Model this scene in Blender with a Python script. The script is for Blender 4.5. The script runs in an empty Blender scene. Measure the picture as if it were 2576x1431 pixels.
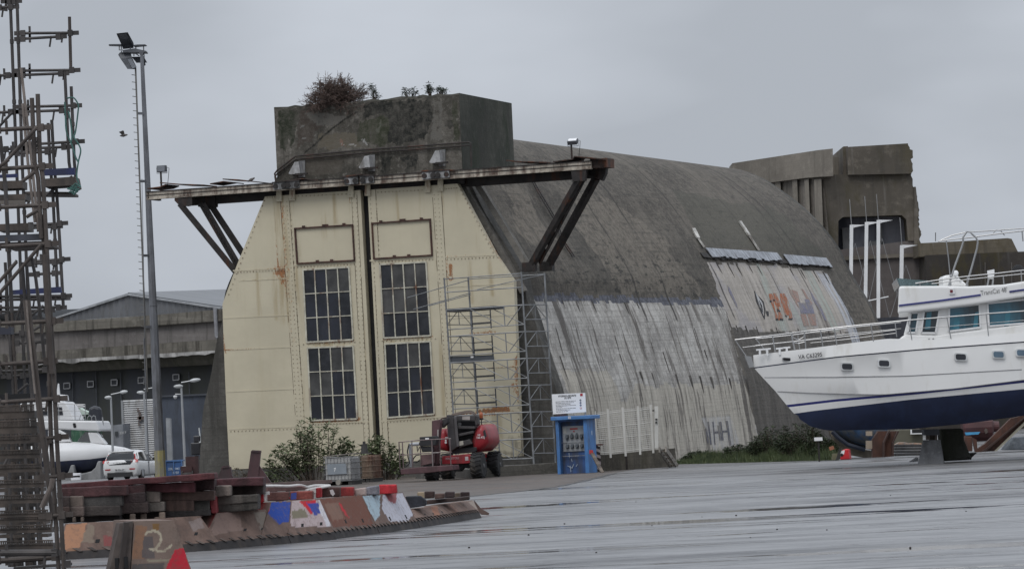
import bpy, bmesh, math, random
from mathutils import Vector, Matrix, noise
from math import radians as RD, sin, cos, pi
SC = bpy.context.scene
COL = SC.collection
rnd = random.Random(7)
V3 = Vector

# ------------------------------------------------------------------ camera
FPX, PW, PH = 10000.0, 2576.0, 1431.0      # focal length and frame, in photo units
ROLL = math.atan(0.048)
PITCH = math.atan(355.1 / FPX)
CAMZ = 1.75
CR, SR = cos(ROLL), sin(ROLL)
FWD = V3((0, cos(PITCH), sin(PITCH))); UP0 = V3((0, -sin(PITCH), cos(PITCH))); RT0 = V3((1, 0, 0))
CAMP = V3((0, 0, CAMZ))
cam = bpy.data.cameras.new('camera'); camo = bpy.data.objects.new('camera', cam); COL.objects.link(camo)
cx_ = CR * RT0 - SR * UP0; cy_ = SR * RT0 + CR * UP0
m3 = Matrix((cx_, cy_, -FWD)).transposed()
camo.matrix_world = Matrix.Translation(CAMP) @ m3.to_4x4()
cam.sensor_width = 36; cam.lens = 36 * FPX / PW; cam.clip_start = 0.5; cam.clip_end = 6000
SC.camera = camo

def ray(x, y):
    dx, dy = x - PW / 2, PH / 2 - y
    return (dx * CR + dy * SR) * RT0 + (-dx * SR + dy * CR) * UP0 + FPX * FWD
def at(x, y, Y):                      # the point at distance Y seen at that place of the photo
    d = ray(x, y); return CAMP + d * (Y / d.y)
def gnd(x, y, z=0.0):
    d = ray(x, y); return CAMP + d * ((z - CAMZ) / d.z)
def onp(x, y, p0, n):
    d = ray(x, y); return CAMP + d * ((p0 - CAMP).dot(n) / d.dot(n))
def proj(p):
    q = p - CAMP; f = q.dot(FWD); a = q.dot(RT0) / f * FPX; b = q.dot(UP0) / f * FPX
    return (PW / 2 + a * CR - b * SR, PH / 2 - (a * SR + b * CR))
def px(Y): return Y / FPX             # metres per photo unit at distance Y
def crop(ox, oy, k): return lambda x, y: ((ox + x / k) * .62891, (oy + y / k) * .62891)

# ------------------------------------------------------------------ objects
WL = {}
def tag(o, label=None, cat=None, group=None, kind=None):
    if label: o['label'] = label
    if cat: o['category'] = cat
    if group: o['group'] = group
    if kind: o['kind'] = kind
    return o
def thing(name, label, cat, loc, group=None):
    o = bpy.data.objects.new(name, None); COL.objects.link(o); o.location = loc
    o.empty_display_size = .2; WL[o] = V3(loc)
    return tag(o, label, cat, group)
def copy_tree(o, parent=None):
    c = o.copy(); COL.objects.link(c)
    if parent is not None: c.parent = parent
    for ch in list(o.children): copy_tree(ch, c)
    return c

class MB:
    def __init__(s): s.v = []; s.f = []; s.m = []
    def add(s, vs, fs, m=0):
        b = len(s.v); s.v += [V3(p) for p in vs]
        for f in fs: s.f.append([b + i for i in f]); s.m.append(m)
        return s
    def hexa(s, p, m=0):              # 8 corners: bottom 0-3, top 4-7
        return s.add(p, [(0, 3, 2, 1), (4, 5, 6, 7), (0, 1, 5, 4), (1, 2, 6, 5), (2, 3, 7, 6), (3, 0, 4, 7)], m)
    def box(s, c, sx, sy, sz, rot=None, m=0):
        c = V3(c); P = []
        for z in (-.5, .5):
            for x, y in ((-.5, -.5), (.5, -.5), (.5, .5), (-.5, .5)):
                q = V3((x * sx, y * sy, z * sz))
                if rot: q = rot @ q
                P.append(c + q)
        return s.hexa(P, m)
    def beam(s, p0, p1, w, h, m=0, up=V3((0, 0, 1)), w2=None, h2=None):
        p0, p1 = V3(p0), V3(p1); d = (p1 - p0).normalized()
        side = d.cross(up)
        if side.length < 1e-4: side = d.cross(V3((0, 1, 0)))
        side.normalize(); u = side.cross(d).normalized()
        w2 = w if w2 is None else w2; h2 = h if h2 is None else h2
        P = [p0 - side * w / 2 - u * h / 2, p0 + side * w / 2 - u * h / 2, p0 + side * w / 2 + u * h / 2, p0 - side * w / 2 + u * h / 2,
             p1 - side * w2 / 2 - u * h2 / 2, p1 + side * w2 / 2 - u * h2 / 2, p1 + side * w2 / 2 + u * h2 / 2, p1 - side * w2 / 2 + u * h2 / 2]
        return s.hexa(P, m)
    def tube(s, pts, r, n=7, m=0, r2=None, cap=True):
        pts = [V3(p) for p in pts]; k = len(pts); b = len(s.v); ref = None
        for i, p in enumerate(pts):
            d = (pts[min(i + 1, k - 1)] - pts[max(i - 1, 0)])
            if d.length < 1e-9: d = V3((0, 0, 1))
            d.normalize()
            if ref is None:
                ref = d.cross(V3((0, 0, 1)))
                if ref.length < .05: ref = d.cross(V3((0, 1, 0)))
            ref = (ref - d * ref.dot(d)).normalized(); o = d.cross(ref)
            rr = r if r2 is None else r + (r2 - r) * i / (k - 1)
            for j in range(n):
                a = 2 * pi * j / n; s.v.append(p + (ref * cos(a) + o * sin(a)) * rr)
        for i in range(k - 1):
            for j in range(n):
                q = b + i * n + j; q2 = b + i * n + (j + 1) % n
                s.f.append([q, q2, q2 + n, q + n]); s.m.append(m)
        if cap:
            s.f.append([b + j for j in range(n)][::-1]); s.m.append(m)
            s.f.append([b + (k - 1) * n + j for j in range(n)]); s.m.append(m)
        return s
    def prism(s, pts, d, m=0):
        pts = [V3(p) for p in pts]; d = V3(d); n = len(pts)
        fs = [list(range(n))[::-1], list(range(n, 2 * n))]
        for i in range(n): j = (i + 1) % n; fs.append([i, j, j + n, i + n])
        return s.add(pts + [p + d for p in pts], fs, m)
    def lathe(s, c, ax, prof, n=14, m=0):         # prof: (distance along axis, radius)
        c = V3(c); ax = V3(ax).normalized(); a = ax.cross(V3((0, 0, 1)))
        if a.length < .05: a = ax.cross(V3((0, 1, 0)))
        a.normalize(); o = ax.cross(a); b = len(s.v); k = len(prof)
        for h, r in prof:
            for j in range(n):
                t = 2 * pi * j / n; s.v.append(c + ax * h + (a * cos(t) + o * sin(t)) * r)
        for i in range(k - 1):
            for j in range(n):
                q = b + i * n + j; q2 = b + i * n + (j + 1) % n
                s.f.append([q, q2, q2 + n, q + n]); s.m.append(m)
        s.f.append([b + j for j in range(n)][::-1]); s.m.append(m)
        s.f.append([b + (k - 1) * n + j for j in range(n)]); s.m.append(m)
        return s
    def grid(s, fn, nu, nv, m=0):
        b = len(s.v)
        for j in range(nv + 1):
            for i in range(nu + 1): s.v.append(V3(fn(i / nu, j / nv)))
        for j in range(nv):
            for i in range(nu):
                q = b + j * (nu + 1) + i; s.f.append([q, q + 1, q + nu + 2, q + nu + 1]); s.m.append(m)
        return s
    def build(s, name, mats, parent=None, smooth=False, loc=None, recalc=True, label=None):
        if not isinstance(mats, (list, tuple)): mats = [mats]
        if parent is not None: off = WL[parent]
        else:
            if loc is None:
                xs = [p.x for p in s.v]; ys = [p.y for p in s.v]; zs = [p.z for p in s.v]
                loc = V3(((min(xs) + max(xs)) / 2, (min(ys) + max(ys)) / 2, min(zs)))
            off = V3(loc)
        me = bpy.data.meshes.new(name)
        me.from_pydata([tuple(p - off) for p in s.v], [], s.f)
        for mt in mats: me.materials.append(mt)
        me.polygons.foreach_set('material_index', s.m)
        if smooth: me.polygons.foreach_set('use_smooth', [True] * len(s.f))
        if recalc:
            bm = bmesh.new(); bm.from_mesh(me); bmesh.ops.recalc_face_normals(bm, faces=bm.faces); bm.to_mesh(me); bm.free()
        me.update()
        o = bpy.data.objects.new(name, me); COL.objects.link(o)
        if parent is not None: o.parent = parent
        else: o.location = off
        WL[o] = off
        if label: o['label'] = label
        return o

def bevel(o, w=.02, seg=2):
    md = o.modifiers.new('bevel', 'BEVEL'); md.width = w; md.segments = seg; md.limit_method = 'ANGLE'; md.angle_limit = RD(40)
    return o
def colour_attr(o, name, fn):
    me = o.data; a = me.color_attributes.new(name, 'FLOAT_COLOR', 'POINT'); off = WL[o]
    buf = []
    for v in me.vertices: buf += fn(v.index, v.co + off)
    a.data.foreach_set('color', buf)
def text_mesh(s, size=1.0, bold=0.0):
    """outline of a line of lettering as a flat mesh in x/y; returns verts, faces, width"""
    cu = bpy.data.curves.new('lettering', 'FONT'); cu.body = s; cu.size = size; cu.offset = bold; cu.resolution_u = 3
    o = bpy.data.objects.new('lettering', cu); COL.objects.link(o)
    me = o.to_mesh(); vs = [v.co.copy() for v in me.vertices]; fs = [list(p.vertices) for p in me.polygons]
    o.to_mesh_clear(); bpy.data.objects.remove(o); bpy.data.curves.remove(cu)
    return vs, fs, (max([v.x for v in vs]) if vs else 0)
def lettering(mb, s, org, right, up, height, m=0, width=None, bold=0.0, push=V3((0, 0, 0))):
    vs, fs, w = text_mesh(s, 1.0, bold); right = V3(right).normalized(); up = V3(up).normalized()
    cap = 0.7; ky = height / cap; kx = ky if width is None else width / max(w, 1e-6)
    mb.add([V3(org) + right * v.x * kx + up * v.y * ky + push for v in vs], fs, m)
def pip(x, y, poly):
    c = False; n = len(poly); j = n - 1
    for i in range(n):
        xi, yi = poly[i]; xj, yj = poly[j]
        if (yi > y) != (yj > y) and x < (xj - xi) * (y - yi) / (yj - yi) + xi: c = not c
        j = i
    return c
def fbm(p, o=3): return noise.fractal(p, 1.0, 2.0, o)
def sstep(a, b, x):
    t = min(1, max(0, (x - a) / (b - a))); return t * t * (3 - 2 * t)
def catmull(pts, n):
    """points along a smooth line through pts, n per span"""
    out = []; k = len(pts)
    for i in range(k - 1):
        p0, p1, p2, p3 = pts[max(i - 1, 0)], pts[i], pts[i + 1], pts[min(i + 2, k - 1)]
        for j in range(n):
            t = j / n
            out.append(tuple(.5 * ((2 * b) + (-a + c) * t + (2 * a - 5 * b + 4 * c - d) * t * t + (-a + 3 * b - 3 * c + d) * t ** 3)
                             for a, b, c, d in zip(p0, p1, p2, p3)))
    out.append(tuple(pts[-1])); return out

# ------------------------------------------------------------------ materials
class NT:
    def __init__(s, name):
        s.mat = bpy.data.materials.new(name); s.mat.use_nodes = True; s.t = s.mat.node_tree; s.n = s.t.nodes; s.l = s.t.links
        s.b = s.n['Principled BSDF']; s.pos = None
    def link(s, a, b): s.l.new(a, b)
    def P(s):
        if s.pos is None: s.pos = s.n.new('ShaderNodeNewGeometry').outputs['Position']
        return s.pos
    def mapped(s, src=None, scale=(1, 1, 1), loc=(0, 0, 0), rz=0):
        mp = s.n.new('ShaderNodeMapping'); s.link(src or s.P(), mp.inputs[0]); mp.inputs['Scale'].default_value = scale; mp.inputs['Location'].default_value = loc
        mp.inputs['Rotation'].default_value = (0, 0, rz); return mp.outputs[0]
    def noise(s, scale, detail=4, rough=.55, src=None, sc=(1, 1, 1), loc=(0, 0, 0), rz=0, dist=0):
        t = s.n.new('ShaderNodeTexNoise'); s.link(s.mapped(src, sc, loc, rz), t.inputs['Vector'])
        t.inputs['Scale'].default_value = scale; t.inputs['Detail'].default_value = detail; t.inputs['Roughness'].default_value = rough
        t.inputs['Distortion'].default_value = dist
        return t.outputs['Fac']
    def ramp(s, fac, a, b, va=0.0, vb=1.0):
        r = s.n.new('ShaderNodeMapRange'); r.interpolation_type = 'SMOOTHSTEP'; s.link(fac, r.inputs[0])
        r.inputs[1].default_value = a; r.inputs[2].default_value = b; r.inputs[3].default_value = va; r.inputs[4].default_value = vb
        return r.outputs[0]
    def math(s, op, a, b=None):
        m = s.n.new('ShaderNodeMath'); m.operation = op
        for i, q in enumerate((a, b)):
            if q is None: continue
            if isinstance(q, (int, float)): m.inputs[i].default_value = q
            else: s.link(q, m.inputs[i])
        return m.outputs[0]
    def mix(s, fac, a, b, mode='MIX'):
        m = s.n.new('ShaderNodeMix'); m.data_type = 'RGBA'; m.blend_type = mode
        for i, q in ((0, fac), (6, a), (7, b)):
            if isinstance(q, (int, float)): m.inputs[i].default_value = q
            elif isinstance(q, tuple): m.inputs[i].default_value = q if len(q) == 4 else (*q, 1)
            else: s.link(q, m.inputs[i])
        return m.outputs[2]
    def attr(s, name):
        a = s.n.new('ShaderNodeAttribute'); a.attribute_name = name; return a
    def sep(s, c):
        q = s.n.new('ShaderNodeSeparateColor'); s.link(c, q.inputs[0]); return q.outputs
    def bump(s, h, strength=.3, dist=.02):
        b = s.n.new('ShaderNodeBump'); b.inputs['Strength'].default_value = strength; b.inputs['Distance'].default_value = dist
        s.link(h, b.inputs['Height']); s.link(b.outputs[0], s.b.inputs['Normal'])
    def col(s, c):
        if isinstance(c, tuple): s.b.inputs['Base Color'].default_value = (*c[:3], 1)
        else: s.link(c, s.b.inputs['Base Color'])
    def set(s, rough=None, metal=None, spec=None):
        if rough is not None:
            if isinstance(rough, (int, float)): s.b.inputs['Roughness'].default_value = rough
            else: s.link(rough, s.b.inputs['Roughness'])
        if metal is not None: s.b.inputs['Metallic'].default_value = metal
        if spec is not None: s.b.inputs['Specular IOR Level'].default_value = spec
        return s
def mul(c, k): return tuple(min(1, q * k) for q in c)

def paint(name, c, rough=.5, metal=0, var=.2, scale=1.5, dirt=None, amt=.35, dscale=3, spec=.5, vert=True, bump=0):
    """a plain coat with tonal variation and dirt runs"""
    t = NT(name); n = t.noise(scale, 5)
    cc = t.mix(t.ramp(n, .3, .7), mul(c, 1 - var), mul(c, 1 + var))
    if dirt is not None:
        d = t.noise(dscale, 6, .65, sc=(1, 1, .25) if vert else (1, 1, 1), loc=(3, 7, 1))
        cc = t.mix(t.ramp(d, .62 - amt * .5, .78 - amt * .2), cc, dirt)
    t.col(cc); t.set(rough, metal, spec)
    if bump: t.bump(t.noise(25, 4), bump, .02)
    return t.mat
RUST = (.13, .045, .018)
def concrete(name, base, dark, light, streak=(.04, .038, .034), sk=.5, moss=None, scale=.5, lines=True, white=None, bump=.5, mossamt=.5):
    t = NT(name)
    a = t.noise(scale, 6, .6); b = t.noise(scale * 7, 6, .7, loc=(5, 2, 9)); f = t.noise(40, 3, .6)
    c = t.mix(t.ramp(a, .38, .60), dark, base); c = t.mix(t.ramp(b, .50, .68, 0, .85), c, light); c = t.mix(t.ramp(b, .47, .33, 0, .8), c, dark)
    big = t.noise(scale * .45, 5, .6, loc=(2, 2, 6)); c = t.mix(t.ramp(big, .42, .6, 0, .45), c, mul(light, .95)); c = t.mix(t.ramp(big, .5, .36, 0, .5), c, mul(dark, .8))
    if moss is not None:
        g = t.noise(.55, 6, .65, sc=(1, 1, .45), loc=(1, 8, 4)); c = t.mix(t.ramp(g, .62 - mossamt * .25, .72 - mossamt * .2, 0, .85), c, moss)
    v = t.noise(1.6, 5, .7, sc=(1, 1, .07)); c = t.mix(t.ramp(v, .5, .64, 0, sk), c, streak)
    v2 = t.noise(2.3, 5, .7, sc=(1, 1, .05), loc=(9, 3, 0)); c = t.mix(t.ramp(v2, .58, .75, 0, .5), c, white if white is not None else light)
    if lines:
        w = t.n.new('ShaderNodeTexWave'); w.wave_type = 'BANDS'; w.bands_direction = 'Z'; t.link(t.mapped(None, (.35, .35, 1)), w.inputs[0])
        w.inputs['Scale'].default_value = 1.05; w.inputs['Distortion'].default_value = .6; w.inputs['Detail'].default_value = 2
        c = t.mix(t.ramp(w.outputs['Fac'], .9, 1, 0, .3), c, dark)
    c = t.mix(t.ramp(f, .3, .7, 0, .25), c, mul(light, 1.1)); t.col(c); t.set(.9, spec=.25); t.bump(b, bump, .05)
    return t.mat

cream = (.50, .452, .335)
DARKMETAL = paint('dark_rusty_steel', (.026, .0225, .021), .7, .2, .4, 3, mul(RUST, .55), .2)
GALV = paint('galvanised_steel', (.32, .33, .34), .45, .6, .25, 6, (.12, .11, .1), .2)
GALVP = paint('weathered_galvanised_pole', (.155, .16, .175), .55, .2, .2, 1.2, (.09, .09, .09), .3)
BLACK = paint('black_gap', (.012, .012, .013), .9)
RUBBER = paint('black_rubber', (.018, .018, .019), .85, 0, .4, 4, (.07, .06, .05), .3)
WHITEP = paint('white_gelcoat', (.78, .78, .77), .3, 0, .04, .6, (.55, .54, .5), .1)
STAIN = paint('stainless_rail', (.34, .34, .34), .35, .7, .1)
WHITEM = paint('white_paint', (.72, .72, .72), .5, 0, .06)
WOODG = paint('weathered_timber', (.13, .105, .085), .85, 0, .4, 4, (.05, .04, .035), .4)

# ------------------------------------------------------------------ light and sky
wd = bpy.data.worlds.new('World'); SC.world = wd; wd.use_nodes = True
wt = wd.node_tree; bg = wt.nodes['Background']
sky = wt.nodes.new('ShaderNodeTexSky'); sky.sky_type = 'NISHITA'; sky.sun_disc = False
SUN_EL, SUN_AZ = RD(52), RD(200)
sky.sun_elevation = SUN_EL; sky.sun_rotation = SUN_AZ; sky.air_density = 1.0; sky.dust_density = 3.0
tc = wt.nodes.new('ShaderNodeTexCoord')
sp = wt.nodes.new('ShaderNodeSeparateXYZ'); wt.links.new(tc.outputs['Generated'], sp.inputs[0])
mp = wt.nodes.new('ShaderNodeMapping'); mp.inputs['Scale'].default_value = (6, 6, 15); wt.links.new(tc.outputs['Generated'], mp.inputs[0])
nz = wt.nodes.new('ShaderNodeTexNoise'); nz.inputs['Scale'].default_value = 1.3; nz.inputs['Detail'].default_value = 4; nz.inputs['Roughness'].default_value = .42
wt.links.new(mp.outputs[0], nz.inputs['Vector'])
rp = wt.nodes.new('ShaderNodeValToRGB'); wt.links.new(nz.outputs['Fac'], rp.inputs[0])
CL_D, CL_L = (4.35, 4.68, 5.2, 1), (5.8, 6.2, 6.85, 1)
rp.color_ramp.elements[0].position = .38; rp.color_ramp.elements[0].color = CL_D
rp.color_ramp.elements[1].position = .64; rp.color_ramp.elements[1].color = CL_L
zr = wt.nodes.new('ShaderNodeMapRange'); wt.links.new(sp.outputs[2], zr.inputs[0])     # overcast sky: brighter overhead
zr.inputs[1].default_value = .12; zr.inputs[2].default_value = .9; zr.inputs[3].default_value = 1.0; zr.inputs[4].default_value = 2.3
ml = wt.nodes.new('ShaderNodeVectorMath'); ml.operation = 'SCALE'; wt.links.new(rp.outputs[0], ml.inputs[0]); wt.links.new(zr.outputs[0], ml.inputs[3])
mx = wt.nodes.new('ShaderNodeMix'); mx.data_type = 'RGBA'; mx.inputs[0].default_value = .97
wt.links.new(sky.outputs[0], mx.inputs[6]); wt.links.new(ml.outputs[0], mx.inputs[7]); wt.links.new(mx.outputs[2], bg.inputs[0])
bg.inputs[1].default_value = .099
sl = bpy.data.lights.new('sun', 'SUN'); so = bpy.data.objects.new('sun', sl); COL.objects.link(so)
sl.energy = 1.1; sl.angle = RD(30); sl.color = (1, .97, .93)
# sun behind the camera's left shoulder, high
so.rotation_euler = (RD(90) - SUN_EL, 0, RD(-20)); so.location = (-20, -40, 60)
SC.view_settings.view_transform = 'Standard'; SC.view_settings.look = 'None'; SC.view_settings.exposure = 0; SC.view_settings.gamma = 1
# ================================================================== ground
def asphalt():
    t = NT('wet_asphalt')
    n0 = t.noise(.11, 6, .62, sc=(.3, 1, 1), loc=(6, 6, 0), rz=.07, dist=.8); n1 = t.noise(.7, 7, .68, sc=(.3, 1, 1), rz=.05, dist=1.2); n2 = t.noise(.30, 6, .68, sc=(.2, 1, 1), loc=(5, 3, 0), rz=.10, dist=.7); n3 = t.noise(2.6, 6, .75, loc=(1, 4, 0)); big = t.noise(.05, 4, .6, loc=(3, 1, 0))
    n4 = t.noise(1.1, 6, .72, sc=(.14, 1, 1), loc=(9, 2, 0), rz=.04, dist=.5)
    c = t.mix(t.ramp(n0, .40, .60), (.072, .072, .075), (.158, .158, .161)); c = t.mix(t.ramp(n1, .42, .60, 0, .55), c, (.26, .26, .263)); c = t.mix(t.ramp(n1, .46, .34, 0, .6), c, (.075, .075, .079)); c = t.mix(t.ramp(n3, .52, .68, 0, .4), c, (.27, .268, .262)); c = t.mix(t.ramp(n3, .42, .3, 0, .5), c, (.06, .06, .063))
    sp_ = t.n.new('ShaderNodeSeparateXYZ'); t.link(t.P(), sp_.inputs[0])
    br = t.math('MULTIPLY', t.ramp(sp_.outputs[1], 100, 140), t.ramp(big, .38, .6, .15, .6)); c = t.mix(br, c, t.mix(t.ramp(n1, .42, .58), (.07, .062, .055), (.12, .108, .097)))
    pud = t.ramp(n2, .585, .605); thin = t.ramp(n4, .59, .615)
    wet = t.math('MAXIMUM', pud, t.math('MULTIPLY', thin, .85))
    c = t.mix(t.math('MULTIPLY', wet, .85), c, (.026, .026, .036)); c = t.mix(t.ramp(n4, .42, .38, 0, .6), c, (.32, .32, .32)); n5 = t.noise(2.4, 5, .75, sc=(.18, 1, 1), loc=(2, 8, 0), rz=.02); c = t.mix(t.ramp(n5, .53, .60, 0, .7), c, (.045, .044, .047)); c = t.mix(t.ramp(n5, .44, .38, 0, .4), c, (.24, .238, .235))
    r = t.ramp(n0, .38, .62, .55, .36); r = t.math('ADD', r, t.math('MULTIPLY', br, .2))
    r = t.math('MULTIPLY', r, t.math('SUBTRACT', 1.0, t.math('MULTIPLY', wet, .88)))
    t.col(c); t.set(r, 0, .45); t.bump(t.math('MULTIPLY', t.math('ADD', n1, n3), t.math('SUBTRACT', 1.0, wet)), .15, .03)
    return t.mat
ASPH = asphalt()
g = MB(); n = 60
g.add([(-2500, -120, 0), (2500, -120, 0), (2500, 5000, 0), (-2500, 5000, 0)], [(0, 1, 2, 3)])
tag(g.build('ground', ASPH, loc=(0, 0, 0)), 'wet grey asphalt of the boat yard', kind='structure')

# ================================================================== the vaulted bunker
TH = RD(18.5)
BB = V3((cos(TH), -sin(TH), 0)); AA = V3((sin(TH), cos(TH), 0))
O0 = at(1312, 1147, 150.0)
def onw(x, y, w=0.0): return onp(x, y, O0 + AA * w, AA)
def uz(x, y, w=0.0):
    p = onw(x, y, w); return ((p - O0).dot(BB), p.z)
def BW(u, w, z): q = O0 + BB * u + AA * w; q.z = z; return q
DZ0 = uz(1312, 1147)[1]

bunker = thing('bunker', 'massive domed concrete bunker with tall cream sliding doors and a square tower block', 'bunker', (O0.x - 5, O0.y + 2, 0))
CON_TOWER = concrete('mossy_tower_concrete', (.095, .088, .076), (.05, .048, .04), (.15, .14, .122), moss=(.018, .026, .016), sk=.6, mossamt=.55, scale=.4)
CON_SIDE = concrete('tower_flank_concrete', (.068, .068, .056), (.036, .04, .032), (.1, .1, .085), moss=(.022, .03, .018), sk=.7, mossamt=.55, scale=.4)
CON_DARK = concrete('stained_wall_concrete', (.085, .08, .072), (.04, .038, .034), (.13, .125, .115), sk=.7)

# tower block above the doors
W_T = .9
TL = uz(689, 269, W_T); TR = uz(1155, 235.5, W_T); TB = uz(698, 500, W_T)
ztop = (TL[1] + TR[1]) / 2
WT2 = W_T + 6.3
u0, u1 = TL[0], TR[0]
tb = MB()
def rough_rect(u0, u1, z0, z1, w0, w1):
    pts = []
    k = 26
    for i in range(k + 1): pts.append((u0 + (u1 - u0) * i / k, z1 + (rnd.uniform(-.04, .05) if 0 < i < k else 0)))
    return pts
top = rough_rect(u0, u1, 8.5, ztop, W_T, WT2)
fr = [BW(u0 + .12, W_T, 8.5), BW(u1 - .02, W_T, 8.5)] + [BW(u, W_T, z) for u, z in top[::-1]]
tb.add(fr, [list(range(len(fr)))], 0)
bk = [p + AA * (WT2 - W_T) + V3((0, 0, (TR[1] - ztop) * 0)) for p in fr]
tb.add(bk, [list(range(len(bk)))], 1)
nfr = len(fr)
for i in range(nfr):
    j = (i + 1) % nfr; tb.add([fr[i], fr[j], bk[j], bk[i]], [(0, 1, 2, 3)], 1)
tower = tb.build('tower_block', [CON_TOWER, CON_SIDE], bunker)
def stain_mat(name, base, dark, light, scale=.5):
    t = NT(name); a = t.attr('stain'); n = t.noise(scale, 6, .65); f = t.noise(scale * 9, 7, .78, loc=(2, 5, 5)); v = t.noise(2.0, 6, .7, sc=(1, 1, .09)); hb = t.noise(1.0, 4, .6, sc=(.5, .5, 6))
    c = t.mix(t.ramp(n, .40, .60), dark, base); c = t.mix(t.ramp(f, .50, .64, 0, .8), c, light); c = t.mix(t.ramp(f, .47, .36, 0, .8), c, mul(dark, .7)); c = t.mix(t.ramp(v, .50, .62, 0, .55), c, mul(dark, .6)); c = t.mix(t.ramp(hb, .56, .66, 0, .4), c, mul(dark, .7))
    k = t.ramp(t.math('ADD', a.outputs['Alpha'], t.math('ADD', t.math('MULTIPLY', t.math('SUBTRACT', f, .5), 1.6), t.math('MULTIPLY', t.math('SUBTRACT', v, .5), 1.1))), .36, .80, 0, .88)
    sc_ = t.mix(t.ramp(f, .4, .6, 0, .45), a.outputs['Color'], mul(base, .9)); c = t.mix(k, c, sc_); t.col(c); t.set(.92, 0, .2); t.bump(t.math('ADD', f, n), .7, .06); return t.mat
c7 = lambda x, y: (660.4 + x * .2197, 157.2 + y * .2197)
MOSS, BLK_, BRW, LGT, OCH = (.020, .026, .015), (.012, .014, .013), (.062, .05, .042), (.135, .128, .115), (.125, .108, .08)
TST = [([(420, 560), (760, 540), (780, 700), (620, 800), (560, 900), (400, 980), (370, 760)], BRW), ([(480, 590), (700, 560), (950, 640), (880, 700), (740, 750), (600, 720)], LGT), ([(640, 830), (1090, 800), (1130, 960), (800, 1010), (630, 990)], OCH),
 ([(190, 560), (385, 520), (400, 570), (370, 760), (350, 990), (290, 900), (250, 1050), (190, 1000)], MOSS), ([(1110, 650), (1440, 640), (1450, 900), (1340, 960), (1100, 900)], (.034, .04, .022)), ([(1180, 470), (1420, 440), (1920, 430), (1935, 640), (1890, 800), (1860, 880), (1500, 930), (1420, 890), (1440, 660), (1290, 600), (1130, 640)], BLK_),
 ([(1340, 1050), (1455, 1050), (1440, 1290), (1365, 1270)], BLK_), ([(1550, 1060), (1770, 1050), (1755, 1280), (1720, 1180), (1690, 1180), (1680, 1280), (1640, 1270), (1630, 1150)], BLK_), ([(2075, 660), (2200, 640), (2215, 655), (2140, 770), (2080, 740)], BLK_), ([(1940, 430), (2060, 440), (2040, 900), (1940, 880)], LGT), ([(2180, 440), (2260, 440), (2260, 900), (2200, 900)], (.035, .04, .024)),
 ([(1140, 870), (1165, 900), (1200, 890), (1220, 960), (1195, 945), (1170, 920), (1150, 930)], (.38, .38, .37)), ([(985, 945), (1030, 935), (1082, 938), (1078, 952), (990, 952)], (.34, .33, .31)), ([(855, 900), (885, 905), (945, 985), (940, 1000), (880, 990)], (.22, .13, .10)), ([(880, 960), (940, 975), (945, 992), (890, 980)], (.36, .34, .31)), ([(1300, 780), (1345, 660), (1350, 700), (1330, 820)], (.10, .105, .08)),
 ([(430, 745), (470, 740), (470, 760), (430, 760)], (.2, .2, .19)), ([(440, 870), (500, 865), (500, 885), (445, 890)], (.2, .2, .19)), ([(130, 500), (700, 440), (2250, 350), (2250, 385), (700, 470), (130, 530)], (.025, .026, .02)), ([(400, 1060), (900, 1030), (900, 1280), (420, 1320)], (.085, .075, .062))]
TSV = [([c7(*p) for p in pl], c) for pl, c in TST]; CRACK = [c7(*p) for p in ((1080, 570), (930, 660), (800, 760), (700, 840), (600, 940), (480, 1040))]
tf = MB(); tf.grid(lambda a, b: BW(u0 + .01 + (u1 - u0 - .02) * a, W_T - .015, 8.6 + (ztop - .07 - 8.6) * b), 170, 110)
tfo = tf.build('tower_face', stain_mat('tower_face_concrete', (.135, .124, .107), (.07, .065, .055), (.20, .187, .165)), bunker)
def tstain(i, co):
    x, y = proj(co); q_ = V3((co.x * 1.4, co.y * 1.4, co.z * .7)); w = 9 * fbm(q_) + 4 * fbm(co * 5); w2 = 9 * fbm(q_ + V3((9, 9, 9))) + 5 * fbm(co * 4 + V3((3, 1, 7))); out = [.05, .05, .04, 0]
    for pl, c in TSV:
        if pip(x + w, y + w2, pl): out = [*c, (.86 if max(c) < .2 else 1) + .35 * fbm(q_ * 2.5)]
    for (ax, ay), (bx_, by_) in zip(CRACK, CRACK[1:]):
        l2 = (bx_ - ax) ** 2 + (by_ - ay) ** 2; h = min(1, max(0, ((x - ax) * (bx_ - ax) + (y - ay) * (by_ - ay)) / l2))
        if math.hypot(x - ax - (bx_ - ax) * h, y - ay - (by_ - ay) * h) < 2.4: out = [.012, .012, .011, 1.2]
    return out
colour_attr(tfo, 'stain', tstain)

# the vault: one profile at the door end, one at the far end, ruled between them
WF = 2.0
uL = (uz(507, 1120, WF)[0]); uR = uz(1437, 1100, WF)[0]
uc = (uL + uR) / 2 + .15
frp = [(1194, 452), (1240, 540), (1286, 612), (1331, 690), (1343, 752), (1366, 815), (1386.7, 890), (1401.7, 935), (1418.5, 987), (1436, 1090), (1446, 1165), (1449, 1195)]
fr = [(uc, 13.75), (uc + 1.9, 13.42), (uc + 3.0, 12.75)] + [uz(x, y, WF) for x, y in frp]
DF = 188.7
pf = at(1850, 425, DF); wf = (pf - O0).dot(AA); uf = (pf - O0).dot(BB)
fap = [(1850, 425), (1890, 438), (1930, 457), (2001, 508), (2041, 544), (2080, 587), (2108, 627), (2128, 670), (2152, 712), (2183, 762), (2207, 815), (2230, 880), (2250, 960), (2264, 1050), (2272, 1125)]
fa = [(uf - 2.0, 13.75)] + [uz(x, y, wf) for x, y in fap]
print('vault', 'uc', round(uc, 2), 'front', [(round(a, 2), round(b, 2)) for a, b in fr], 'far w', round(wf, 1), [(round(a, 2), round(b, 2)) for a, b in fa], 'tower', TL, TR)
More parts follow.
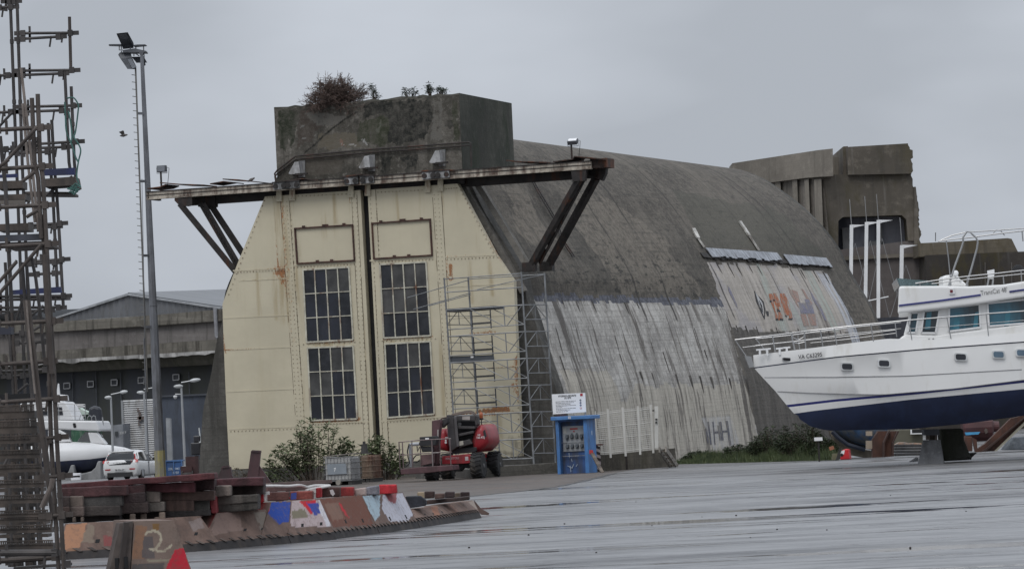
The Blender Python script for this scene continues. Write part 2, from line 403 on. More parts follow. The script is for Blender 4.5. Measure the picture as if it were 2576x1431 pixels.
def resample(pts, n):
    c = catmull(pts, 8); L = [0]
    for p, q in zip(c, c[1:]): L.append(L[-1] + math.hypot(q[0] - p[0], q[1] - p[1]))
    out = []; j = 0
    for i in range(n + 1):
        d = L[-1] * i / n
        while j < len(L) - 2 and L[j + 1] < d: j += 1
        f = (d - L[j]) / max(L[j + 1] - L[j], 1e-9); p, q = c[j], c[j + 1]
        out.append((p[0] + (q[0] - p[0]) * f, p[1] + (q[1] - p[1]) * f))
    return out
NP = 400
FRR = resample(fr, NP); FAR = resample(fa, NP)
VL = wf - WF
def vault(s, t, off=0.0):
    x = min(max(t, 0), 1) * NP; i = min(int(x), NP - 1); f = x - i
    a = (FRR[i][0] + (FRR[i + 1][0] - FRR[i][0]) * f, FRR[i][1] + (FRR[i + 1][1] - FRR[i][1]) * f)
    b = (FAR[i][0] + (FAR[i + 1][0] - FAR[i][0]) * f, FAR[i][1] + (FAR[i + 1][1] - FAR[i][1]) * f)
    du = (FRR[i + 1][0] - FRR[i][0]) * (1 - s) + (FAR[i + 1][0] - FAR[i][0]) * s; dz = (FRR[i + 1][1] - FRR[i][1]) * (1 - s) + (FAR[i + 1][1] - FAR[i][1]) * s
    l = math.hypot(du, dz) or 1
    return BW(a[0] + (b[0] - a[0]) * s + off * -dz / l, WF + VL * s, a[1] + (b[1] - a[1]) * s + off * du / l)
_cand = [(i / 30, j / 40, proj(vault(i / 30, j / 40))) for i in range(31) for j in range(6, 41)]
def st(x, y):
    s, t, _ = min(_cand, key=lambda c: (c[2][0] - x) ** 2 + (c[2][1] - y) ** 2)
    for _ in range(12):
        p = proj(vault(s, t)); e = 1e-4
        ps = proj(vault(s + e, t)); pt = proj(vault(s, min(t + e, 1)))
        a, b, c, d = (ps[0] - p[0]) / e, (pt[0] - p[0]) / e, (ps[1] - p[1]) / e, (pt[1] - p[1]) / e
        det = a * d - b * c
        if abs(det) < 1e-6: break
        rx, ry = x - p[0], y - p[1]
        s += max(-.1, min(.1, (d * rx - b * ry) / det)); t = min(1, max(0, t + max(-.1, min(.1, (a * ry - c * rx) / det))))
    return (s, t)
ARC = 19.0
def stp(l): return [st(x, y) for x, y in l]
A_ST = stp([(1343, 754), (1460, 757), (1600, 761), (1820, 769), (1842, 850), (1868, 945), (1893, 1040), (1915, 1135)]) + [(st(1915, 1135)[0], 1.02), (-.02, 1.02), (-.02, st(1343, 754)[1])]
B_ST = stp([(1337, 741), (1430, 742), (1620, 748), (1812, 752), (1822, 770), (1600, 762), (1345, 756)])
C_ST = stp([(1777, 658), (1960, 668), (2079, 686), (2105, 740), (2150, 838), (1980, 834), (1842, 826), (1808, 745)])
STRIPE = stp([(2054, 684), (2079, 688), (2110, 742), (2152, 820), (2166, 865), (2146, 868), (2120, 800), (2082, 735)])
GREEN = [stp(q) for q in ([(2022, 680), (2040, 682), (2080, 760), (2112, 836), (2092, 836), (2060, 760)], [(1900, 662), (1909, 664), (1948, 740), (1990, 832), (1962, 832), (1925, 745)], [(1976, 758), (1990, 759), (2032, 836), (2016, 836)])]
BROWN = stp([(2048, 760), (2058, 758), (2096, 836), (2078, 838)])
DARKB = stp([(1842, 824), (2130, 838), (2200, 1160), (1915, 1150)])
GREYB = stp([(1500, 930), (1600, 918), (1700, 935), (1875, 940), (1880, 965), (1760, 968), (1590, 958), (1505, 962)])
CREAMB = stp([(1405, 928), (1530, 930), (1560, 1010), (1600, 970), (1880, 965), (1915, 1140), (1470, 1180)])
MOSSB = stp([(1335, 620), (1500, 640), (1700, 650), (1800, 720), (1815, 746), (1345, 738)])
GREENB = stp([(1700, 480), (1960, 530), (2070, 650), (1760, 625), (1735, 560)])
TANB = stp([(1430, 480), (1530, 500), (1620, 560), (1700, 640), (1765, 735), (1560, 736), (1500, 640), (1440, 560)]); TANC = stp([(1268, 470), (1310, 470), (1400, 600), (1330, 620)])
JOINTS = [st(1649, 670)[0], st(1764, 623)[0], st(1859, 560)[0], st(1560, 560)[0] - .06, st(1990, 640)[0], st(1940, 560)[0] + .02]
# graffiti: strokes in photo places turned into strips on the wall
ORANGE = [stp(q) for q in ([(1937, 746), (1949, 744), (1962, 775), (1964, 800), (1953, 803), (1946, 770)], [(1955, 745), (1967, 744), (1985, 775), (1987, 804), (1974, 806), (1966, 780)], [(1973, 744), (1984, 745), (2006, 780), (2010, 800), (1999, 803), (1987, 775)], [(1933, 743), (1990, 743), (1992, 750), (1937, 751)])]
PURPLE = [stp(q) for q in ([(2018, 750), (2040, 755), (2062, 800), (2056, 812), (2030, 800)], [(2000, 738), (2012, 740), (2030, 780), (2020, 784)])]
PINK = [stp(q) for q in ([(2030, 738), (2040, 738), (2062, 800), (2052, 802)], [(2040, 800), (2060, 800), (2068, 826), (2040, 822)])]
BLUE = [stp(q) for q in ([(2060, 741), (2064, 748), (2082, 785), (2096, 818), (2090, 816), (2070, 780)], [(1882, 730), (1887, 738), (1906, 785), (1902, 785), (1886, 750)])]
BLACKG = [stp(q) for q in ([(1937, 746), (1941, 750), (1956, 780), (1962, 800), (1958, 802), (1946, 775)], [(1955, 775), (1975, 790), (1975, 795), (1955, 782)], [(1915, 743), (1918, 750), (1934, 782), (1938, 800), (1931, 806), (1920, 780)], [(1941, 788), (1946, 790), (1948, 798), (1944, 798)])]
WHITEG = [stp([(1920, 752), (1930, 765), (1936, 790), (1930, 798), (1924, 780)])]
HGRAF = [stp(q) for q in ([(1783, 1052), (1788, 1052), (1794, 1130), (1789, 1130)], [(1797, 1050), (1801, 1050), (1808, 1125), (1803, 1125)], [(1815, 1048), (1822, 1048), (1826, 1120), (1819, 1120)], [(1828, 1050), (1832, 1050), (1838, 1120), (1833, 1120)], [(1802, 1078), (1830, 1074), (1830, 1080), (1803, 1084)])]
HWHITE = stp([(1765, 1050), (1838, 1044), (1862, 1120), (1795, 1135)])
NS, NTT = 430, 150
vm = MB(); vm.grid(lambda a, b: vault(a, b), NS, NTT)
lc = len(vm.v)
def vleft(a, b):
    p = vault(a, b); u = (p - O0).dot(BB); w = (p - O0).dot(AA); c = uc + (FAR[0][0] - uc) * a
    return BW(2 * c - u, w, p.z)
vm.grid(vleft, 16, 40)
def inany(s, t, L): return any(pip(s, t, q) for q in L)
def vt_material():
    t = NT('vault_concrete')
    uv = t.n.new('ShaderNodeUVMap'); uv.uv_map = 'run'; U = uv.outputs[0]
    pa = t.attr('paint'); R, G, B = t.sep(pa.outputs['Color'])[:3]; Aa = pa.outputs['Alpha']
    pb = t.attr('tone'); R2, G2, B2 = t.sep(pb.outputs['Color'])[:3]
    a = t.noise(.5, 6, .62); b = t.noise(4, 6, .72); f = t.noise(30, 3, .6)
    runs = t.noise(1.0, 6, .72, U, (2.2, .16, 1)); runs2 = t.noise(1.0, 5, .7, U, (4.5, .3, 1), (4, 4, 0)); brd = t.noise(1, 3, .6, U, (.25, 7, 1))
    base = t.mix(t.ramp(a, .40, .60), (.060, .052, .043), (.096, .084, .069)); base = t.mix(t.ramp(b, .50, .62, 0, .7), base, (.135, .119, .098)); base = t.mix(t.ramp(b, .48, .37, 0, .75), base, (.036, .032, .026))
    fn_ = t.noise(13, 6, .75, loc=(5, 5, 1)); base = t.mix(t.ramp(fn_, .54, .66, 0, .35), base, (.15, .133, .11)); base = t.mix(t.ramp(fn_, .46, .36, 0, .4), base, (.034, .03, .026)); lg = t.noise(.14, 5, .6, loc=(8, 1, 3)); base = t.mix(t.ramp(lg, .50, .62, 0, .55), base, (.14, .123, .10)); base = t.mix(t.ramp(lg, .48, .36, 0, .5), base, (.045, .041, .034)); base = t.mix(t.math('MULTIPLY', pb.outputs['Alpha'], t.ramp(b, .4, .58, .35, .85)), base, (.165, .143, .115))
    base = t.mix(t.ramp(runs, .52, .64, 0, .5), base, (.125, .111, .093)); base = t.mix(t.ramp(runs2, .55, .66, 0, .45), base, (.036, .032, .027)); base = t.mix(t.ramp(brd, .56, .66, 0, .45), base, (.036, .033, .028))
    # dark lichen in horizontal rags, the green sooty part higher up
    rag = t.noise(1, 6, .75, U, (1.1, 2.6, 1), (2, 9, 0))
    base = t.mix(t.math('MULTIPLY', t.ramp(rag, .535, .60), t.ramp(B, .2, .8)), base, (.020, .019, .016))
    base = t.mix(t.math('MULTIPLY', t.ramp(rag, .55, .63), .6), base, (.028, .026, .021))
    base = t.mix(t.math('MULTIPLY', B2, .55), base, (.055, .055, .042))
    # grey lower bays
    base = t.mix(t.math('MULTIPLY', R2, .6), base, t.mix(t.ramp(runs, .45, .6), (.06, .056, .053), (.12, .112, .104)))
    # whitewash, washed off in runs
    ww = t.mix(t.ramp(runs2, .3, .7), (.27, .257, .238), (.46, .44, .408)); ww = t.mix(t.ramp(b, .52, .64, 0, .65), ww, (.58, .56, .522)); ww = t.mix(t.ramp(b, .46, .36, 0, .6), ww, (.17, .162, .15))
    blot = t.noise(.75, 6, .7, loc=(3, 8, 1)); ww = t.mix(t.ramp(blot, .53, .62, 0, .6), ww, (.20, .19, .178)); ww = t.mix(t.ramp(blot, .46, .38, 0, .6), ww, (.52, .505, .475)); crs = t.n.new('ShaderNodeTexBrick'); t.link(t.mapped(U, (.55, .55, 1)), crs.inputs['Vector']); crs.inputs['Scale'].default_value = 1.6; crs.inputs['Mortar Size'].default_value = .012; ww = t.mix(t.math('MULTIPLY', crs.outputs['Fac'], t.ramp(b, .42, .55, 0, .55)), ww, (.13, .122, .112))
    crm = t.mix(t.ramp(runs2, .3, .7), (.33, .305, .26), (.50, .465, .40)); ww = t.mix(t.ramp(G2, .3, .7), ww, crm)
    ww = t.mix(t.math('MULTIPLY', t.ramp(runs, .51, .62), .8), ww, (.15, .136, .12)); runs3 = t.noise(1.0, 5, .75, U, (1.3, .1, 1), (6, 2, 0)); ww = t.mix(t.math('MULTIPLY', t.ramp(runs3, .55, .62), .9), ww, (.085, .075, .066)); 
    ww = t.mix(t.math('MULTIPLY', t.ramp(runs2, .62, .70), .65), ww, (.075, .066, .058)); ww = t.mix(t.ramp(brd, .6, .68, 0, .3), ww, (.16, .15, .14))
    flake = t.noise(1, 6, .75, U, (3.2, 1.6, 1), (7, 1, 0)); ww = t.mix(t.math('MULTIPLY', t.ramp(flake, .60, .66), t.math('MULTIPLY', G2, .6)), ww, (.14, .125, .108))
    edge = t.ramp(t.math('ADD', R, t.math('MULTIPLY', t.math('SUBTRACT', runs2, .5), 1.1)), .42, .56)
    c = t.mix(edge, base, ww)
    # second panel, beige
    bg2 = t.mix(t.ramp(runs, .3, .7), (.27, .245, .215), (.45, .41, .365)); bg2 = t.mix(t.ramp(runs2, .56, .66, 0, .75), bg2, (.14, .126, .115)); bg2 = t.mix(t.ramp(a, .5, .6, 0, .6), bg2, (.30, .285, .30)); bg2 = t.mix(t.ramp(b, .54, .66, 0, .5), bg2, (.5, .47, .43))
    c = t.mix(t.ramp(t.math('ADD', Aa, t.math('MULTIPLY', t.math('SUBTRACT', runs2, .5), .9)), .42, .56), c, bg2)
    tarn = t.mix(t.ramp(b, .4, .65), (.05, .052, .066), (.13, .135, .16))
    c = t.mix(t.ramp(t.math('ADD', G, t.math('MULTIPLY', t.math('SUBTRACT', b, .5), 1.2)), .45, .6), c, tarn)
    gr = t.attr('lettering'); c = t.mix(t.math('MULTIPLY', gr.outputs['Alpha'], t.ramp(t.math('ADD', runs2, t.math('MULTIPLY', flake, .4)), .80, .62, .15, .95)), c, gr.outputs['Color'])
    c = t.mix(t.ramp(f, .3, .7, 0, .22), c, t.mix(.5, c, (.5, .48, .45)))
    t.col(c); t.set(.9, 0, .25); t.bump(t.math('ADD', b, t.math('MULTIPLY', brd, .6)), .5, .06)
    return t.mat
vo = vm.build('vault', vt_material(), bunker, smooth=True, recalc=True)
uvl = vo.data.uv_layers.new(name='run')
stv = [(i / NS, j / NTT) for j in range(NTT + 1) for i in range(NS + 1)] + [(i / 16, j / 40) for j in range(41) for i in range(17)]
for lp in vo.data.loops:
    s_, t_ = stv[lp.vertex_index]; uvl.data[lp.index].uv = (s_ * VL, t_ * ARC)
def vpaint(i, co):
    if i >= lc: return [0, 0, 0, 0]
    s_, t_ = stv[i]; x = s_ * VL; y = t_ * ARC
    wv = .004 * fbm(V3((x * 1.3, y * 1.3, 0))); s2 = s_ + wv; t2 = t_ + wv * 2
    r = 1.0 if pip(s2, t2, A_ST) else 0.0
    g_ = 1.0 if pip(s2, t2, B_ST) else 0.0
    b_ = .35
    if pip(s_, t_, MOSSB): b_ = 1.0
    a_ = 1.0 if pip(s2, t2, C_ST) else 0.0
    return [r, g_, b_, a_]
def vtone(i, co):
    if i >= lc: return [0, 0, 0, 0]
    s_, t_ = stv[i]; x = s_ * VL; y = t_ * ARC; wv = .012 * fbm(V3((x * .8, y * .8, 3)))
    q = pip(s_ + wv, t_ + wv, DARKB); gb = pip(s_ + wv, t_ + wv, GREYB)
    return [1.0 if q or gb else 0.0, 1.0 if pip(s_ + wv, t_ + wv, CREAMB) else 0.0, 1.0 if pip(s_ + wv * 2, t_ + wv * 2, GREENB) else 0.0, 1.0 if pip(s_ + wv * 2.5, t_ + wv * 2.5, TANB) or pip(s_ + wv * 2, t_ + wv, TANC) else 0.0]
def vgraf(i, co):
    if i >= lc: return [0, 0, 0, 0]
    s_, t_ = stv[i]
    for L, c in (([BROWN], (.13, .11, .10, 1)), ([STRIPE], (.42, .44, .48, 1)), (GREEN, (.33, .37, .33, .8)), ([HWHITE], (.44, .44, .45, .7))):
        if inany(s_, t_, L): return list(c)
    for j in JOINTS:
        if abs(s_ - j) < .0019 and t_ < .66: return [.022, .02, .017, 1]
    return [0, 0, 0, 0]
colour_attr(vo, 'paint', vpaint); colour_attr(vo, 'tone', vtone); colour_attr(vo, 'lettering', vgraf)

# crisp wall paint and run marks, thin films lying on the vault
c6 = lambda x, y: (1729.5 + x * .2197, 566 + y * .2197)
def film_mat(name, c, keep=.5):
    t = NT(name); n = t.noise(5, 6, .75, sc=(1, 1, .35)); f = t.noise(18, 4, .7); t.col(t.mix(t.ramp(n, keep + .02, keep + .12, 0, .75), t.mix(t.ramp(f, .4, .6), mul(c, .75), mul(c, 1.2)), (.25, .23, .205))); t.set(.85, 0, .25); return t.mat
def film(polys, f, mat, name, off=.012):
    mb = MB()
    for pl in polys:
        q = [st(*f(*p)) for p in pl]; mb.add([vault(a, b, off) for a, b in q], [list(range(len(q)))])
    o = mb.build(name, mat, bunker, recalc=False); o['kind'] = 'stuff'; return o
film([[(925, 790), (965, 785), (1010, 900), (1035, 1080), (1010, 1085), (990, 980), (945, 870)], [(978, 780), (1010, 782), (1060, 890), (1092, 1085), (1040, 1090), (1030, 960), (1000, 870)], [(1055, 785), (1080, 785), (1140, 930), (1160, 1030), (1120, 1040), (1080, 930), (1060, 850)], [(1090, 785), (1115, 785), (1170, 930), (1200, 1060), (1165, 1080), (1150, 980), (1110, 860)], [(1020, 880), (1045, 890), (1062, 935), (1040, 930)]], c6, film_mat('orange_wall_paint', (.34, .125, .065), .46), 'graffiti')
film([[(1005, 1074), (1036, 1066), (1038, 1090), (1008, 1091)], [(1050, 1068), (1092, 1074), (1094, 1093), (1052, 1091)], [(938, 860), (962, 868), (958, 888), (940, 882)], [(975, 852), (998, 856), (996, 872), (978, 868)], [(1022, 955), (1062, 985), (1060, 995), (1024, 992)], [(1150, 1072), (1202, 1066), (1196, 1087), (1152, 1084)], [(893, 984), (926, 990), (927, 1042), (908, 1040)], [(760, 752), (770, 760), (800, 860), (840, 960), (880, 1075), (866, 1060), (820, 960), (780, 870)], [(800, 800), (870, 878), (890, 970), (882, 1078), (872, 1078), (876, 975), (858, 890)], [(812, 850), (850, 920), (862, 1000), (850, 985), (835, 925)], [(1110, 1030), (1140, 1040), (1130, 1060)]], c6, film_mat('black_wall_paint', (.045, .045, .048), .52), 'graffiti', .016)
film([[(775, 770), (798, 805), (856, 890), (870, 975), (860, 1040), (830, 960), (790, 870)]], c6, film_mat('white_wall_paint', (.42, .42, .42), .5), 'graffiti', .008)
film([[(1145, 700), (1180, 740), (1260, 900), (1280, 960), (1240, 900), (1170, 780)], [(1190, 740), (1255, 760), (1290, 880), (1250, 880)], [(1290, 1020), (1350, 1020), (1390, 1150), (1330, 1160)], [(1370, 1020), (1460, 1020), (1475, 1150), (1410, 1150)], [(1300, 730), (1325, 740), (1430, 900), (1400, 920)]], c6, film_mat('pink_wall_paint', (.33, .215, .18), .44), 'graffiti')
film([[(1270, 890), (1420, 900), (1450, 1012), (1295, 1012)], [(1395, 740), (1420, 780), (1480, 890), (1540, 970), (1590, 1100), (1570, 1090), (1500, 960), (1430, 850)], [(455, 685), (480, 720), (560, 900), (572, 960), (540, 900), (470, 760)], [(1340, 850), (1385, 850), (1410, 895), (1350, 895)]], c6, film_mat('purple_wall_paint', (.19, .185, .235), .46), 'graffiti')
c4_ = lambda x, y: (1257.8 + x * .3737, 691.8 + y * .3737)
film([[(1395, 985), (1406, 985), (1424, 1140), (1413, 1140)], [(1428, 985), (1436, 985), (1450, 1140), (1442, 1140)], [(1470, 988), (1488, 984), (1505, 1110), (1488, 1112)], [(1516, 980), (1532, 980), (1556, 1142), (1543, 1145)], [(1436, 1052), (1536, 1042), (1538, 1056), (1438, 1066)], [(1462, 1010), (1470, 1010), (1484, 1110), (1476, 1112)], [(1380, 1030), (1392, 1030), (1404, 1130), (1394, 1130)]], c4_, film_mat('navy_wall_paint', (.12, .12, .14), .46), 'graffiti')
DRM = film_mat('dark_run_mark', (.06, .054, .048), .54)
def drips(xs, yf, ln, wd, jit):
    P = []
    for x in xs:
        if rnd.random() < .12: continue
        s_, t_ = st(x + rnd.uniform(-jit, jit), yf(x)); l = ln * rnd.uniform(.5, 1.25); w = wd * rnd.uniform(.5, 1.2)
        P.append([vault(a, b, .01) for a, b in ((s_ - w, t_), (s_ + w, t_), (s_ + w * .9, t_ + l * .5), (s_ + w * .2, t_ + l), (s_ - w * .4, t_ + l * .8), (s_ - w, t_ + l * .4))])
    mb = MB()
    for q in P: mb.add(q, [list(range(6))])
    o = mb.build('run_marks', DRM, bunker, recalc=False); o['kind'] = 'stuff'
drips([1565, 1607, 1640, 1668, 1698, 1735, 1762, 1786, 1810, 1832, 1853, 1875], lambda x: 932 + (x - 1565) * .07, .045, .0028, 4)
drips(range(1800, 2080, 27), lambda x: 660 + (x - 1800) * .085, .035, .0022, 3)
drips(range(1375, 1815, 38), lambda x: 755 + (x - 1375) * .028, .03, .0016, 9)
drips(range(1850, 2120, 26), lambda x: 818 + (x - 1850) * .05, .03, .002, 5)
drips([1395, 1545, 1640, 1745], lambda x: 800 + (x * 7919 % 70), .06, .0009, 3)
drips([1405, 1560, 1665, 1770], lambda x: 850 + (x * 104729 % 50), .05, .0016, 3)

# end walls
ew = MB(); prof = [FRR[i] for i in range(0, NP + 1, 8)]
poly = [BW(u, WF + .02, z) for u, z in prof] + [BW(2 * uc - u, WF + .02, z) for u, z in prof[::-1][:-1]]
ew.prism(poly, -AA * .9); 
ew.build('end_wall', CON_DARK, bunker)
fw = MB(); prof = [FAR[i] for i in range(0, NP + 1, 8)]
fw.prism([BW(u, wf - .05, z) for u, z in prof] + [BW(2 * FAR[0][0] - u, wf - .05, z) for u, z in prof[::-1][:-1]], AA * .5)
fw.build('end_wall', CON_DARK, bunker)
# raking ribs on the door end
rb = MB()
for pts, w0 in (([(1163, 462), (1250, 610), (1318, 735)], 1.0), ([(1194, 450), (1258, 552), (1331, 674)], 1.05)):
    P = [onw(x, y, w0) for x, y in pts]
    for p, q in zip(P, P[1:]): rb.beam(p, q, .35, .22, 0)
rb.build('rib', concrete('rib_concrete', (.16, .15, .135), (.08, .075, .066), (.24, .225, .2), sk=.4), bunker)
lp = MB(); L0 = stp([(1262, 470), (1300, 470), (1420, 640), (1400, 660)])
# flashing, battens along the upper panel
fl = MB()
def vstrip(mb, pa, pb, dt, off, n=24, ragged=.0, m=0):
    (s0, t0), (s1, t1) = st(*pa), st(*pb)
    for k in range(n):
        f0, f1 = k / n, (k + .94) / n
        for_ = [(s0 + (s1 - s0) * f, t0 + (t1 - t0) * f) for f in (f0, f1)]
        d = dt * (1 + ragged * rnd.uniform(-1, .6))
        q = [vault(for_[0][0], for_[0][1], off), vault(for_[1][0], for_[1][1], off), vault(for_[1][0], for_[1][1] + d, off * 1.5 + .05), vault(for_[0][0], for_[0][1] + d, off * 1.5 + .05)]
        nn = (q[1] - q[0]).cross(q[3] - q[0]).normalized() * .03
        mb.hexa([p for p in q] + [p + nn for p in q], m)
FLZ = (paint('zinc_flashing', (.27, .285, .31), .4, .3, .3, 2, (.14, .14, .15), .3))
for L_ in (((1772, 625), (1952, 637), .026, .07, 26, .14), ((1968, 641), (2076, 650), .028, .07, 16, .1)):
    fl = MB(); vstrip(fl, *L_); fl.build('flashing', FLZ, bunker)
fd = MB(); vstrip(fd, (1760, 636), (2082, 661), .016, .03, 40, .25); fd.build('flashing_batten', paint('rotten_batten', (.035, .032, .03), .9), bunker)
for pts in ([(1741, 578), (1753, 602), (1768, 624)], [(1858, 560), (1882, 596), (1906, 632)]):
    bt = MB(); P = [vault(*st(x, y), .08) for x, y in pts]
    for p, q in zip(P, P[1:]): bt.beam(p, q, .16, .08)
    bt.build('batten', paint('white_batten', (.48, .47, .44), .7, 0, .3, 3, (.2, .18, .16), .4), bunker)
# ladder climbing the vault
ld = MB(); A1 = stp([(1327, 455), (1352, 500), (1388, 560), (1405, 610), (1432, 650)])
P = [vault(s, t, .15) for s, t in A1]; Q = [vault(s + .006, t, .15) for s, t in A1]
ld.tube(P, .025, 5); ld.tube(Q, .025, 5)
for i in range(34):
    f = i / 33 * 3.99; k = int(f); f -= k; ld.tube([P[k].lerp(P[k + 1], f), Q[k].lerp(Q[k + 1], f)], .018, 4)
ld.build('ladder', DARKMETAL, bunker)

# ------------------------------------------------------------------ the doors
def door_mat():
    t = NT('cream_door_paint')
    r = t.attr('rust'); R, G, B = t.sep(r.outputs['Color'])[:3]
    a = t.noise(.5, 5, .6); b = t.noise(6, 6, .75, sc=(1, 1, .35)); v = t.noise(2.2, 5, .65, sc=(1, 1, .08)); f = t.noise(16, 5, .7)
    c = t.mix(t.ramp(a, .3, .7), mul(cream, .93), mul(cream, 1.06)); c = t.mix(t.ramp(v, .5, .8, 0, .3), c, (.40, .35, .23)); c = t.mix(t.ramp(f, .6, .8, 0, .25), c, (.36, .33, .24))
    c = t.mix(t.math('MULTIPLY', t.ramp(v, .45, .65), t.math('MULTIPLY', G, .75)), c, (.33, .26, .15))
    b2 = t.noise(14, 6, .8, sc=(1, 1, .45), loc=(2, 5, 8)); rc = t.mix(t.ramp(b2, .35, .6), (.07, .03, .018), (.30, .115, .035)); rc = t.mix(t.ramp(b, .5, .7, 0, .6), rc, (.36, .22, .10))
    c = t.mix(t.ramp(t.math('ADD', R, t.math('MULTIPLY', t.math('SUBTRACT', b2, .5), 2.6)), .48, .72, 0, .92), c, rc)
    c = t.mix(t.math('MULTIPLY', t.ramp(t.math('ADD', B, t.math('SUBTRACT', b, .5)), .3, .8), .75), c, (.06, .05, .04))
    t.col(c); t.set(.55, 0, .35); t.bump(t.noise(1.1, 3), .25, .06); return t.mat
DOORM = door_mat()
RUSTS = [((703, 682), (718, 684), .2, 1), ((708, 684), (713, 712), .09, .9), ((718, 684), (724, 745), .07, .9), ((772, 863), (892, 856), .055, .8), ((784, 1059), (902, 1054), .08, .9), ((760, 1060), (775, 1062), .06, .6),
         ((968, 852), (1087, 845), .055, .8), ((977, 1053), (1097, 1043), .05, .75), ((1118, 647), (1247, 641), .03, .75), ((1117, 655), (1124, 700), .09, .8), ((1133, 668), (1136, 702), .08, .95), ((1112, 650), (1137, 1045), .05, .75),
         ((1185, 840), (1245, 834), .07, .75), ((1298, 900), (1306, 1010), .08, .85), ((1290, 968), (1294, 985), .07, .8), ((1140, 1044), (1168, 1041), .07, .9), ((1206, 1037), (1275, 1030), .13, 1.1), ((1275, 1034), (1310, 1032), .03, .7),
         ((705, 497), (709, 516), .05, .7), ((1108, 492), (1110, 520), .04, .7), ((880, 498), (881, 512), .04, .7), ((561, 840), (566, 885), .06, .8), ((588, 681), (724, 674), .02, .6), ((735, 640), (745, 680), .03, .6), ((578, 1079), (755, 1072), .016, .5), ((1288, 1150), (1312, 1149), .06, .6)]
RUNS = [((690, 500), (704, 600), .06), ((760, 498), (764, 570), .05), ((840, 492), (845, 560), .05), ((1000, 486), (1004, 560), .05), ((1060, 482), (1066, 560), .07), ((1150, 480), (1156, 600), .07), ((1200, 560), (1206, 640), .06), ((600, 690), (603, 760), .05), ((650, 690), (655, 790), .06), ((690, 690), (697, 800), .07), ((1180, 660), (1186, 760), .06), ((1230, 655), (1240, 740), .06), ((745, 670), (765, 1050), .06), ((905, 670), (925, 1050), .05), ((945, 660), (965, 1040), .05), ((1100, 660), (1118, 1040), .06), ((800, 870), (800, 878), .2), ((860, 866), (862, 876), .2), ((1000, 856), (1000, 862), .2), ((1060, 852), (1060, 860), .2), ((705, 500), (716, 700), .12), ((735, 500), (750, 640), .1), ((1110, 500), (1124, 640), .14), ((712, 700), (722, 800), .18), ((1120, 690), (1130, 760), .15), ((815, 560), (815, 568), .3), ((780, 870), (895, 862), .1), ((1230, 1040), (1240, 1100), .3), ((880, 505), (884, 560), .08)]
DIRTS = [((1290, 1110), (1312, 1148), .25), ((1240, 1138), (1300, 1142), .15)]
def seglist(L): return [(uz(*a), uz(*b), *r) for a, b, *r in L]
RU, RN, DT = seglist(RUSTS), seglist(RUNS), seglist(DIRTS)
def sd(p, a, b):
    ax, ay = p[0] - a[0], p[1] - a[1]; bx, by = b[0] - a[0], b[1] - a[1]; l = bx * bx + by * by
    h = min(1, max(0, (ax * bx + ay * by) / l)) if l > 0 else 0
    return math.hypot(ax - bx * h, ay - by * h)
def drust(i, co):
    p = ((co - O0).dot(BB), co.z); r = g_ = b_ = 0
    for a, b, w, s_ in RU:
        d = sd(p, a, b)
        if d < w * 2.5: r = max(r, .85 * s_ * (1 - sstep(w * .1, w * 2.3, d)))
    for a, b, w in RN:
        d = sd(p, a, b)
        if d < w * 3: g_ = max(g_, 1 - sstep(w * .3, w * 2.5, d))
    for a, b, w in DT:
        d = sd(p, a, b); b_ = max(b_, .6 * (1 - sstep(0, w * 2, d)))
    return [r, g_, b_, 1]
def edge_fn(pts):
    q = [uz(x, y) for x, y in pts]
    q.sort(key=lambda c: -c[1])
    def f(z):
        for (ua, za), (ub, zb) in zip(q, q[1:]):
            if za >= z >= zb: return ua + (ub - ua) * (za - z) / max(za - zb, 1e-6)
        return q[0][0] if z > q[0][1] else q[-1][0]
    return f, q
def glass_mat():
    t = NT('dusty_window_glass'); a = t.noise(.9, 5, .6); b = t.noise(2.5, 5, .6, loc=(4, 4, 4))
    c = t.mix(t.ramp(a, .35, .65), (.010, .011, .014), (.032, .034, .040)); c = t.mix(t.ramp(b, .6, .75, 0, .5), c, (.06, .06, .06))
    v = t.n.new('ShaderNodeTexVoronoi'); v.inputs['Scale'].default_value = 1.7; t.link(t.P(), v.inputs['Vector'])
    t.col(c); t.set(t.ramp(v.outputs['Color'], 0, 1, .18, .5), 0, .4); return t.mat
GLASS = glass_mat()
GLASS2 = paint('grey_dusty_pane', (.050, .049, .047), .35, 0, .45, 1.5); GLASS3 = paint('blue_black_pane', (.012, .014, .022), .12, 0, .4, 1.2, (.05, .05, .05), .2, 1.5)
WBAR = paint('window_bar_paint', (.46, .44, .36), .6, 0, .2, 4, RUST, .2)
RUSTBAR = paint('rusty_brown_bar', (.055, .026, .02), .85, 0, .4, 6, (.09, .04, .025), .3, bump=.5)
RIV = paint('rivet_paint', (.40, .355, .255), .6, 0, .2, 5, RUST, .35)
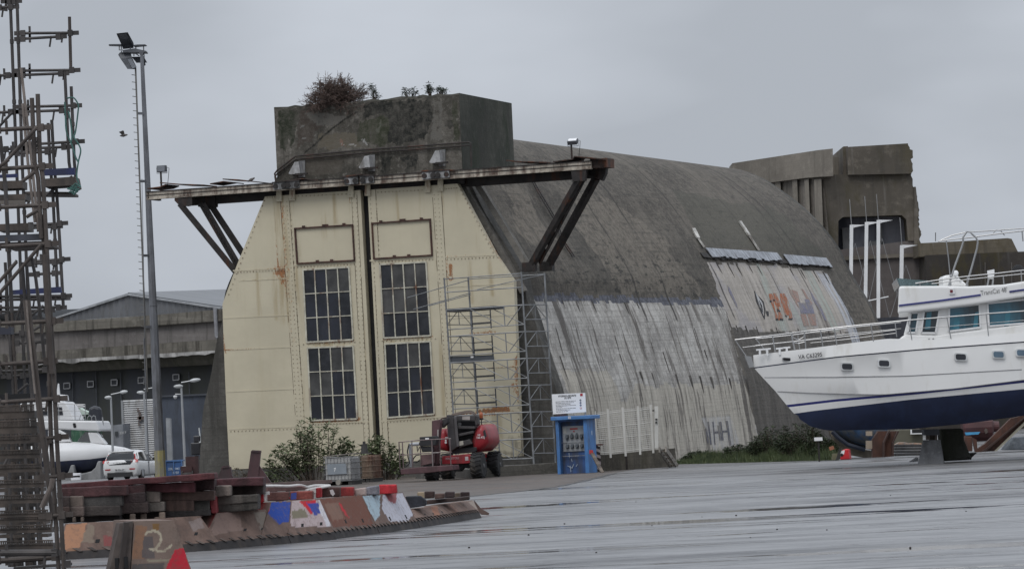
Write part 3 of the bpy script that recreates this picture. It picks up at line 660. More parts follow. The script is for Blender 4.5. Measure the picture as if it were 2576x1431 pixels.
def make_door(left_pts, right_pts, rect, wins, stile, seams, hangers, label, rivcols):
    fl_, ql = edge_fn(left_pts); fr_, qr = edge_fn(right_pts)
    ztop_ = (ql[0][1] + qr[0][1]) / 2; zbot = DZ0
    d = MB()
    d.grid(lambda a, b: BW(fl_(ztop_ + (zbot - ztop_) * b) * (1 - a) + fr_(ztop_ + (zbot - ztop_) * b) * a, -.02, ztop_ + (zbot - ztop_) * b), 90, 190)
    poly = [(u, min(max(z, zbot), ztop_)) for u, z in ql]; poly[0] = (poly[0][0], ztop_); poly[-1] = (poly[-1][0], zbot)
    pr = [(u, min(max(z, zbot), ztop_)) for u, z in qr]; pr[0] = (pr[0][0], ztop_); pr[-1] = (pr[-1][0], zbot)
    d.prism([BW(u, -.014, z) for u, z in poly + pr[::-1]], AA * .30)
    # overlapping plates: cover strips along the stiles and seams
    for (x0, y0), (x1, y1), w in stile:
        d.beam(onw(x0, y0, -.03), onw(x1, y1, -.03), w, .02, 0, up=-AA)
    for (x0, y0), (x1, y1) in seams:
        d.beam(onw(x0, y0, -.025), onw(x1, y1, -.025), .05, .012, 0, up=-AA)
    o = d.build('door', DOORM, bunker, recalc=False, label=label); colour_attr(o, 'rust', drust)
    gp_ = MB()
    for (x0, y0), (x1, y1), w in stile:
        for sg in (-1, 1):
            kk = 26
            for q in range(kk):
                if rnd.random() < .22: continue
                f0, f1 = q / kk, (q + 1) / kk; off = BB * (sg * (w / 2 + .012)); gp_.beam(onw(x0 + (x1 - x0) * f0, y0 + (y1 - y0) * f0, -.022) + off, onw(x0 + (x1 - x0) * f1, y0 + (y1 - y0) * f1, -.022) + off, .022 * rnd.uniform(.4, 1.2), .006, 0, up=-AA)
    go_ = gp_.build('plate_gap_shade', paint('rusty_gap_shade', (.09, .06, .04), .9, 0, .5, 3, (.03, .025, .02), .5), o); go_['kind'] = 'stuff'  # dark strips beside the stiles imitate shadow gaps at the plate edges
    # rivets
    rv = MB()
    def rivet(x, y):
        p = onw(x, y, -.045); rv.lathe(p, -AA, [(-.02, .023), (.012, .018), (.018, .006)], 6)
    for (x0, y0), (x1, y1), k in rivcols:
        for i in range(k + 1): f = i / k; rivet(x0 + (x1 - x0) * f, y0 + (y1 - y0) * f)
    rvo = rv.build('rivet_rows', RIV, o); rvo['kind'] = 'stuff'
    # brown framed panel
    rf = MB(); P = [onw(x, y, -.06) for x, y in rect]
    for i in range(4): rf.beam(P[i], P[(i + 1) % 4] + (P[(i + 1) % 4] - P[i]).normalized() * .028, .056, .09, 0, up=-AA)
    for f in (.15, .5, .55, .85): q = P[0].lerp(P[1], f); rf.box(q + V3((0, 0, .06)), .12, .08, .06)
    for f in (.35, .6): q = P[3].lerp(P[2], f); rf.box(q + V3((0, 0, .06)), .12, .08, .06)
    rf.build('hatch_frame', RUSTBAR, o)
    for q in wins:
        c = [onw(x, y, 0) for x, y in q]          # tl tr br bl
        w = MB()
        def wp(a, b, off): p = c[0].lerp(c[1], a).lerp(c[3].lerp(c[2], a), b); return p - AA * off
        for i in range(4):
            for j in range(3):
                tz = rnd.uniform(-.006, .006)
                w.add([wp((i + .02) / 4, (j + .02) / 3, .03 + tz), wp((i + .98) / 4, (j + .02) / 3, .03), wp((i + .98) / 4, (j + .98) / 3, .03 - tz), wp((i + .02) / 4, (j + .98) / 3, .03)], [(0, 1, 2, 3)], rnd.choice((0, 0, 1, 2, 2, 1) if j != 2 else (0, 2, 2)))
        w.add([wp(0, 0, .024), wp(1, 0, .024), wp(1, 1, .024), wp(0, 1, .024)], [(0, 1, 2, 3)], 0)
        wo = w.build('window', [GLASS, GLASS2, GLASS3], o)
        fbar = MB()
        for i in range(5): fbar.beam(wp(i / 4, 0, .05), wp(i / 4, 1, .05), .042 if 0 < i < 4 else .06, .05, 0, up=-AA)
        for j in range(4): fbar.beam(wp(0, j / 3, .052), wp(1, j / 3, .052), .034 if 0 < j < 3 else .06, .05, 0, up=-AA)
        fbar.build('glazing_bar', WBAR, o)
    for x, y0, y1 in hangers:
        h = MB(); a_ = onw(x - 7, y0, -.06); h.prism([onw(x - 5.5, y0, -.05), onw(x + 5.5, y0, -.05), onw(x + 7.5, y1, -.05), onw(x - 7.5, y1, -.05)], -AA * .07)
        for k in range(4):
            yy = y0 + (y1 - y0) * (k + .5) / 4
            for dx in (-4, 4): h.lathe(onw(x + dx, yy, -.12), -AA, [(0, .025), (.02, .015)], 6)
        h.build('hanger', paint('hanger_paint', mul(cream, .9), .6, 0, .15, 5, RUST, .25), o)
    return o
make_door([(668, 492), (597, 665), (560, 765), (563, 860), (570, 1030), (578, 1185)], [(907, 481), (944, 1167)],
          [(742, 575), (887, 566), (892, 655), (748, 663)],
          [[(763.4, 679), (879, 672), (889.5, 854), (772.6, 860.7)], [(774.7, 875), (889.6, 870), (900, 1053), (784, 1057)]],
          [((716, 500), (763, 1172), .34), ((891, 490), (926, 1165), .2)], [((586, 681), (722, 674)), ((577, 1079), (757, 1072)), ((728, 668), (895, 660)), ((780, 1066), (928, 1060)), ((562, 800), (735, 792)), ((565, 880), (738, 872)), ((570, 985), (745, 977)), ((600, 706), (724, 700)), ((686, 500), (700, 674))],
          [(703, 465, 507), (736, 463, 505), (884, 453, 496)], 'left cream door leaf with a brown framed hatch panel',
          [((711, 508), (755, 1165), 60), ((721, 508), (765, 1165), 60), ((728, 508), (772, 1165), 44), ((886, 500), (921, 1155), 58), ((896, 500), (930, 1155), 58), ((672, 497), (697, 496), 4), ((740, 494), (880, 488), 14), ((590, 685), (715, 679), 16), ((580, 1084), (750, 1077), 18), ((665, 505), (575, 740), 18), ((740, 672), (890, 664), 18), ((785, 1067), (925, 1062), 18), ((750, 866), (905, 859), 12)])
make_door([(925, 477), (960, 1164)], [(1151, 463), (1247, 640), (1293, 708), (1300, 870), (1312, 1147)],
          [(936, 562), (1082, 552), (1087, 642), (941, 651)],
          [[(957, 665.6), (1073, 659), (1084.6, 844), (966.8, 850)], [(969.7, 865), (1083.7, 858.6), (1094, 1041), (977, 1050)]],
          [((1098, 470), (1142, 1155), .34), ((938, 478), (973, 1160), .2)], [((1117, 647), (1249, 641)), ((930, 656), (1092, 648)), ((960, 1058), (1108, 1048)), ((1140, 1043), (1310, 1034)), ((1124, 722), (1293, 712)), ((1128, 800), (1297, 791)), ((1134, 930), (1302, 921))],
          [(926, 450, 493), (1077, 443, 484), (1109, 440, 481)], 'right cream door leaf behind the tower scaffold',
          [((1092, 490), (1134, 1155), 60), ((1102, 490), (1144, 1155), 60), ((931, 490), (966, 1155), 58), ((945, 490), (980, 1155), 58), ((950, 484), (1070, 478), 13), ((1122, 475), (1148, 473), 4), ((1158, 478), (1240, 634), 14), ((1125, 652), (1250, 646), 14), ((935, 659), (1088, 652), 18), ((965, 1061), (1100, 1052), 16), ((950, 858), (1095, 851), 13), ((1300, 880), (1306, 1140), 18)])
# the black slit between the leaves and the wall behind the beam
sl_ = MB(); sl_.prism([onw(900, 470, .31), onw(935, 470, .31), onw(970, 1167, .31), onw(930, 1167, .31)], AA * .05); sl_.build('door_gap', BLACK, bunker)
sill = MB(); q0, q1 = uz(560, 1150)[0], uz(1345, 1150)[0]
sill.box(BW((q0 + q1) / 2, .15, (DZ0 - .02) / 2), q1 - q0, 1.3, DZ0 - .03, Matrix.Rotation(-TH, 3, 'Z')); sill.build('sill', CON_DARK, bunker)

# ------------------------------------------------------------------ the sliding track across the front
CREAMRUST = paint('flaking_cream_beam', (.40, .36, .30), .7, 0, .25, 3, (.08, .05, .036), .5, 3.5)
def tb_(xy0, xy1, w0, w1, ztop0=None): pass
track = MB()
zb = onw(368, 486, -.5).z; za = onw(1487, 411, -.5).z
uA, uB = uz(368, 486, -.5)[0], uz(1487, 411, -.5)[0]
ROTB = Matrix.Rotation(-TH, 3, 'Z')
def slab(u0, u1, w0, w1, z0, z1, m, mb): mb.box(BW((u0 + u1) / 2, (w0 + w1) / 2, (z0 + z1) / 2), abs(u1 - u0), abs(w1 - w0), z1 - z0, ROTB, m)
zt = uz(668, 471, -.5)[1]
slab(uA, uB, -.50, -.42, zt - .14, zt + .12, 0, track)
slab(uA, uB, -.54, -.36, zt + .12, zt + .15, 1, track)
slab(uA, uB, -.54, -.36, zt - .17, zt - .14, 0, track)
slab(uA, uB, -.52, -.50, zt - .02, zt + .01, 1, track)
# the dark rear beam with its lower flange
slab(uz(470, 500, .4)[0], uB, .35, .65, zt - .45, zt + .1, 1, track)
slab(uA + .6, uB, -.42, .65, zt + .06, zt + .1, 1, track)
slab(uA, uA + .12, -.5, .65, zt - .17, zt + .12, 1, track)
track.build('track_beam', [CREAMRUST, DARKMETAL], bunker)
shd = MB(); slab(uz(672, 480)[0], uz(1165, 440)[0], .1, .45, uz(668, 492)[1] - .06, zt - .1, 0, shd); shd.build('track_shade_slab', DARKMETAL, bunker)  # dark slab standing in for the shadow band under the track beam
# roller boxes
for x in (706, 738, 886, 926, 1082, 1116):
    r_ = MB(); u = uz(x, 460, -.5)[0]; slab(u - .27, u + .27, -.62, -.2, zt - .12, zt + .13, 0, r_); slab(u - .3, u + .3, -.65, -.15, zt + .13, zt + .17, 1, r_)
    for k in (-.17, .17): r_.lathe(BW(u + k, -.66, zt + .0), AA, [(0, .1), (.06, .1)], 10, 1)
    r_.build('roller_box', [paint('flaking_black_white', (.05, .05, .05), .7, 0, .3, 4, (.42, .42, .42), .55, 3), DARKMETAL], bunker)
# bent rusty roof plates over the track
PL = paint('rusty_sheet', (.04, .028, .024), .85, 0, .4, 5, RUST, .4)
def plate(pts, w0, w1, th=.04):
    m = MB(); F = [onw(x, y, w0) for x, y in pts]
    b_ = [p + AA * (w1 - w0) for p in F]; n_ = len(F)
    up = V3((0, 0, th))
    for i in range(n_ - 1): m.hexa([F[i], F[i + 1], b_[i + 1], b_[i], F[i] + up, F[i + 1] + up, b_[i + 1] + up, b_[i] + up])
    m.build('cover_plate', PL, bunker)
for pts in ([(402, 461), (450, 465), (512, 467)], [(528, 464), (562, 458), (580, 460)], [(560, 452), (600, 454), (652, 460)], [(370, 476), (402, 472), (416, 466)], [(690, 461), (760, 451), (800, 455)], [(860, 446), (910, 440), (948, 444)], [(1060, 432), (1105, 429), (1150, 430)], [(1273, 405), (1300, 408), (1375, 410)], [(1391, 409), (1440, 402), (1445, 395), (1519, 402)]):
    plate(pts, -.6, .75)
# end gussets and raking struts
def gusset(poly, w0, w1):
    m = MB(); m.prism([onw(x, y, w0) for x, y in poly], AA * (w1 - w0)); m.build('gusset', DARKMETAL, bunker)
gusset([(439, 494), (483, 492), (483, 516), (470, 519), (452, 518), (439, 505)], -.5, -.3)
gusset([(498, 493), (541, 491), (541, 520), (525, 527), (498, 520)], .3, .6)
gusset([(1436, 428), (1474, 425), (1472, 455), (1440, 457)], -.5, -.3)
gusset([(1480, 404), (1519, 398), (1525, 412), (1523, 436), (1514, 455), (1480, 440)], .35, .65)
slab_ = MB(); slab(uB - .1, uB + .55, -.3, .65, zt - .12, zt + .22, 0, slab_); slab_.build('end_plate', PL, bunker)
def strut(a, wa, b, wb, w=.2, h=.22):
    m = MB(); m.beam(onw(*a, wa), onw(*b, wb), w, h); m.build('strut', DARKMETAL, bunker)
strut((452, 512), -.45, (598, 690), .5); strut((533, 520), .4, (622, 655), .9, .2, .24)
strut((1459, 448), -.4, (1334, 672), 1.0); strut((1500, 448), .5, (1380, 668), 2.3, .2, .26)
m = MB()
def lattice(a, wa, b, wb, sep):
    p, q = onw(*a, wa), onw(*b, wb); s_ = BB * sep
    for k in (-1, 1): m.beam(p + s_ * k, q + s_ * k, .06, .1)
    for i in range(5):
        f = (i + .5) / 5; c_ = p.lerp(q, f); d_ = (q - p).normalized() * .32
        m.beam(c_ - d_, c_ + d_, .18, .03)
lattice((508, 512), -.1, (603, 675), .6, .1); m.build('lattice_strut', DARKMETAL, bunker); m = MB(); lattice((1468, 446), .1, (1352, 664), 1.5, .09)
m.build('lattice_strut', DARKMETAL, bunker)
# feet of the right struts, where they meet the wall
m = MB(); 
for x, y, w in ((1332, 672, 1.0), (1376, 670, 2.3)): m = MB(); m.box(onw(x, y, w), .5, .35, .35, ROTB); m.build('strut_foot', DARKMETAL, bunker)
# pipe along the tower front, and three sheave boxes
pp = MB()
for k, (dz, r) in enumerate(((0, .035), (-.12, .03))):
    P = [onw(x, y, W_T - .12) + V3((0, 0, dz)) for x, y in [(694, 452), (691, 437), (698, 428), (744, 393), (800, 388), (930, 376), (1060, 367), (1180, 358), (1184, 361)]] + ([onw(1186, 420, W_T - .12)] if k == 0 else [])
    pp.tube(P, r, 6)
pp.build('conduit', paint('rusty_pipe', (.034, .029, .026), .8, 0, .3, 5, (.06, .03, .02), .3), bunker)
for (bx, by, tx) in ((752, 426, 0), (928, 411, 0), (1105, 398, 0)):
    s_ = MB(); q = lambda x, y, w: onw(bx + x, by + y, w)
    s_.prism([q(-1, -20, W_T - .02), q(16, -22, W_T - .02), q(16, 20, W_T - .02), q(0, 20, W_T - .02)], -AA * .05, 1)
    s_.prism([q(-17, 12, W_T - .05), q(-12, 14, W_T - .05), q(12, 12, W_T - .05), q(8, -18, W_T - .05), q(-2, -17, W_T - .05)], -AA * .38, 0)
    s_.box(q(6, 12, W_T - .5), .5, .1, .07, ROTB, 2)
    s_.build('sheave_box', [paint('pale_grey_box', (.34, .34, .34), .6, 0, .25, 5, (.13, .12, .11), .35), paint('back_plate', (.20, .2, .2), .6, 0, .2), DARKMETAL], bunker)

# ------------------------------------------------------------------ raised apron and kerb walls in front
KC = concrete('kerb_concrete', (.085, .078, .066), (.04, .037, .033), (.15, .14, .12), moss=(.03, .034, .02), sk=.6, mossamt=.5, scale=1.2)
kA, kB = gnd(1215, 1201), gnd(1403, 1190)
ap = MB(); ap.prism([kA + V3((0, .35, .30)), kB + V3((0, .35, .30)), gnd(1480, 1180) + V3((0, 3, .30)), BW(uR + 1, 0, .30), BW(uz(1180, 1150)[0], -.5, .30), BW(uz(1180, 1150)[0], -6, .30)], V3((0, 0, -.3)))
tag(ap.build('apron', concrete('apron_concrete', (.10, .095, .088), (.06, .055, .05), (.15, .145, .135), sk=0, lines=False)), 'raised concrete apron before the bunker doors', kind='structure')
def wallrun(p, q, h0, h1, th, name, label, mat=KC):
    m = MB(); d = (q - p).normalized(); s_ = V3((-d.y, d.x, 0)) * th; k = 14
    for i in range(k):
        a_, b_ = p.lerp(q, i / k), p.lerp(q, (i + 1) / k); ha, hb = h0 + (h1 - h0) * i / k, h0 + (h1 - h0) * (i + 1) / k
        ha += rnd.uniform(-.01, .01)
        m.hexa([a_, b_, b_ + s_, a_ + s_, a_ + V3((0, 0, ha)), b_ + V3((0, 0, hb)), b_ + s_ + V3((0, 0, hb)), a_ + s_ + V3((0, 0, ha))])
    return tag(m.build(name, mat), label, 'kerb wall')
wallrun(kA, kB, .32, .38, .34, 'kerb_wall', 'low mossy concrete kerb wall beneath the silver tower scaffold')
def strip_mat():
    t = NT('brown_worn_concrete'); n = t.noise(.5, 6, .68, sc=(.5, 1, 1), dist=.6); f = t.noise(3, 6, .75, loc=(4, 4, 0)); c = t.mix(t.ramp(n, .4, .6), (.066, .055, .048), (.125, .108, .096)); c = t.mix(t.ramp(f, .52, .66, 0, .5), c, (.17, .15, .135)); c = t.mix(t.ramp(f, .45, .34, 0, .6), c, (.04, .034, .03)); o = t.noise(.8, 5, .7, sc=(.25, 1, 1), loc=(1, 7, 0)); c = t.mix(t.ramp(o, .58, .62, 0, .6), c, (.13, .075, .045)); c = t.mix(t.ramp(o, .42, .39, 0, .7), c, (.035, .03, .028))
    t.col(c); t.set(t.ramp(n, .4, .6, .55, .75), 0, .3); t.bump(f, .15, .02); return t.mat
SM = strip_mat(); sb = MB(); E_ = [gnd(*p, .004) for p in ((560, 1290), (760, 1272), (1000, 1258), (1190, 1247), (1300, 1236), (1400, 1224), (1480, 1207), (1545, 1190), (1560, 1186))]; bkp = [BW(4, 6, .004), BW(-16, 6, .004), gnd(420, 1262, .004)]
sb.add(E_ + bkp, [list(range(len(E_) + len(bkp)))]); so_ = sb.build('concrete_strip', SM, loc=(0, 120, 0)); tag(so_, 'brown worn concrete strip before the bunker doors', kind='structure')
ln = MB()
for p, q in zip(E_[1:], E_[2:-1]):
    d_ = (q - p).normalized(); s_ = V3((-d_.y, d_.x, 0)) * .10; k_ = 10
    for i in range(k_):
        a_, b_ = p.lerp(q, i / k_), p.lerp(q, (i + 1) / k_); w_ = s_ * rnd.uniform(.2, 1.2); ln.add([a_ + V3((0, 0, .004)) - w_, b_ + V3((0, 0, .004)) - w_, b_ + V3((0, 0, .004)) + w_, a_ + V3((0, 0, .004)) + w_], [(0, 1, 2, 3)])
tag(ln.build('concrete_joint', paint('wet_joint_line', (.03, .028, .028), .4), loc=(0, 110, 0)), 'dark joint along the concrete strip', kind='structure')
for k, (x, y) in enumerate(((1955, 1332), (2080, 1333), (1640, 1322), (1888, 1352), (2430, 1286), (1852, 1297), (1766, 1300), (1500, 1390), (2290, 1378), (1420, 1318), (1330, 1346), (2240, 1246), (1600, 1262), (1180, 1378))):
    m = MB(); q = gnd(x, y); r_ = rnd.uniform(.008, .017); m.lathe(q + V3((0, 0, .0)), (rnd.uniform(-.2, .2), rnd.uniform(-.2, .2), 1), [(0, r_), (r_ * .6, r_ * 1.2), (r_ * 1.2, r_ * .8), (r_ * 1.4, r_ * .2)], 7); tag(m.build('stone', DARKMETAL, smooth=True), 'small dark stone lying on the open wet yard', 'stone', 'dark stones scattered on the yard')
wallrun(gnd(930, 1212), gnd(1012, 1197), .27, .26, .34, 'kerb_wall', 'short dark kerb wall between the pallet tanks and the red lift')
# ================================================================== background left: old bunker with a corrugated roof
def slope_wall(Dl, xl, Dr, xr):
    def D(x): return Dl + (Dr - Dl) * (x - xl) / (xr - xl)
    return D
DW = slope_wall(279, 141, 270, 548)
def wp(x, y, back=0.0): return at(x, y, DW(x) + back)
CON_L = concrete('old_bunker_wall', (.155, .14, .132), (.105, .095, .09), (.20, .185, .175), sk=.45, scale=.22)
CON_OC = concrete('ochre_stained_parapet', (.125, .114, .096), (.07, .064, .055), (.175, .162, .138), streak=(.03, .027, .022), sk=.9, scale=.3)
CON_MS = concrete('mossy_ledge', (.075, .07, .056), (.045, .043, .034), (.105, .098, .08), moss=(.03, .034, .018), sk=.5, scale=.3)
def corr(name, c, period, axis='X', rough=.5):
    t = NT(name); w = t.n.new('ShaderNodeTexWave'); w.bands_direction = axis; t.link(t.mapped(), w.inputs[0]); w.inputs['Scale'].default_value = .314 / period
    n = t.noise(.4, 5, .6); cc = t.mix(t.ramp(n, .3, .7), mul(c, .85), mul(c, 1.12)); t.col(t.mix(t.ramp(t.noise(1.5, 4, .6, sc=(1, 1, .1)), .5, .75, 0, .4), cc, mul(c, .6)))
    t.set(rough, .3); t.bump(w.outputs['Fac'], 1, .06); return t.mat
lb = thing('concrete_warehouse', 'long stained concrete bunker with a corrugated grey gable roof behind the light mast', 'warehouse', gnd(340, 1215))
def poly(pts, thick, mat, name, parent, back=0.0):
    m = MB(); m.prism([wp(x, y, back) for x, y in pts], V3((0, thick, 0))); return m.build(name, mat, parent)
def corr_poly(name, top, bot, period, mat, parent, wpf, amp=.07):
    """corrugated sheet between an upper and a lower line of the photo"""
    m = MB(); (xa, _), (xb, _) = bot[0], bot[-1]
    def yl(L, x):
        for (x0, y0), (x1, y1) in zip(L, L[1:]):
            if x0 <= x <= x1: return y0 + (y1 - y0) * (x - x0) / (x1 - x0)
        return L[-1][1]
    W = (wpf(xb, bot[-1][1]) - wpf(xa, bot[0][1])).length; n = int(W / period) * 4; row = []
    for i in range(n + 1):
        x = xa + (xb - xa) * i / n; o = V3((0, amp * (0, 1, 1, 0)[i % 4], 0)); yb, yt = yl(bot, x), yl(top, x)
        row.append((wpf(x, yb) + o, wpf(x, min(yt, yb)) + o))
    for p, q in zip(row, row[1:]): m.add([p[0], q[0], q[1], p[1]], [(0, 1, 2, 3)])
    return m.build(name, mat, parent)
CORR_G = paint('corrugated_grey_sheet', (.135, .138, .145), .5, .2, .12, .3, (.11, .11, .11), .3)
corr_poly('gable', [(120, 806), (133, 801), (324, 741), (560, 776)], [(120, 811), (133, 809), (380, 793), (560, 780)], .55, CORR_G, lb, wp)
m = MB(); m.prism([wp(322, 741), wp(556, 775), wp(640, 770, 30), wp(600, 731, 60)], V3((0, 0, .15))); 
m.prism([wp(133, 803), wp(324, 741), wp(600, 731, 60), wp(300, 770, 60)], V3((0, 0, .12)))
m.build('roof', paint('grey_roof_sheet', (.13, .134, .14), .45, .2, .1, .2), lb)
m = MB(); m.beam(wp(128, 804, -.1), wp(324, 740.5, -.1), .2, .12); m.beam(wp(324, 740.5, -.1), wp(556, 775, -.1), .2, .12); m.build('verge_trim', paint('pale_trim', (.3, .31, .32), .5), lb)
m = MB(); m.prism([wp(-80, 796, 3), wp(60, 783, 3), wp(215, 776, 20), wp(215, 830, 20), wp(-80, 840, 3)], V3((0, .3, 0))); m.build('roof', paint('lower_roof_sheet', (.14, .145, .15), .5, .2, .1, .2), lb)
poly([(-80, 820), (141, 809), (380, 793), (600, 774), (600, 804), (380, 821), (141, 834), (-80, 845)], 3, CON_OC, 'parapet', lb, -.5)
poly([(-80, 845), (141, 834), (380, 821), (600, 804), (600, 850), (380, 869), (141, 884), (-80, 896)], 3, CON_L, 'wall', lb)
# ragged ledge
def ragged(pts_top, pts_bot, back, mat, name, jag, thick=1.2):
    m = MB(); n = 80; (xa, ya), (xb, yb) = pts_top[0], pts_top[-1]
    T = [wp(xa + (xb - xa) * i / n, ya + (yb - ya) * i / n, back) for i in range(n + 1)]
    (xa, ya), (xb, yb) = pts_bot[0], pts_bot[-1]
    B_ = [wp(xa + (xb - xa) * i / n, ya + (yb - ya) * i / n + jag * fbm(V3((i * .21, back, 1))) , back) for i in range(n + 1)]
    th = V3((0, thick, 0))
    for i in range(n): m.hexa([B_[i], B_[i + 1], B_[i + 1] + th, B_[i] + th, T[i], T[i + 1], T[i + 1] + th, T[i] + th])
    m.build(name, mat, lb)
ragged([(-80, 896), (600, 850)], [(-80, 920), (600, 886)], -.9, CON_OC, 'ledge', 0, 2)
ragged([(-80, 917), (600, 878)], [(-80, 925), (600, 887)], -1.15, paint('broken_pale_edge', (.36, .35, .335), .9, 0, .35, .6, (.10, .095, .09), .35, 1.2), 'broken_edge', 5, .5)
m = MB(); m.prism([wp(-80, 915, -.5), wp(600, 876, -.5), wp(600, 913, .2), wp(-80, 948, .2)], V3((0, 2.0, 0))); m.build('lower_band', CON_MS, lb)
FAC = paint('dark_navy_cladding', (.032, .035, .045), .6, 0, .3, .15, (.03, .032, .022), .4, .25)
poly([(-80, 946), (600, 911), (600, 1230), (-80, 1240)], .6, FAC, 'facade', lb, 2.3)
for x, y in ((168, 970), (227.5, 965.5), (287, 961.5), (355, 956), (442.5, 948.5)):
    m = MB(); P = [wp(x + dx, y + dy, 1.9) for dx, dy in ((-7.5, -6.5), (7.5, -7.3), (7.5, 6.7), (-7.5, 7.5))]
    for i in range(4): m.beam(P[i], P[(i + 1) % 4], .06, .07)
    o = m.build('window_frame', paint('pale_window_frame', (.4, .4, .4), .6), lb); m = MB(); m.add([p + V3((0, .03, 0)) for p in P], [(0, 1, 2, 3)]); m.build('pane', GLASS, o)
m = MB()
for x0, x1 in ((182, 186), (241, 246), (303, 308), (361, 368), (475, 481), (533, 540)): m.beam(wp(x0, 935, 1.95), wp(x1, 1100, 1.95), .06, .06)
o = m.build('cladding_joint', paint('joint_trim', (.07, .075, .085), .6), lb); o['kind'] = 'stuff'
m = MB(); m.prism([wp(240, 846, -.02), wp(257, 845, -.02), wp(257, 872, -.02), wp(241, 873, -.02)], V3((0, .1, 0))); m.build('window', paint('dark_opening', (.04, .038, .038), .9), lb)
m = MB(); m.tube([wp(541, 775, -.7), wp(545, 846, -.7), wp(549, 850, -.7)], .13, 8); m.build('downpipe', paint('grey_pipe', (.2, .2, .21), .5), lb)

# corrugated shed, dark container wall, small service boxes
def px_box(name, label, cat, tl, tr, br, bl, D, depth, mat, side=None):
    m = MB(); F = [at(*q, D) for q in (bl, br, tr, tl)]; F[0].z = F[1].z = 0
    o_ = AA * depth; m.hexa([F[0], F[1], F[1] + o_, F[0] + o_, F[3], F[2], F[2] + o_, F[3] + o_]); return m
sh = thing('corrugated_shed', 'pale corrugated metal shed standing between two street lamps', 'shed', gnd(345, 1200))
SHM = paint('pale_corrugated_sheet', (.30, .305, .31), .45, .3, .12, .5, (.17, .165, .16), .35)
m = MB(); a, b = at(307, 1010, 235), at(386, 1000, 235); a2, b2 = at(309, 1010, 235), at(391, 1000, 235); n = 34
zt_ = (a.z + b.z) / 2; rows = []
for i in range(n * 3 + 1):
    f = i / (n * 3); z = zt_ * f; off = V3((0, .05 * (0, 1, .4)[i % 3] * -1, 0)); rows.append((V3((a.x, 235, z)) + off, V3((b.x + .1, 235, z)) + off))
for p, q in zip(rows, rows[1:]): m.add([p[0], p[1], q[1], q[0]], [(0, 1, 2, 3)])
m.build('front_panel', SHM, sh)
m = MB(); m.box(((a.x + b.x) / 2, 238.1, zt_ / 2 - .05), b.x - a.x - .1, 6, zt_ - .1); m.build('shed_body', SHM, sh)
m = MB(); m.box((a.x, 234.95, zt_ / 2), .12, .14, zt_); m.box((b.x + .1, 234.95, zt_ / 2), .2, .16, zt_ + .1); m.build('corner_trim', paint('grey_trim', (.24, .245, .25), .5), sh)
m = MB()
for x, y, s_ in ((352, 1048, 1), (347, 1030, .5), (349, 1065, .4)): m.box(at(x, y, 234.85), .16 * s_, .04, .5 * s_); m.box(at(x + 2, y + 3, 234.85), .4 * s_, .04, .16 * s_)
m.build('rust_patch', paint('rust_patch', (.13, .10, .09), .8), sh)
ob = thing('site_cabin', 'small plain grey cabin joined to the corrugated shed', 'cabin', gnd(297, 1202))
m = px_box('', '', '', (285, 1069), (309, 1066), (312, 1205), (288, 1206), 234, 2.2, None); m.build('cabin_body', paint('grey_cabin_panel', (.22, .23, .25), .5), ob)
m = MB(); P = [at(x, y, 233.9) for x, y in ((289, 1085), (297, 1084.5), (297.5, 1095), (289.5, 1095.5))]; m.prism(P, V3((0, .05, 0))); m.build('window', paint('cabin_window', (.05, .055, .06), .3), ob)
m = MB(); lettering(m, '2317', at(300.5, 1091, 233.85), RT0, UP0, .14, bold=.01); m.build('lettering', paint('white_lettering', (.5, .5, .5), .6), ob)
cn = thing('dark_storage_block', 'large slate blue flat sided storage block beside the left edge of the domed bunker', 'storage block', gnd(470, 1196))
m = px_box('', '', '', (394, 997), (560, 990), (560, 1190), (394, 1197), 228, 6, None); m.build('block_body', paint('slate_blue_panel', (.045, .054, .073), .55, 0, .25, .4, (.03, .034, .042), .3), cn)
m = MB(); m.beam(at(394, 997, 227.9), at(560, 990, 227.9), .1, .1); m.build('top_trim', paint('slate_trim', (.05, .055, .065), .5), cn)
lpn = MB(); P = [at(x, y, 222) for x, y in ((417, 1051), (428, 1052), (434, 1190), (422, 1190))]; lpn.prism(P, V3((0, .8, 0)))
tag(lpn.build('service_pillar', paint('light_grey_pillar', (.26, .27, .28), .5)), 'narrow pale grey service pillar just right of the light mast', 'service pillar')
# blue waste container with white lettering
bc = thing('blue_container', 'blue container with white lettering behind the light mast foot', 'container', gnd(440, 1194))
m = MB(); p0 = at(418, 1190, 190); p1 = at(458, 1188, 190); h = at(440, 1160, 190).z
m.box(((p0.x + p1.x) / 2, 190.6, h / 2), p1.x - p0.x, 1.2, h); bevel(m.build('container_body', paint('container_blue', (.03, .085, .22), .5, 0, .2, 2, (.05, .06, .08), .3), bc), .04)
m = MB(); m.box(((p0.x + p1.x) / 2, 190.6, h + .03), p1.x - p0.x + .1, 1.3, .07); 
for k in (0, .5, 1): m.box((p0.x + (p1.x - p0.x) * k, 189.97, h / 2), .05, .06, h)
m.build('rib', paint('container_rib', (.05, .12, .27), .5), bc)
m = MB(); lettering(m, 'CERL 110401 9', V3((p0.x + .1, 189.96, h * .52)), RT0, V3((0, 0, 1)), .11, width=(p1.x - p0.x) * .85); lettering(m, '1250', V3((p0.x + .3, 189.96, h * .3)), RT0, V3((0, 0, 1)), .11); m.build('lettering', paint('white_paint_marks', (.5, .55, .6), .6), bc)
wb = MB(); q = gnd(464, 1190)
q = at(465, 1190, 189)
for k in range(3): wb.box((q.x, 189, .11 + k * .2), .24, .3, .19)
bevel(wb.build('white_jerrycan', paint('white_plastic', (.5, .5, .5), .5)), .02); tag(bpy.context.scene.collection.objects[-1], 'white stacked plastic can next to the blue container', 'can')

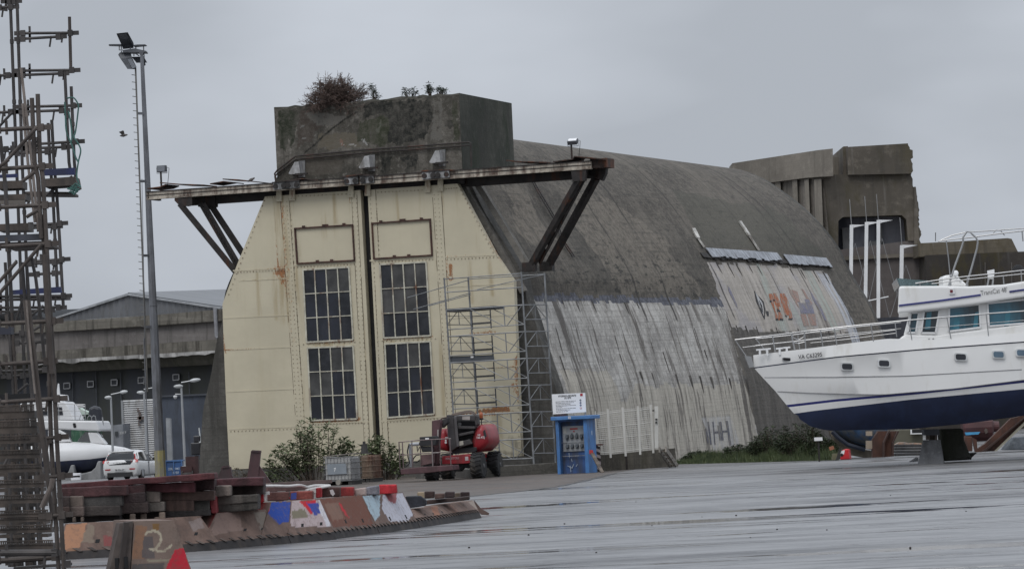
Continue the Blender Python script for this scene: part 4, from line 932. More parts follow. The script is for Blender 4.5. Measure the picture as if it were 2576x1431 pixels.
# dark red machine with a small outboard by the bunker edge
mc = thing('winch', 'dark red steel winch block at the left foot of the domed bunker', 'winch', gnd(486, 1190))
MR = paint('maroon_steel', (.052, .022, .022), .65, 0, .3, 3, (.03, .02, .02), .4)
m = MB(); q = at(486, 1190, 172); m.box((q.x, 172, .55), .55, .7, 1.1); m.box((q.x - .25, 171.8, .35), .5, .6, .7); m.build('housing', MR, mc)
m = MB(); m.lathe((q.x - .2, 171.4, .3), (1, 0, 0), [(-.25, .2), (-.2, .2), (-.2, .13), (.2, .13), (.2, .2), (.25, .2)], 12); m.build('drum', DARKMETAL, mc)
ob2 = thing('outboard_motor', 'black outboard motor with a pale clamp standing above the dark red winch', 'outboard motor', at(497, 1145, 174))
m = MB(); q = at(494, 1128, 174); m.box(q, .45, .5, .55); m.box(q + V3((.05, 0, .42)), .3, .35, .3); bevel(m.build('cowl', paint('black_cowl', (.02, .02, .024), .4), ob2), .05)
m = MB(); m.box(q + V3((.27, -.1, .28)), .25, .3, .06); m.tube([q + V3((.3, -.1, .28)), q + V3((.34, -.1, -.5))], .05, 6); m.tube([q + V3((.2, -.1, .3)), q + V3((.16, 0, .9))], .03, 6); m.build('clamp', paint('pale_clamp', (.5, .52, .52), .4), ob2)
m = MB(); m.box(q + V3((.12, -.2, -.62)), .42, .04, .25); m.build('tag', paint('lime_tag', (.30, .36, .06), .6), ob2)
m = MB(); m.tube([q + V3((0, 0, -.3)), q + V3((0, 0, -1.2))], .1, 8); m.build('leg', paint('black_leg', (.02, .02, .024), .5), ob2)

# ------------------------------------------------------------------ street lamps
LAMPM = paint('lamp_grey', (.33, .34, .35), .4, .3, .1)
def lamp(top, base_x, D, heads, label, dome=None):
    bz = gnd(base_x, 1200); t_ = at(*top, D); b_ = V3((at(base_x, 1200, D).x, D, 0))
    r = thing('street_lamp', label, 'street lamp', b_, 'double headed street lamps by the shed')
    m = MB(); m.tube([b_, b_.lerp(t_, .5), t_], .075, 10, r2=.05); m.lathe(b_, (0, 0, 1), [(0, .16), (.25, .16), (.3, .08)], 10); m.build('pole', LAMPM, r)
    for (x0, y0), (x1, y1), (x2, y2) in heads:
        p, q, e = at(x0, y0, D), at(x1, y1, D), at(x2, y2, D)
        m = MB(); m.tube([p, q], .035, 6); m.build('arm', LAMPM, r)
        m = MB(); ax = (e - q); L = ax.length; ax.normalize()
        m.lathe(q, ax, [(0, .04), (.1 * L, .07), (.35 * L, .105), (.7 * L, .09), (.95 * L, .05), (L, .02)], 10); m.build('lamp_head', paint('lamp_shell', (.42, .43, .43), .35), r, smooth=True)
    if dome:
        p = at(*dome, D); m = MB(); m.tube([p + V3((.35, 0, .12)), p + V3((0, 0, .14))], .03, 6); m.lathe(p, (0, 0, 1), [(-.1, .02), (-.07, .07), (0, .1), (.05, .1), (.08, .05)], 10); m.build('camera_dome', paint('camera_white', (.5, .5, .5), .4), r, smooth=True)
lamp((279, 997), 286, 212, [((277, 1000), (281, 999), (263, 1000)), ((279, 992), (302, 987), (321, 984))], 'double headed street lamp at the left end of the corrugated shed')
lamp((362, 985), 372, 212, [((361, 988), (364, 987), (344, 987)), ((362, 979), (385, 975), (404, 972))], 'double headed street lamp in front of the corrugated shed')
lamp((456, 970), 467, 198, [((455, 972), (460, 971), (437, 972)), ((456, 962), (478, 958), (504, 954))], 'double headed street lamp with a camera dome right of the light mast', dome=(441, 998))

# ================================================================== background right: tall ruined bunker
rbk = thing('ruined_bunker', 'tall ruined concrete bunker with a ragged broken right edge', 'bunker', gnd(2200, 1150))
DR = 262.0
def rp(x, y, back=0.0): return at(x, y, DR + back)
CON_R = concrete('ruin_front_concrete', (.13, .113, .094), (.075, .066, .054), (.19, .168, .14), moss=(.06, .052, .03), sk=.5, scale=.18, mossamt=.5, white=(.2, .19, .18))
CON_RW = concrete('ruin_wing_concrete', (.20, .178, .15), (.14, .125, .105), (.255, .23, .195), sk=.3, scale=.25)
CON_RU = concrete('ruin_low_concrete', (.115, .10, .095), (.085, .075, .072), (.14, .125, .118), sk=.2, scale=.2, lines=False)
m = MB()
def jag(pts, n=5, amp=3.0):
    out = []
    for (x0, y0), (x1, y1) in zip(pts, pts[1:]):
        for i in range(n):
            f = i / n; out.append((x0 + (x1 - x0) * f + rnd.uniform(-amp, amp) * (i > 0), y0 + (y1 - y0) * f))
    out.append(pts[-1]); return out
edge = jag([(2284, 361), (2289, 376), (2296, 378), (2297, 397), (2290, 399), (2296, 412), (2297, 430), (2292, 437)], 3, 1.2)
m.prism([rp(2133, 440), rp(2132, 370)] + [rp(x, y) for x, y in edge], V3((0, 12, 0))); 
m.build('upper_block', CON_R, rbk)
m = MB(); m.prism([rp(2121, 442, 1.2), rp(2121, 369, 1.2), rp(2133, 368, 1.2), rp(2133, 442, 1.2)], V3((0, 10, 0))); m.build('upper_return', CON_R, rbk)
m = MB(); m.prism([rp(2090, 442, 5), rp(2090, 396, 5), rp(2125, 392, 5), rp(2125, 442, 5)], V3((0, 6, 0))); m.build('notch_wall', CON_RW, rbk)
edge2 = jag([(2293, 437), (2296, 455), (2299, 480), (2306, 490), (2310, 510), (2313, 529), (2309, 545), (2312, 561), (2314, 575), (2318, 589), (2314, 606)], 4, 2.2)
m = MB(); m.prism([rp(2064, 440, .4), rp(2293, 437, .4)] + [rp(x, y, .4) for x, y in edge2[1:]] + [rp(2284, 606, .4), rp(2280, 552, .4), rp(2268, 541, .4), rp(2120, 546, .4), rp(2109, 556, .4), rp(2109, 700, .4), rp(2074, 700, .4)], V3((0, 8, 0))); m.build('wall', CON_R, rbk)
m = MB(); m.prism([rp(2100, 630, .5), rp(2284, 606, .5), rp(2314, 606, .5), rp(2330, 640, .5), rp(2330, 1150, .5), rp(2050, 1150, .5), rp(2050, 640, .5)], V3((0, 7, 0))); m.build('lower_wall', CON_RU, rbk)
m = MB(); m.prism([rp(2105, 546, 2.2), rp(2290, 540, 2.2), rp(2290, 640, 2.2), rp(2105, 640, 2.2)], V3((0, .3, 0))); m.build('dark_opening', paint('dark_interior', (.045, .049, .062), .9, 0, .5, .25, (.2, .2, .22), .4, .3), rbk)
m = MB(); m.beam(rp(2080, 652, .4), rp(2330, 640, .4), .3, .25); m.build('string_course', CON_R, rbk)
PIW = paint('pale_inner_wall', (.11, .11, .11), .8)
for x, y, a_, h_ in ((2200, 620, 1.2, .7), (2213, 603, .35, 2.2), (2129, 607, .5, 1.8)): m = MB(); m.box(rp(x, y, 1.9), a_, .3, h_); m.build('inner_block', PIW, rbk)
m = MB()
for x0, x1, y0, y1 in ((2300, 2316, 545, 640), (2300, 2312, 470, 545)): m.prism([rp(x0, y0, .2), rp(x1 - 8, y0, .2), rp(x1, y1, .2), rp(x0, y1, .2)], V3((0, 2, 0)))
m.build('buttress', CON_R, rbk)
DWG = slope_wall(271, 1841, 262, 2058)
def gp(x, y, back=0): return at(x, y, DWG(x) + back)
m = MB(); m.prism([gp(1842, 411), gp(2058, 378), gp(2062, 445), gp(2024, 448), gp(1940, 459), gp(1843, 472)], V3((0, 4, 0)))
m.prism([gp(2058, 378), gp(2095, 374), gp(2096, 443), gp(2062, 445)], V3((0, 4, 0)))
m.build('wing_parapet', CON_RW, rbk)
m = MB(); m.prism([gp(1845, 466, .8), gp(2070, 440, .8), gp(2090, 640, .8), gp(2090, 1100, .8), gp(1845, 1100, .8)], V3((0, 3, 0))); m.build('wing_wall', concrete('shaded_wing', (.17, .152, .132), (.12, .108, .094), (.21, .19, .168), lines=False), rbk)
for x0, x1 in ((1950, 1963), (1993, 2005), (2024, 2034), (2048, 2066)):
    m = MB(); m.prism([gp(x0, 452, .3), gp(x1, 450, .3), gp(x1 + 8, 640, .3), gp(x0 + 8, 640, .3)], V3((0, 1.4, 0))); m.build('pilaster', CON_RW, rbk)
low = MB(); low.prism([rp(2310, 612, -3), rp(2430, 606, -3), rp(2535, 599, -3), rp(2545, 601, -3), rp(2563, 638, -3), rp(2310, 646, -3)], V3((0, 5, 0))); 
lw = thing('low_bunker', 'long low dark concrete bunker behind the white motor yacht', 'bunker', gnd(2450, 1150))
low.build('upper_wall', concrete('low_bunker_upper', (.10, .085, .062), (.065, .056, .042), (.15, .13, .1), moss=(.07, .055, .03), sk=.4, scale=.2, white=(.25, .24, .22)), lw)
m = MB(); m.prism([rp(2330, 642, -4), rp(2700, 628, -4), rp(2700, 1150, -4), rp(2330, 1150, -4)], V3((0, 5, 0))); m.build('wall', concrete('low_bunker_wall', (.048, .042, .036), (.034, .03, .027), (.068, .06, .052), moss=(.05, .042, .02), sk=.3, scale=.25, lines=False, white=(.11, .105, .1)), lw)
m = MB()
for x in (2402, 2478, 2545): m.beam(rp(x, 660, -4.1), rp(x + 1, 800, -4.1), .04, .04)
m.build('joint', paint('joint_line', (.12, .11, .1), .8), lw)

# ------------------------------------------------------------------ masts and wrapped boat behind the vault
def mast(top, bot, D, label, back=8):
    a_ = at(*top, D); b_ = at(*bot, D); d_ = (b_ - a_).normalized(); b_ = a_ + d_ * (a_.z / -d_.z)
    r = thing('mast', label, 'mast', b_, 'white sailing masts behind the domed bunker')
    m = MB(); m.beam(a_, b_, .17, .26, 0, up=V3((0, 1, 0))); m.build('spar', WHITEM, r)
    m = MB(); m.prism([a_ + V3((0, 0, .02)), a_ + V3((.78, 0, -.03)), a_ + V3((.2, 0, -.13)), a_ + V3((0, 0, -.2))], V3((0, .12, 0))); m.build('mast_crane', WHITEM, r)
    m = MB(); m.tube([a_, a_ + V3((-.03, 0, 1.4))], .018, 4); m.build('aerial', paint('aerial_grey', (.25, .25, .25), .5), r)
    m = MB()
    for dx in (-.9, 1.6): m.tube([a_ + V3((.15, 0, -1)), V3((b_.x + dx * 1.6, b_.y, 2.5))], .014, 4)
    m.build('stay', paint('stay_grey', (.2, .2, .2), .5), r); return r
mast((2142, 566), (2141, 684), 216, 'shortest of the three white masts seen against the dark opening, leftmost')
mast((2180, 559), (2177, 759), 214, 'middle of the three white masts seen against the dark opening')
m3_ = mast((2209.6, 554), (2209.6, 799), 212, 'tallest white mast with a cross spreader behind the domed bunker')
p = at(2209, 749, 212); m = MB(); m.tube([at(2178, 758, 212), at(2235, 746, 212)], .035, 6); m.build('spreader', WHITEM, m3_)
mast((2268.8, 617), (2266, 792), 200, 'lower white mast right behind the bow of the yacht flybridge')
tp = thing('wrapped_boat', 'dark tarpaulin covered boat behind the yacht foredeck', 'boat', gnd(2240, 1160))
TARP = paint('black_tarpaulin', (.028, .03, .038), .6, 0, .4, 1, (.05, .053, .065), .4)
m = MB(); T = [(2192, 812), (2205, 800), (2250, 797), (2290, 800), (2320, 815), (2320, 870), (2196, 868)]; m.prism([at(x, y, 190) for x, y in T], V3((0, 3, 0)))
m.prism([at(x, y, 188) for x, y in ((2205, 835), (2240, 828), (2300, 836), (2300, 875), (2200, 875))], V3((0, 2, 0))); m.build('tarpaulin', TARP, tp)
m = MB(); A_ = [at(x, 868, 189) for x in (2196, 2320)]; m.prism([A_[0], A_[1], V3((A_[1].x - .6, 189, 1.2)), V3((A_[0].x + .8, 189, 1.2))], V3((0, 3, 0))); m.build('hull', paint('grey_hull', (.2, .2, .2), .5), tp)
m = MB(); 
for dx in (.25, .75): m.box((A_[0].x + (A_[1].x - A_[0].x) * dx, 190.5, .6), .3, 2, 1.2)
m.build('chock', WOODG, tp)

# ================================================================== white catamaran and car at left
ct = thing('catamaran', 'white catamaran with a dark blue underside on grey chocks behind the parked car', 'boat', gnd(200, 1206))
DC = 214.0
cw = crop(150, 1550, 3.578)
NAVY = paint('navy_antifouling', (.018, .023, .05), .6, 0, .2, 1.2, (.03, .035, .05), .3)
WH2 = paint('dull_white_gelcoat', (.62, .62, .62), .4, 0, .05, .6)
def loft_hull(sections, name, mats, mi, parent, smooth=True):
    """sections: list of rings (lists of points); faces coloured by ring position"""
    m = MB(); n = len(sections[0])
    for s_ in sections: m.v += [V3(p) for p in s_]
    for i in range(len(sections) - 1):
        for j in range(n - 1):
            q = i * n + j; m.f.append([q, q + 1, q + n + 1, q + n]); m.m.append(mi[j])
    m.f.append(list(range(n))); m.m.append(mi[0]); e = (len(sections) - 1) * n; m.f.append([e + j for j in range(n)]); m.m.append(mi[0])
    return m.build(name, mats, parent, smooth=smooth)
def cat_hull(dy, nm):
    S = []
    for x, yt, yk, yb, hw in ((48, 1124, 1130, 1132, .1), (80, 1118, 1157, 1180, .8), (145, 1111, 1160, 1193, 1.0), (186, 1111, 1157, 1193, 1.0), (230, 1113, 1154, 1186, .9), (270, 1118, 1149, 1168, .7), (314, 1125, 1142, 1150, .4), (333, 1131, 1136, 1138, .1)):
        c = [at(x, y, DC + dy) for y in (yt, yk, yb)]; e = V3((0, hw, 0)); zt_, zk, zb_ = (q.z for q in c); xx = c[0].x
        def pt(z, h): return V3((c[0].x + (c[2].x - c[0].x) * (zt_ - z) / max(zt_ - zb_, .01), DC + dy + h, z))
        S.append([pt(zb_, 0), pt(zb_ + (zk - zb_) * .35, -hw * .7), pt(zk, -hw), pt(zk + (zt_ - zk) * .5, -hw), pt(zk + (zt_ - zk) * .85, -hw * .75), pt(zt_, -hw * .2), pt(zt_, hw * .2), pt(zk + (zt_ - zk) * .85, hw * .75), pt(zk + (zt_ - zk) * .5, hw), pt(zk, hw), pt(zb_ + (zk - zb_) * .35, hw * .7), pt(zb_, 0)])
    loft_hull(S, nm, [WH2, NAVY], [1, 1, 0, 0, 0, 0, 0, 0, 0, 1, 1], ct)
cat_hull(0, 'hull'); cat_hull(6.2, 'hull')
def cpoly(pts, y0, dy, mat, name, par=None, b=.05):
    m = MB(); m.prism([at(*cw(x, y), DC + y0) for x, y in pts], V3((0, dy, 0))); o = m.build(name, mat, par or ct)
    if b: bevel(o, b)
    return o
cpoly([(-350, 600), (300, 595), (870, 622), (890, 608), (842, 474), (290, 465), (-350, 470)], -.3, 6.8, WH2, 'bridge_deck', b=.15)
cpoly([(690, 625), (845, 640), (985, 806), (900, 800), (700, 775), (560, 770)], 5.6, 1.2, WH2, 'deck_leg')
cpoly([(720, 640), (850, 645), (985, 810), (760, 790)], -.2, .7, WH2, 'deck_leg')
cpoly([(150, 600), (320, 605), (400, 650), (485, 775), (150, 790)], -.4, .9, WH2, 'deck_leg')
cpoly([(-250, 230), (60, 150), (250, 185), (370, 196), (425, 260), (532, 462), (-250, 470)], .4, 5.0, WH2, 'cabin')
cpoly([(265, 278), (348, 278), (366, 392), (265, 396)], .37, .06, GLASS, 'cabin_window', b=0); cpoly([(40, 285), (140, 282), (145, 400), (40, 404)], .37, .06, GLASS, 'cabin_window', b=0)
cpoly([(302, 98), (398, 102), (416, 184), (310, 190)], 2, 1.4, WH2, 'flybridge_seat')
cpoly([(268, 110), (290, -60), (303, -60), (318, 95), (300, 140)], 2.8, .3, WH2, 'mast_fairing', b=.02)
o = cpoly([(503, 506), (545, 506), (557, 570), (515, 572)], -.34, .06, BLACK, 'porthole', b=.03)
m = MB(); Rl = lambda x, y, d=0: at(*cw(x, y), DC - .2 + d)
m.tube([Rl(-200, 225), Rl(260, 230), Rl(680, 240)], .025, 5); m.tube([Rl(-200, 325), Rl(690, 330)], .016, 5); m.tube([Rl(-200, 400), Rl(690, 405)], .012, 5)
for x in (-100, 300, 530, 680): m.tube([Rl(x, 232), Rl(x + 8, 466)], .02, 5)
for x in (600, 650): m.tube([Rl(x + 25, 380), Rl(x - 8, 470)], .02, 5)
for cx2 in (740, 800): m.tube([Rl(cx2 - 30, 465), Rl(cx2 - 20, 420), Rl(cx2, 398), Rl(cx2 + 25, 405), Rl(cx2 + 40, 470)], .02, 5)
m.build('deck_rail', STAIN, ct)
m = MB()
for pts in ([(840, 480), (890, 500), (920, 560), (900, 610), (870, 560)], [(880, 640), (930, 690), (940, 710), (905, 700)], [(930, 420), (942, 560), (925, 600)]): m.tube([at(*cw(x, y), DC + 2.6) for x, y in pts], .035, 6)
m.build('anchor_roller', STAIN, ct)
m = MB(); lettering(m, 'La Traversee', at(*cw(1205, 925), DC - .62), RT0, UP0, .14, width=.42); m.build('lettering', paint('faded_blue_lettering', (.22, .23, .3), .6), ct)
for pts, nm in (([(300, 1365), (310, 1270), (400, 1245), (445, 1200), (478, 1105), (514, 1105), (540, 1362)], 'first'), ([(575, 1320), (590, 1240), (770, 1195), (830, 1140), (862, 1050), (903, 1050), (905, 1312)], 'second')):
    m = MB(); m.prism([at(*cw(x, y), DC - 1.6) for x, y in pts], V3((0, 2.6, 0)))
    tag(bevel(m.build('boat_chock', paint('grey_chock', (.25, .25, .25), .8, 0, .15, 1, (.15, .15, .15), .3)), .05), 'curved grey chock under the %s of the white catamaran' % ('stern' if nm == 'first' else 'bow, beside the parked car'), 'boat chock', 'grey boat chocks under the catamaran')
m = MB()
for k in range(3): m.box(at(*cw(553, 1255 + k * 27), DC - 2), .52, .4, .25)
tag(bevel(m.build('white_crate', paint('white_crate_plastic', (.6, .6, .62), .5)), .03), 'small white crate between the two boat chocks', 'crate')
# green work boat beyond
gb = thing('green_boat', 'small green and white boat behind the catamaran rail', 'boat', gnd(215, 1200))
m = MB(); m.prism([at(x, y, 232) for x, y in ((176, 1040), (206, 1037), (236, 1040), (248, 1052), (240, 1120), (180, 1120))], V3((0, 3, 0))); bevel(m.build('hull', paint('green_hull', (.03, .10, .055), .6, 0, .3, 2, (.2, .25, .2), .3), gb), .1)
m = MB(); m.prism([at(x, y, 231.5) for x, y in ((178, 1034), (190, 1028), (197, 1024), (206, 1030), (222, 1036), (222, 1042), (178, 1044))], V3((0, 2, 0))); m.build('canopy', paint('pale_green_canopy', (.5, .6, .52), .6), gb)
m = MB(); m.prism([at(x, y, 231) for x, y in ((222, 1026), (236, 1020), (252, 1024), (258, 1060), (250, 1090), (226, 1062))], V3((0, .8, 0))); bevel(m.build('engine_cover', paint('black_cover', (.02, .022, .03), .5), gb), .15)
m = MB()
for a_, b_ in (((176, 1022), (210, 1019)), ((180, 1026), (215, 1022))): m.tube([at(*a_, 231), at(*b_, 231)], .06, 6)
m.build('spar', paint('pale_spar', (.4, .4, .4), .5), gb)

# ------------------------------------------------------------------ white hatchback
DCAR = 198.0
pc = at(303, 1205, DCAR); cyw = RD(-13); CRt = Matrix.Rotation(cyw, 3, 'Z')
car = thing('parked_car', 'white hatchback seen from behind with red tail lights, parked by the light mast', 'car', (pc.x, DCAR, 0))
def cl(x, y, z): return V3((pc.x, DCAR, 0)) + CRt @ V3((x, y, z))
CARP = paint('white_car_paint', (.60, .60, .595), .22, 0, .03, 1); CGL = paint('car_glass', (.012, .014, .016), .08); CTR = paint('black_trim', (.016, .016, .017), .6)
Sx = []
for y, hw, zb_, zs, zt_ in ((0, .84, .24, .55, .86), (.06, .9, .18, .58, .98), (.3, .92, .16, .62, 1.0), (1.0, .92, .15, .6, .97), (2.2, .92, .15, .58, .92), (3.2, .9, .15, .55, .9), (3.9, .86, .18, .5, .8), (4.25, .74, .26, .45, .66), (4.36, .55, .3, .42, .56)):
    half = [(0, zb_), (hw * .8, zb_), (hw * .97, zb_ + .1), (hw, zs), (hw * .97, zt_ - .12), (hw * .86, zt_), (0, zt_ + .02)]
    Sx.append([cl(x, y, z) for x, z in half] + [cl(-x, y, z) for x, z in half[::-1][1:]])
loft_hull(Sx, 'body', [CARP], [0] * 12, car)
Gx = []
for y, hb, ht, zb_, zt_ in ((.1, .84, .78, .97, 1.0), (.40, .85, .70, .97, 1.34), (.58, .85, .66, .97, 1.43), (1.3, .85, .66, .95, 1.47), (1.9, .84, .65, .93, 1.44), (2.35, .83, .63, .92, 1.33), (3.2, .78, .66, .89, .93)):
    Gx.append([cl(x, y, z) for x, z in ((-hb, zb_), (-ht - .04, zt_ - .1), (-ht + .1, zt_), (0, zt_ + .03), (ht - .1, zt_), (ht + .04, zt_ - .1), (hb, zb_))])
m = MB(); n = 7
for s_ in Gx: m.v += s_
for i in range(len(Gx) - 1):
    for j in range(n - 1):
        q = i * n + j; side = j in (0, 5); m.f.append([q, q + 1, q + n + 1, q + n]); m.m.append(1 if (side and 1 <= i) or (i == 5) else 0)
m.build('greenhouse', [CARP, CGL], car, smooth=False)
m = MB()
for sx in (-1, 1):
    for (y0, z0, h0), (y1, z1, h1) in (((.42, 1.0, .79), (.66, 1.36, .66)), ((1.55, .96, .80), (1.5, 1.38, .66)), ((2.5, 1.3, .63), (3.15, .92, .73))): m = MB(); m.beam(cl(sx * (h0 + .05), y0, z0), cl(sx * (h1 + .05), y1, z1), .06, .1); m.build('pillar', CARP, car)
m = MB(); m.prism([cl(x, y - .03, z) for x, y, z in ((-.55, .02, .76), (.55, .02, .76), (.68, .03, .90), (.72, .2, 1.16), (.6, .36, 1.33), (-.6, .36, 1.33), (-.72, .2, 1.16), (-.68, .03, .90))], CRt @ V3((0, .1, 0))); m.build('rear_window', CGL, car)
m = MB(); m.beam(cl(-.6, .44, 1.41), cl(.6, .44, 1.41), .22, .04); m.build('spoiler', CARP, car)
for sx in (-1, 1):
    m = MB(); m.prism([cl(sx * x, y, z) for x, y, z in ((.62, -.01, .84), (.91, .05, .86), (.92, .1, .98), (.78, .18, 1.02), (.70, .34, 1.28), (.62, .33, 1.26), (.68, .1, 1.0), (.58, .0, .94))], CRt @ V3((0, .12, 0))); m.build('tail_light', paint('red_lens', (.38, .018, .02), .2), car)
    m = MB(); m.prism([cl(sx * x, -.015, z) for x, z in ((.5, .50), (.76, .50), (.8, .56), (.5, .57))], CRt @ V3((0, .08, 0))); m.build('reflector', paint('red_reflector', (.3, .015, .02), .3), car)
m = MB(); m.box(cl(0, -.0, .27), 1.3, .16, .22, CRt); m.build('bumper_insert', CTR, car)
m = MB(); m.box(cl(0, -.02, .5), .54, .04, .13, CRt); o = m.build('number_plate', paint('plate_white', (.5, .5, .5), .5), car)
m = MB(); lettering(m, 'FB-926-AP', cl(-.24, -.046, .465), CRt @ V3((1, 0, 0)), V3((0, 0, 1)), .08, width=.46, bold=.01); m.build('lettering', CTR, o)
m = MB(); lettering(m, 'V O L V O', cl(-.36, -.012, .84), CRt @ V3((1, 0, 0)), V3((0, 0, 1)), .055, width=.72); m.build('lettering', STAIN, car)
for sx in (-1, 1):
    for y in (.85, 3.45):
        m = MB(); m.lathe(cl(sx * .72, y, .32), CRt @ V3((sx, 0, 0)), [(0, .28), (.0, .32), (.17, .32), (.19, .29)], 18); w = m.build('wheel', RUBBER, car)
        m = MB(); m.lathe(cl(sx * .9, y, .32), CRt @ V3((sx, 0, 0)), [(0, .21), (.02, .2), (.03, .05)], 12); m.build('rim', GALV, w)
    m = MB(); m.box(cl(sx * 1.0, 2.5, .98), .2, .12, .15, CRt); bevel(m.build('wing_mirror', CTR, car), .04)
m = MB(); m.tube([cl(-.05, 1.0, 1.47), cl(-.05, .85, 1.56)], .02, 5); m.build('aerial_fin', CARP, car)
# ================================================================== the motor yacht at right
DB = 119.0
yc = crop(2900, 1200, 2.044); yf = crop(2900, 500, 1.788); yg = crop(3300, 850, 2.6017)
boat = thing('motor_yacht', 'white motor catamaran yacht with navy underside and flybridge propped on blocks', 'boat', gnd(2330, 1168))
GEL = paint('yacht_white_gelcoat', (.74, .735, .72), .28, 0, .03, .5, (.6, .58, .53), .12, 1.2)
NAVY2 = paint('yacht_navy_bottom', (.012, .02, .055), .5, 0, .25, .8, (.02, .035, .09), .35, 1)
NAVYS = paint('yacht_blue_stripe', (.025, .03, .16), .35)
DGREY = paint('dark_rubbing_strake', (.04, .045, .07), .5)
YG = NT('yacht_window'); _a = YG.noise(.8, 3, .5, sc=(1.4, 1, .25)); YG.col(YG.mix(YG.ramp(_a, .45, .65), (.014, .022, .028), (.03, .12, .17))); YG.set(.08, 0, .6); YGLASS = YG.mat
def lin(L, x):
    for (x0, y0), (x1, y1) in zip(L, L[1:]):
        if x <= x1 or (x1, y1) == L[-1]: return y0 + (y1 - y0) * (x - x0) / (x1 - x0)
xe = 2760
def ext(L): (x0, y0), (x1, y1) = L[-2], L[-1]; return L + [(xe, y1 + (y1 - y0) / (x1 - x0) * (xe - x1))]
GUN = ext([(1895, 893), (2039, 876), (2150, 862), (2227, 853), (2300, 855), (2347, 856), (2576, 838)])
STK = ext([(1897, 925), (2101, 899), (2316, 880), (2576, 861)])
CR1 = ext([(1921, 949), (2100, 948), (2285, 945), (2576, 928.6)])
CR2 = ext([(1951, 984), (2040, 988), (2150, 991), (2224, 992), (2400, 977), (2576, 955)])
BS0 = ext([(1978, 1018), (2100, 1004), (2300, 986), (2576, 956)]); BS1 = ext([(1982, 1024), (2100, 1010), (2300, 992), (2576, 962)])
WLN = ext([(1998, 1040), (2045, 1033), (2285, 1005), (2576, 978)])
KEEL = ext([(2000, 1043), (2015, 1056), (2039, 1072), (2070, 1080), (2088, 1082.5), (2285, 1079), (2430, 1065), (2576, 1045)])
stem = [(1895, 893), (1896, 925), (1920, 952), (1951, 985), (1980, 1020), (1998, 1040), (2010, 1052)]
def stemx(y):
    for (x0, y0), (x1, y1) in zip(stem, stem[1:]):
        if y <= y1: return x0 + (x1 - x0) * (y - y0) / (y1 - y0)
    return 2010
def half(x, row):          # half breadth in metres
    f = min(1, max(0, (x - 1895) / 430)); g = 1 - (1 - f) ** 2.2
    return {0: .04, 1: .55, 2: .82, 3: .86, 4: .87, 5: .9, 6: .93, 7: .97, 8: 1.0, 9: 1.0}[row] * g * .95
rows = [KEEL, None, WLN, BS1, BS0, CR2, CR1, STK, STK, GUN]
def hull_mesh(yc0):
    m = MB(); NX = 54; sides = []
    for sgn in (-1, 1):
        base = len(m.v)
        for i in range(NX + 1):
            f = i / NX; f = f ** 1.35
            for r in range(10):
                y0 = [1052, 1047, 1040, 1024, 1018, 985, 950, 927, 924.5, 893][r]; xs = stemx(y0) + (2 if r < 2 else 0)
                x = xs + (xe - xs) * f
                if r == 1: y = lin(KEEL, x) * .55 + lin(WLN, x) * .45
                elif r == 8: y = lin(STK, x) - 1.6
                elif r == 7: y = lin(STK, x) + 1.6
                else: y = lin(rows[r], x)
                h = half(x - (xs - 1895) * .85, r) + (.02 if r in (5, 6) else 0)
                p = at(x, y, DB + yc0); p = p + V3((0, sgn * h, 0)); 
                if r == 9: p = p - V3((0, sgn * h * .04, 0))
                m.v.append(p)
        mats = [1, 1, 0, 2, 0, 0, 0, 3, 0]
        for i in range(NX):
            for r in range(9):
                q = base + i * 10 + r; m.f.append([q, q + 10, q + 11, q + 1]); m.m.append(mats[r])
        sides.append(base)
    a, b = sides
    for i in range(NX): m.f.append([a + i * 10 + 9, a + i * 10 + 19, b + i * 10 + 19, b + i * 10 + 9]); m.m.append(0)
    for i in range(NX): m.f.append([a + i * 10, a + i * 10 + 10, b + i * 10 + 10, b + i * 10]); m.m.append(1)
    for r in range(9): m.f.append([a + r, a + r + 1, b + r + 1, b + r]); m.m.append([1, 1, 0, 2, 0, 0, 0, 3, 0][r]); m.f.append([a + NX * 10 + r, a + NX * 10 + r + 1, b + NX * 10 + r + 1, b + NX * 10 + r]); m.m.append(0)
    return m
def dvb(L): return V3((.105 * L, L, 0))      # athwartships
BWID = 4.2                                              # hull spacing
hull = hull_mesh(0).build('hull', [GEL, NAVY2, NAVYS, DGREY], boat, smooth=True, recalc=True)
md = hull.modifiers.new('edges', 'EDGE_SPLIT'); md.split_angle = RD(35)
h2 = hull_mesh(BWID).build('hull', [GEL, NAVY2, NAVYS, DGREY], boat, smooth=True)
md = h2.modifiers.new('edges', 'EDGE_SPLIT'); md.split_angle = RD(35)
NEAR = DB - .96
def hs(x):            # depth of the near hull side at photo place x (upper rows)
    return DB - half(x, 8)
# lapped plank lines
SEAM = paint('seam_shadow', (.24, .24, .245), .6)
m = MB()
for L, off in ((CR1, .035), (CR2, .035)):
    xs = [stemx(lin(L, L[0][0])) + 6 + (2576 - 1950) * k / 30 for k in range(32)]
    m.tube([at(x, lin(L, x), DB - half(x - (48 if L is CR2 else 22), 5 if L is CR2 else 6) - .022) for x in xs], .014, 5); m.build('lapped_seam', SEAM, boat); m = MB()
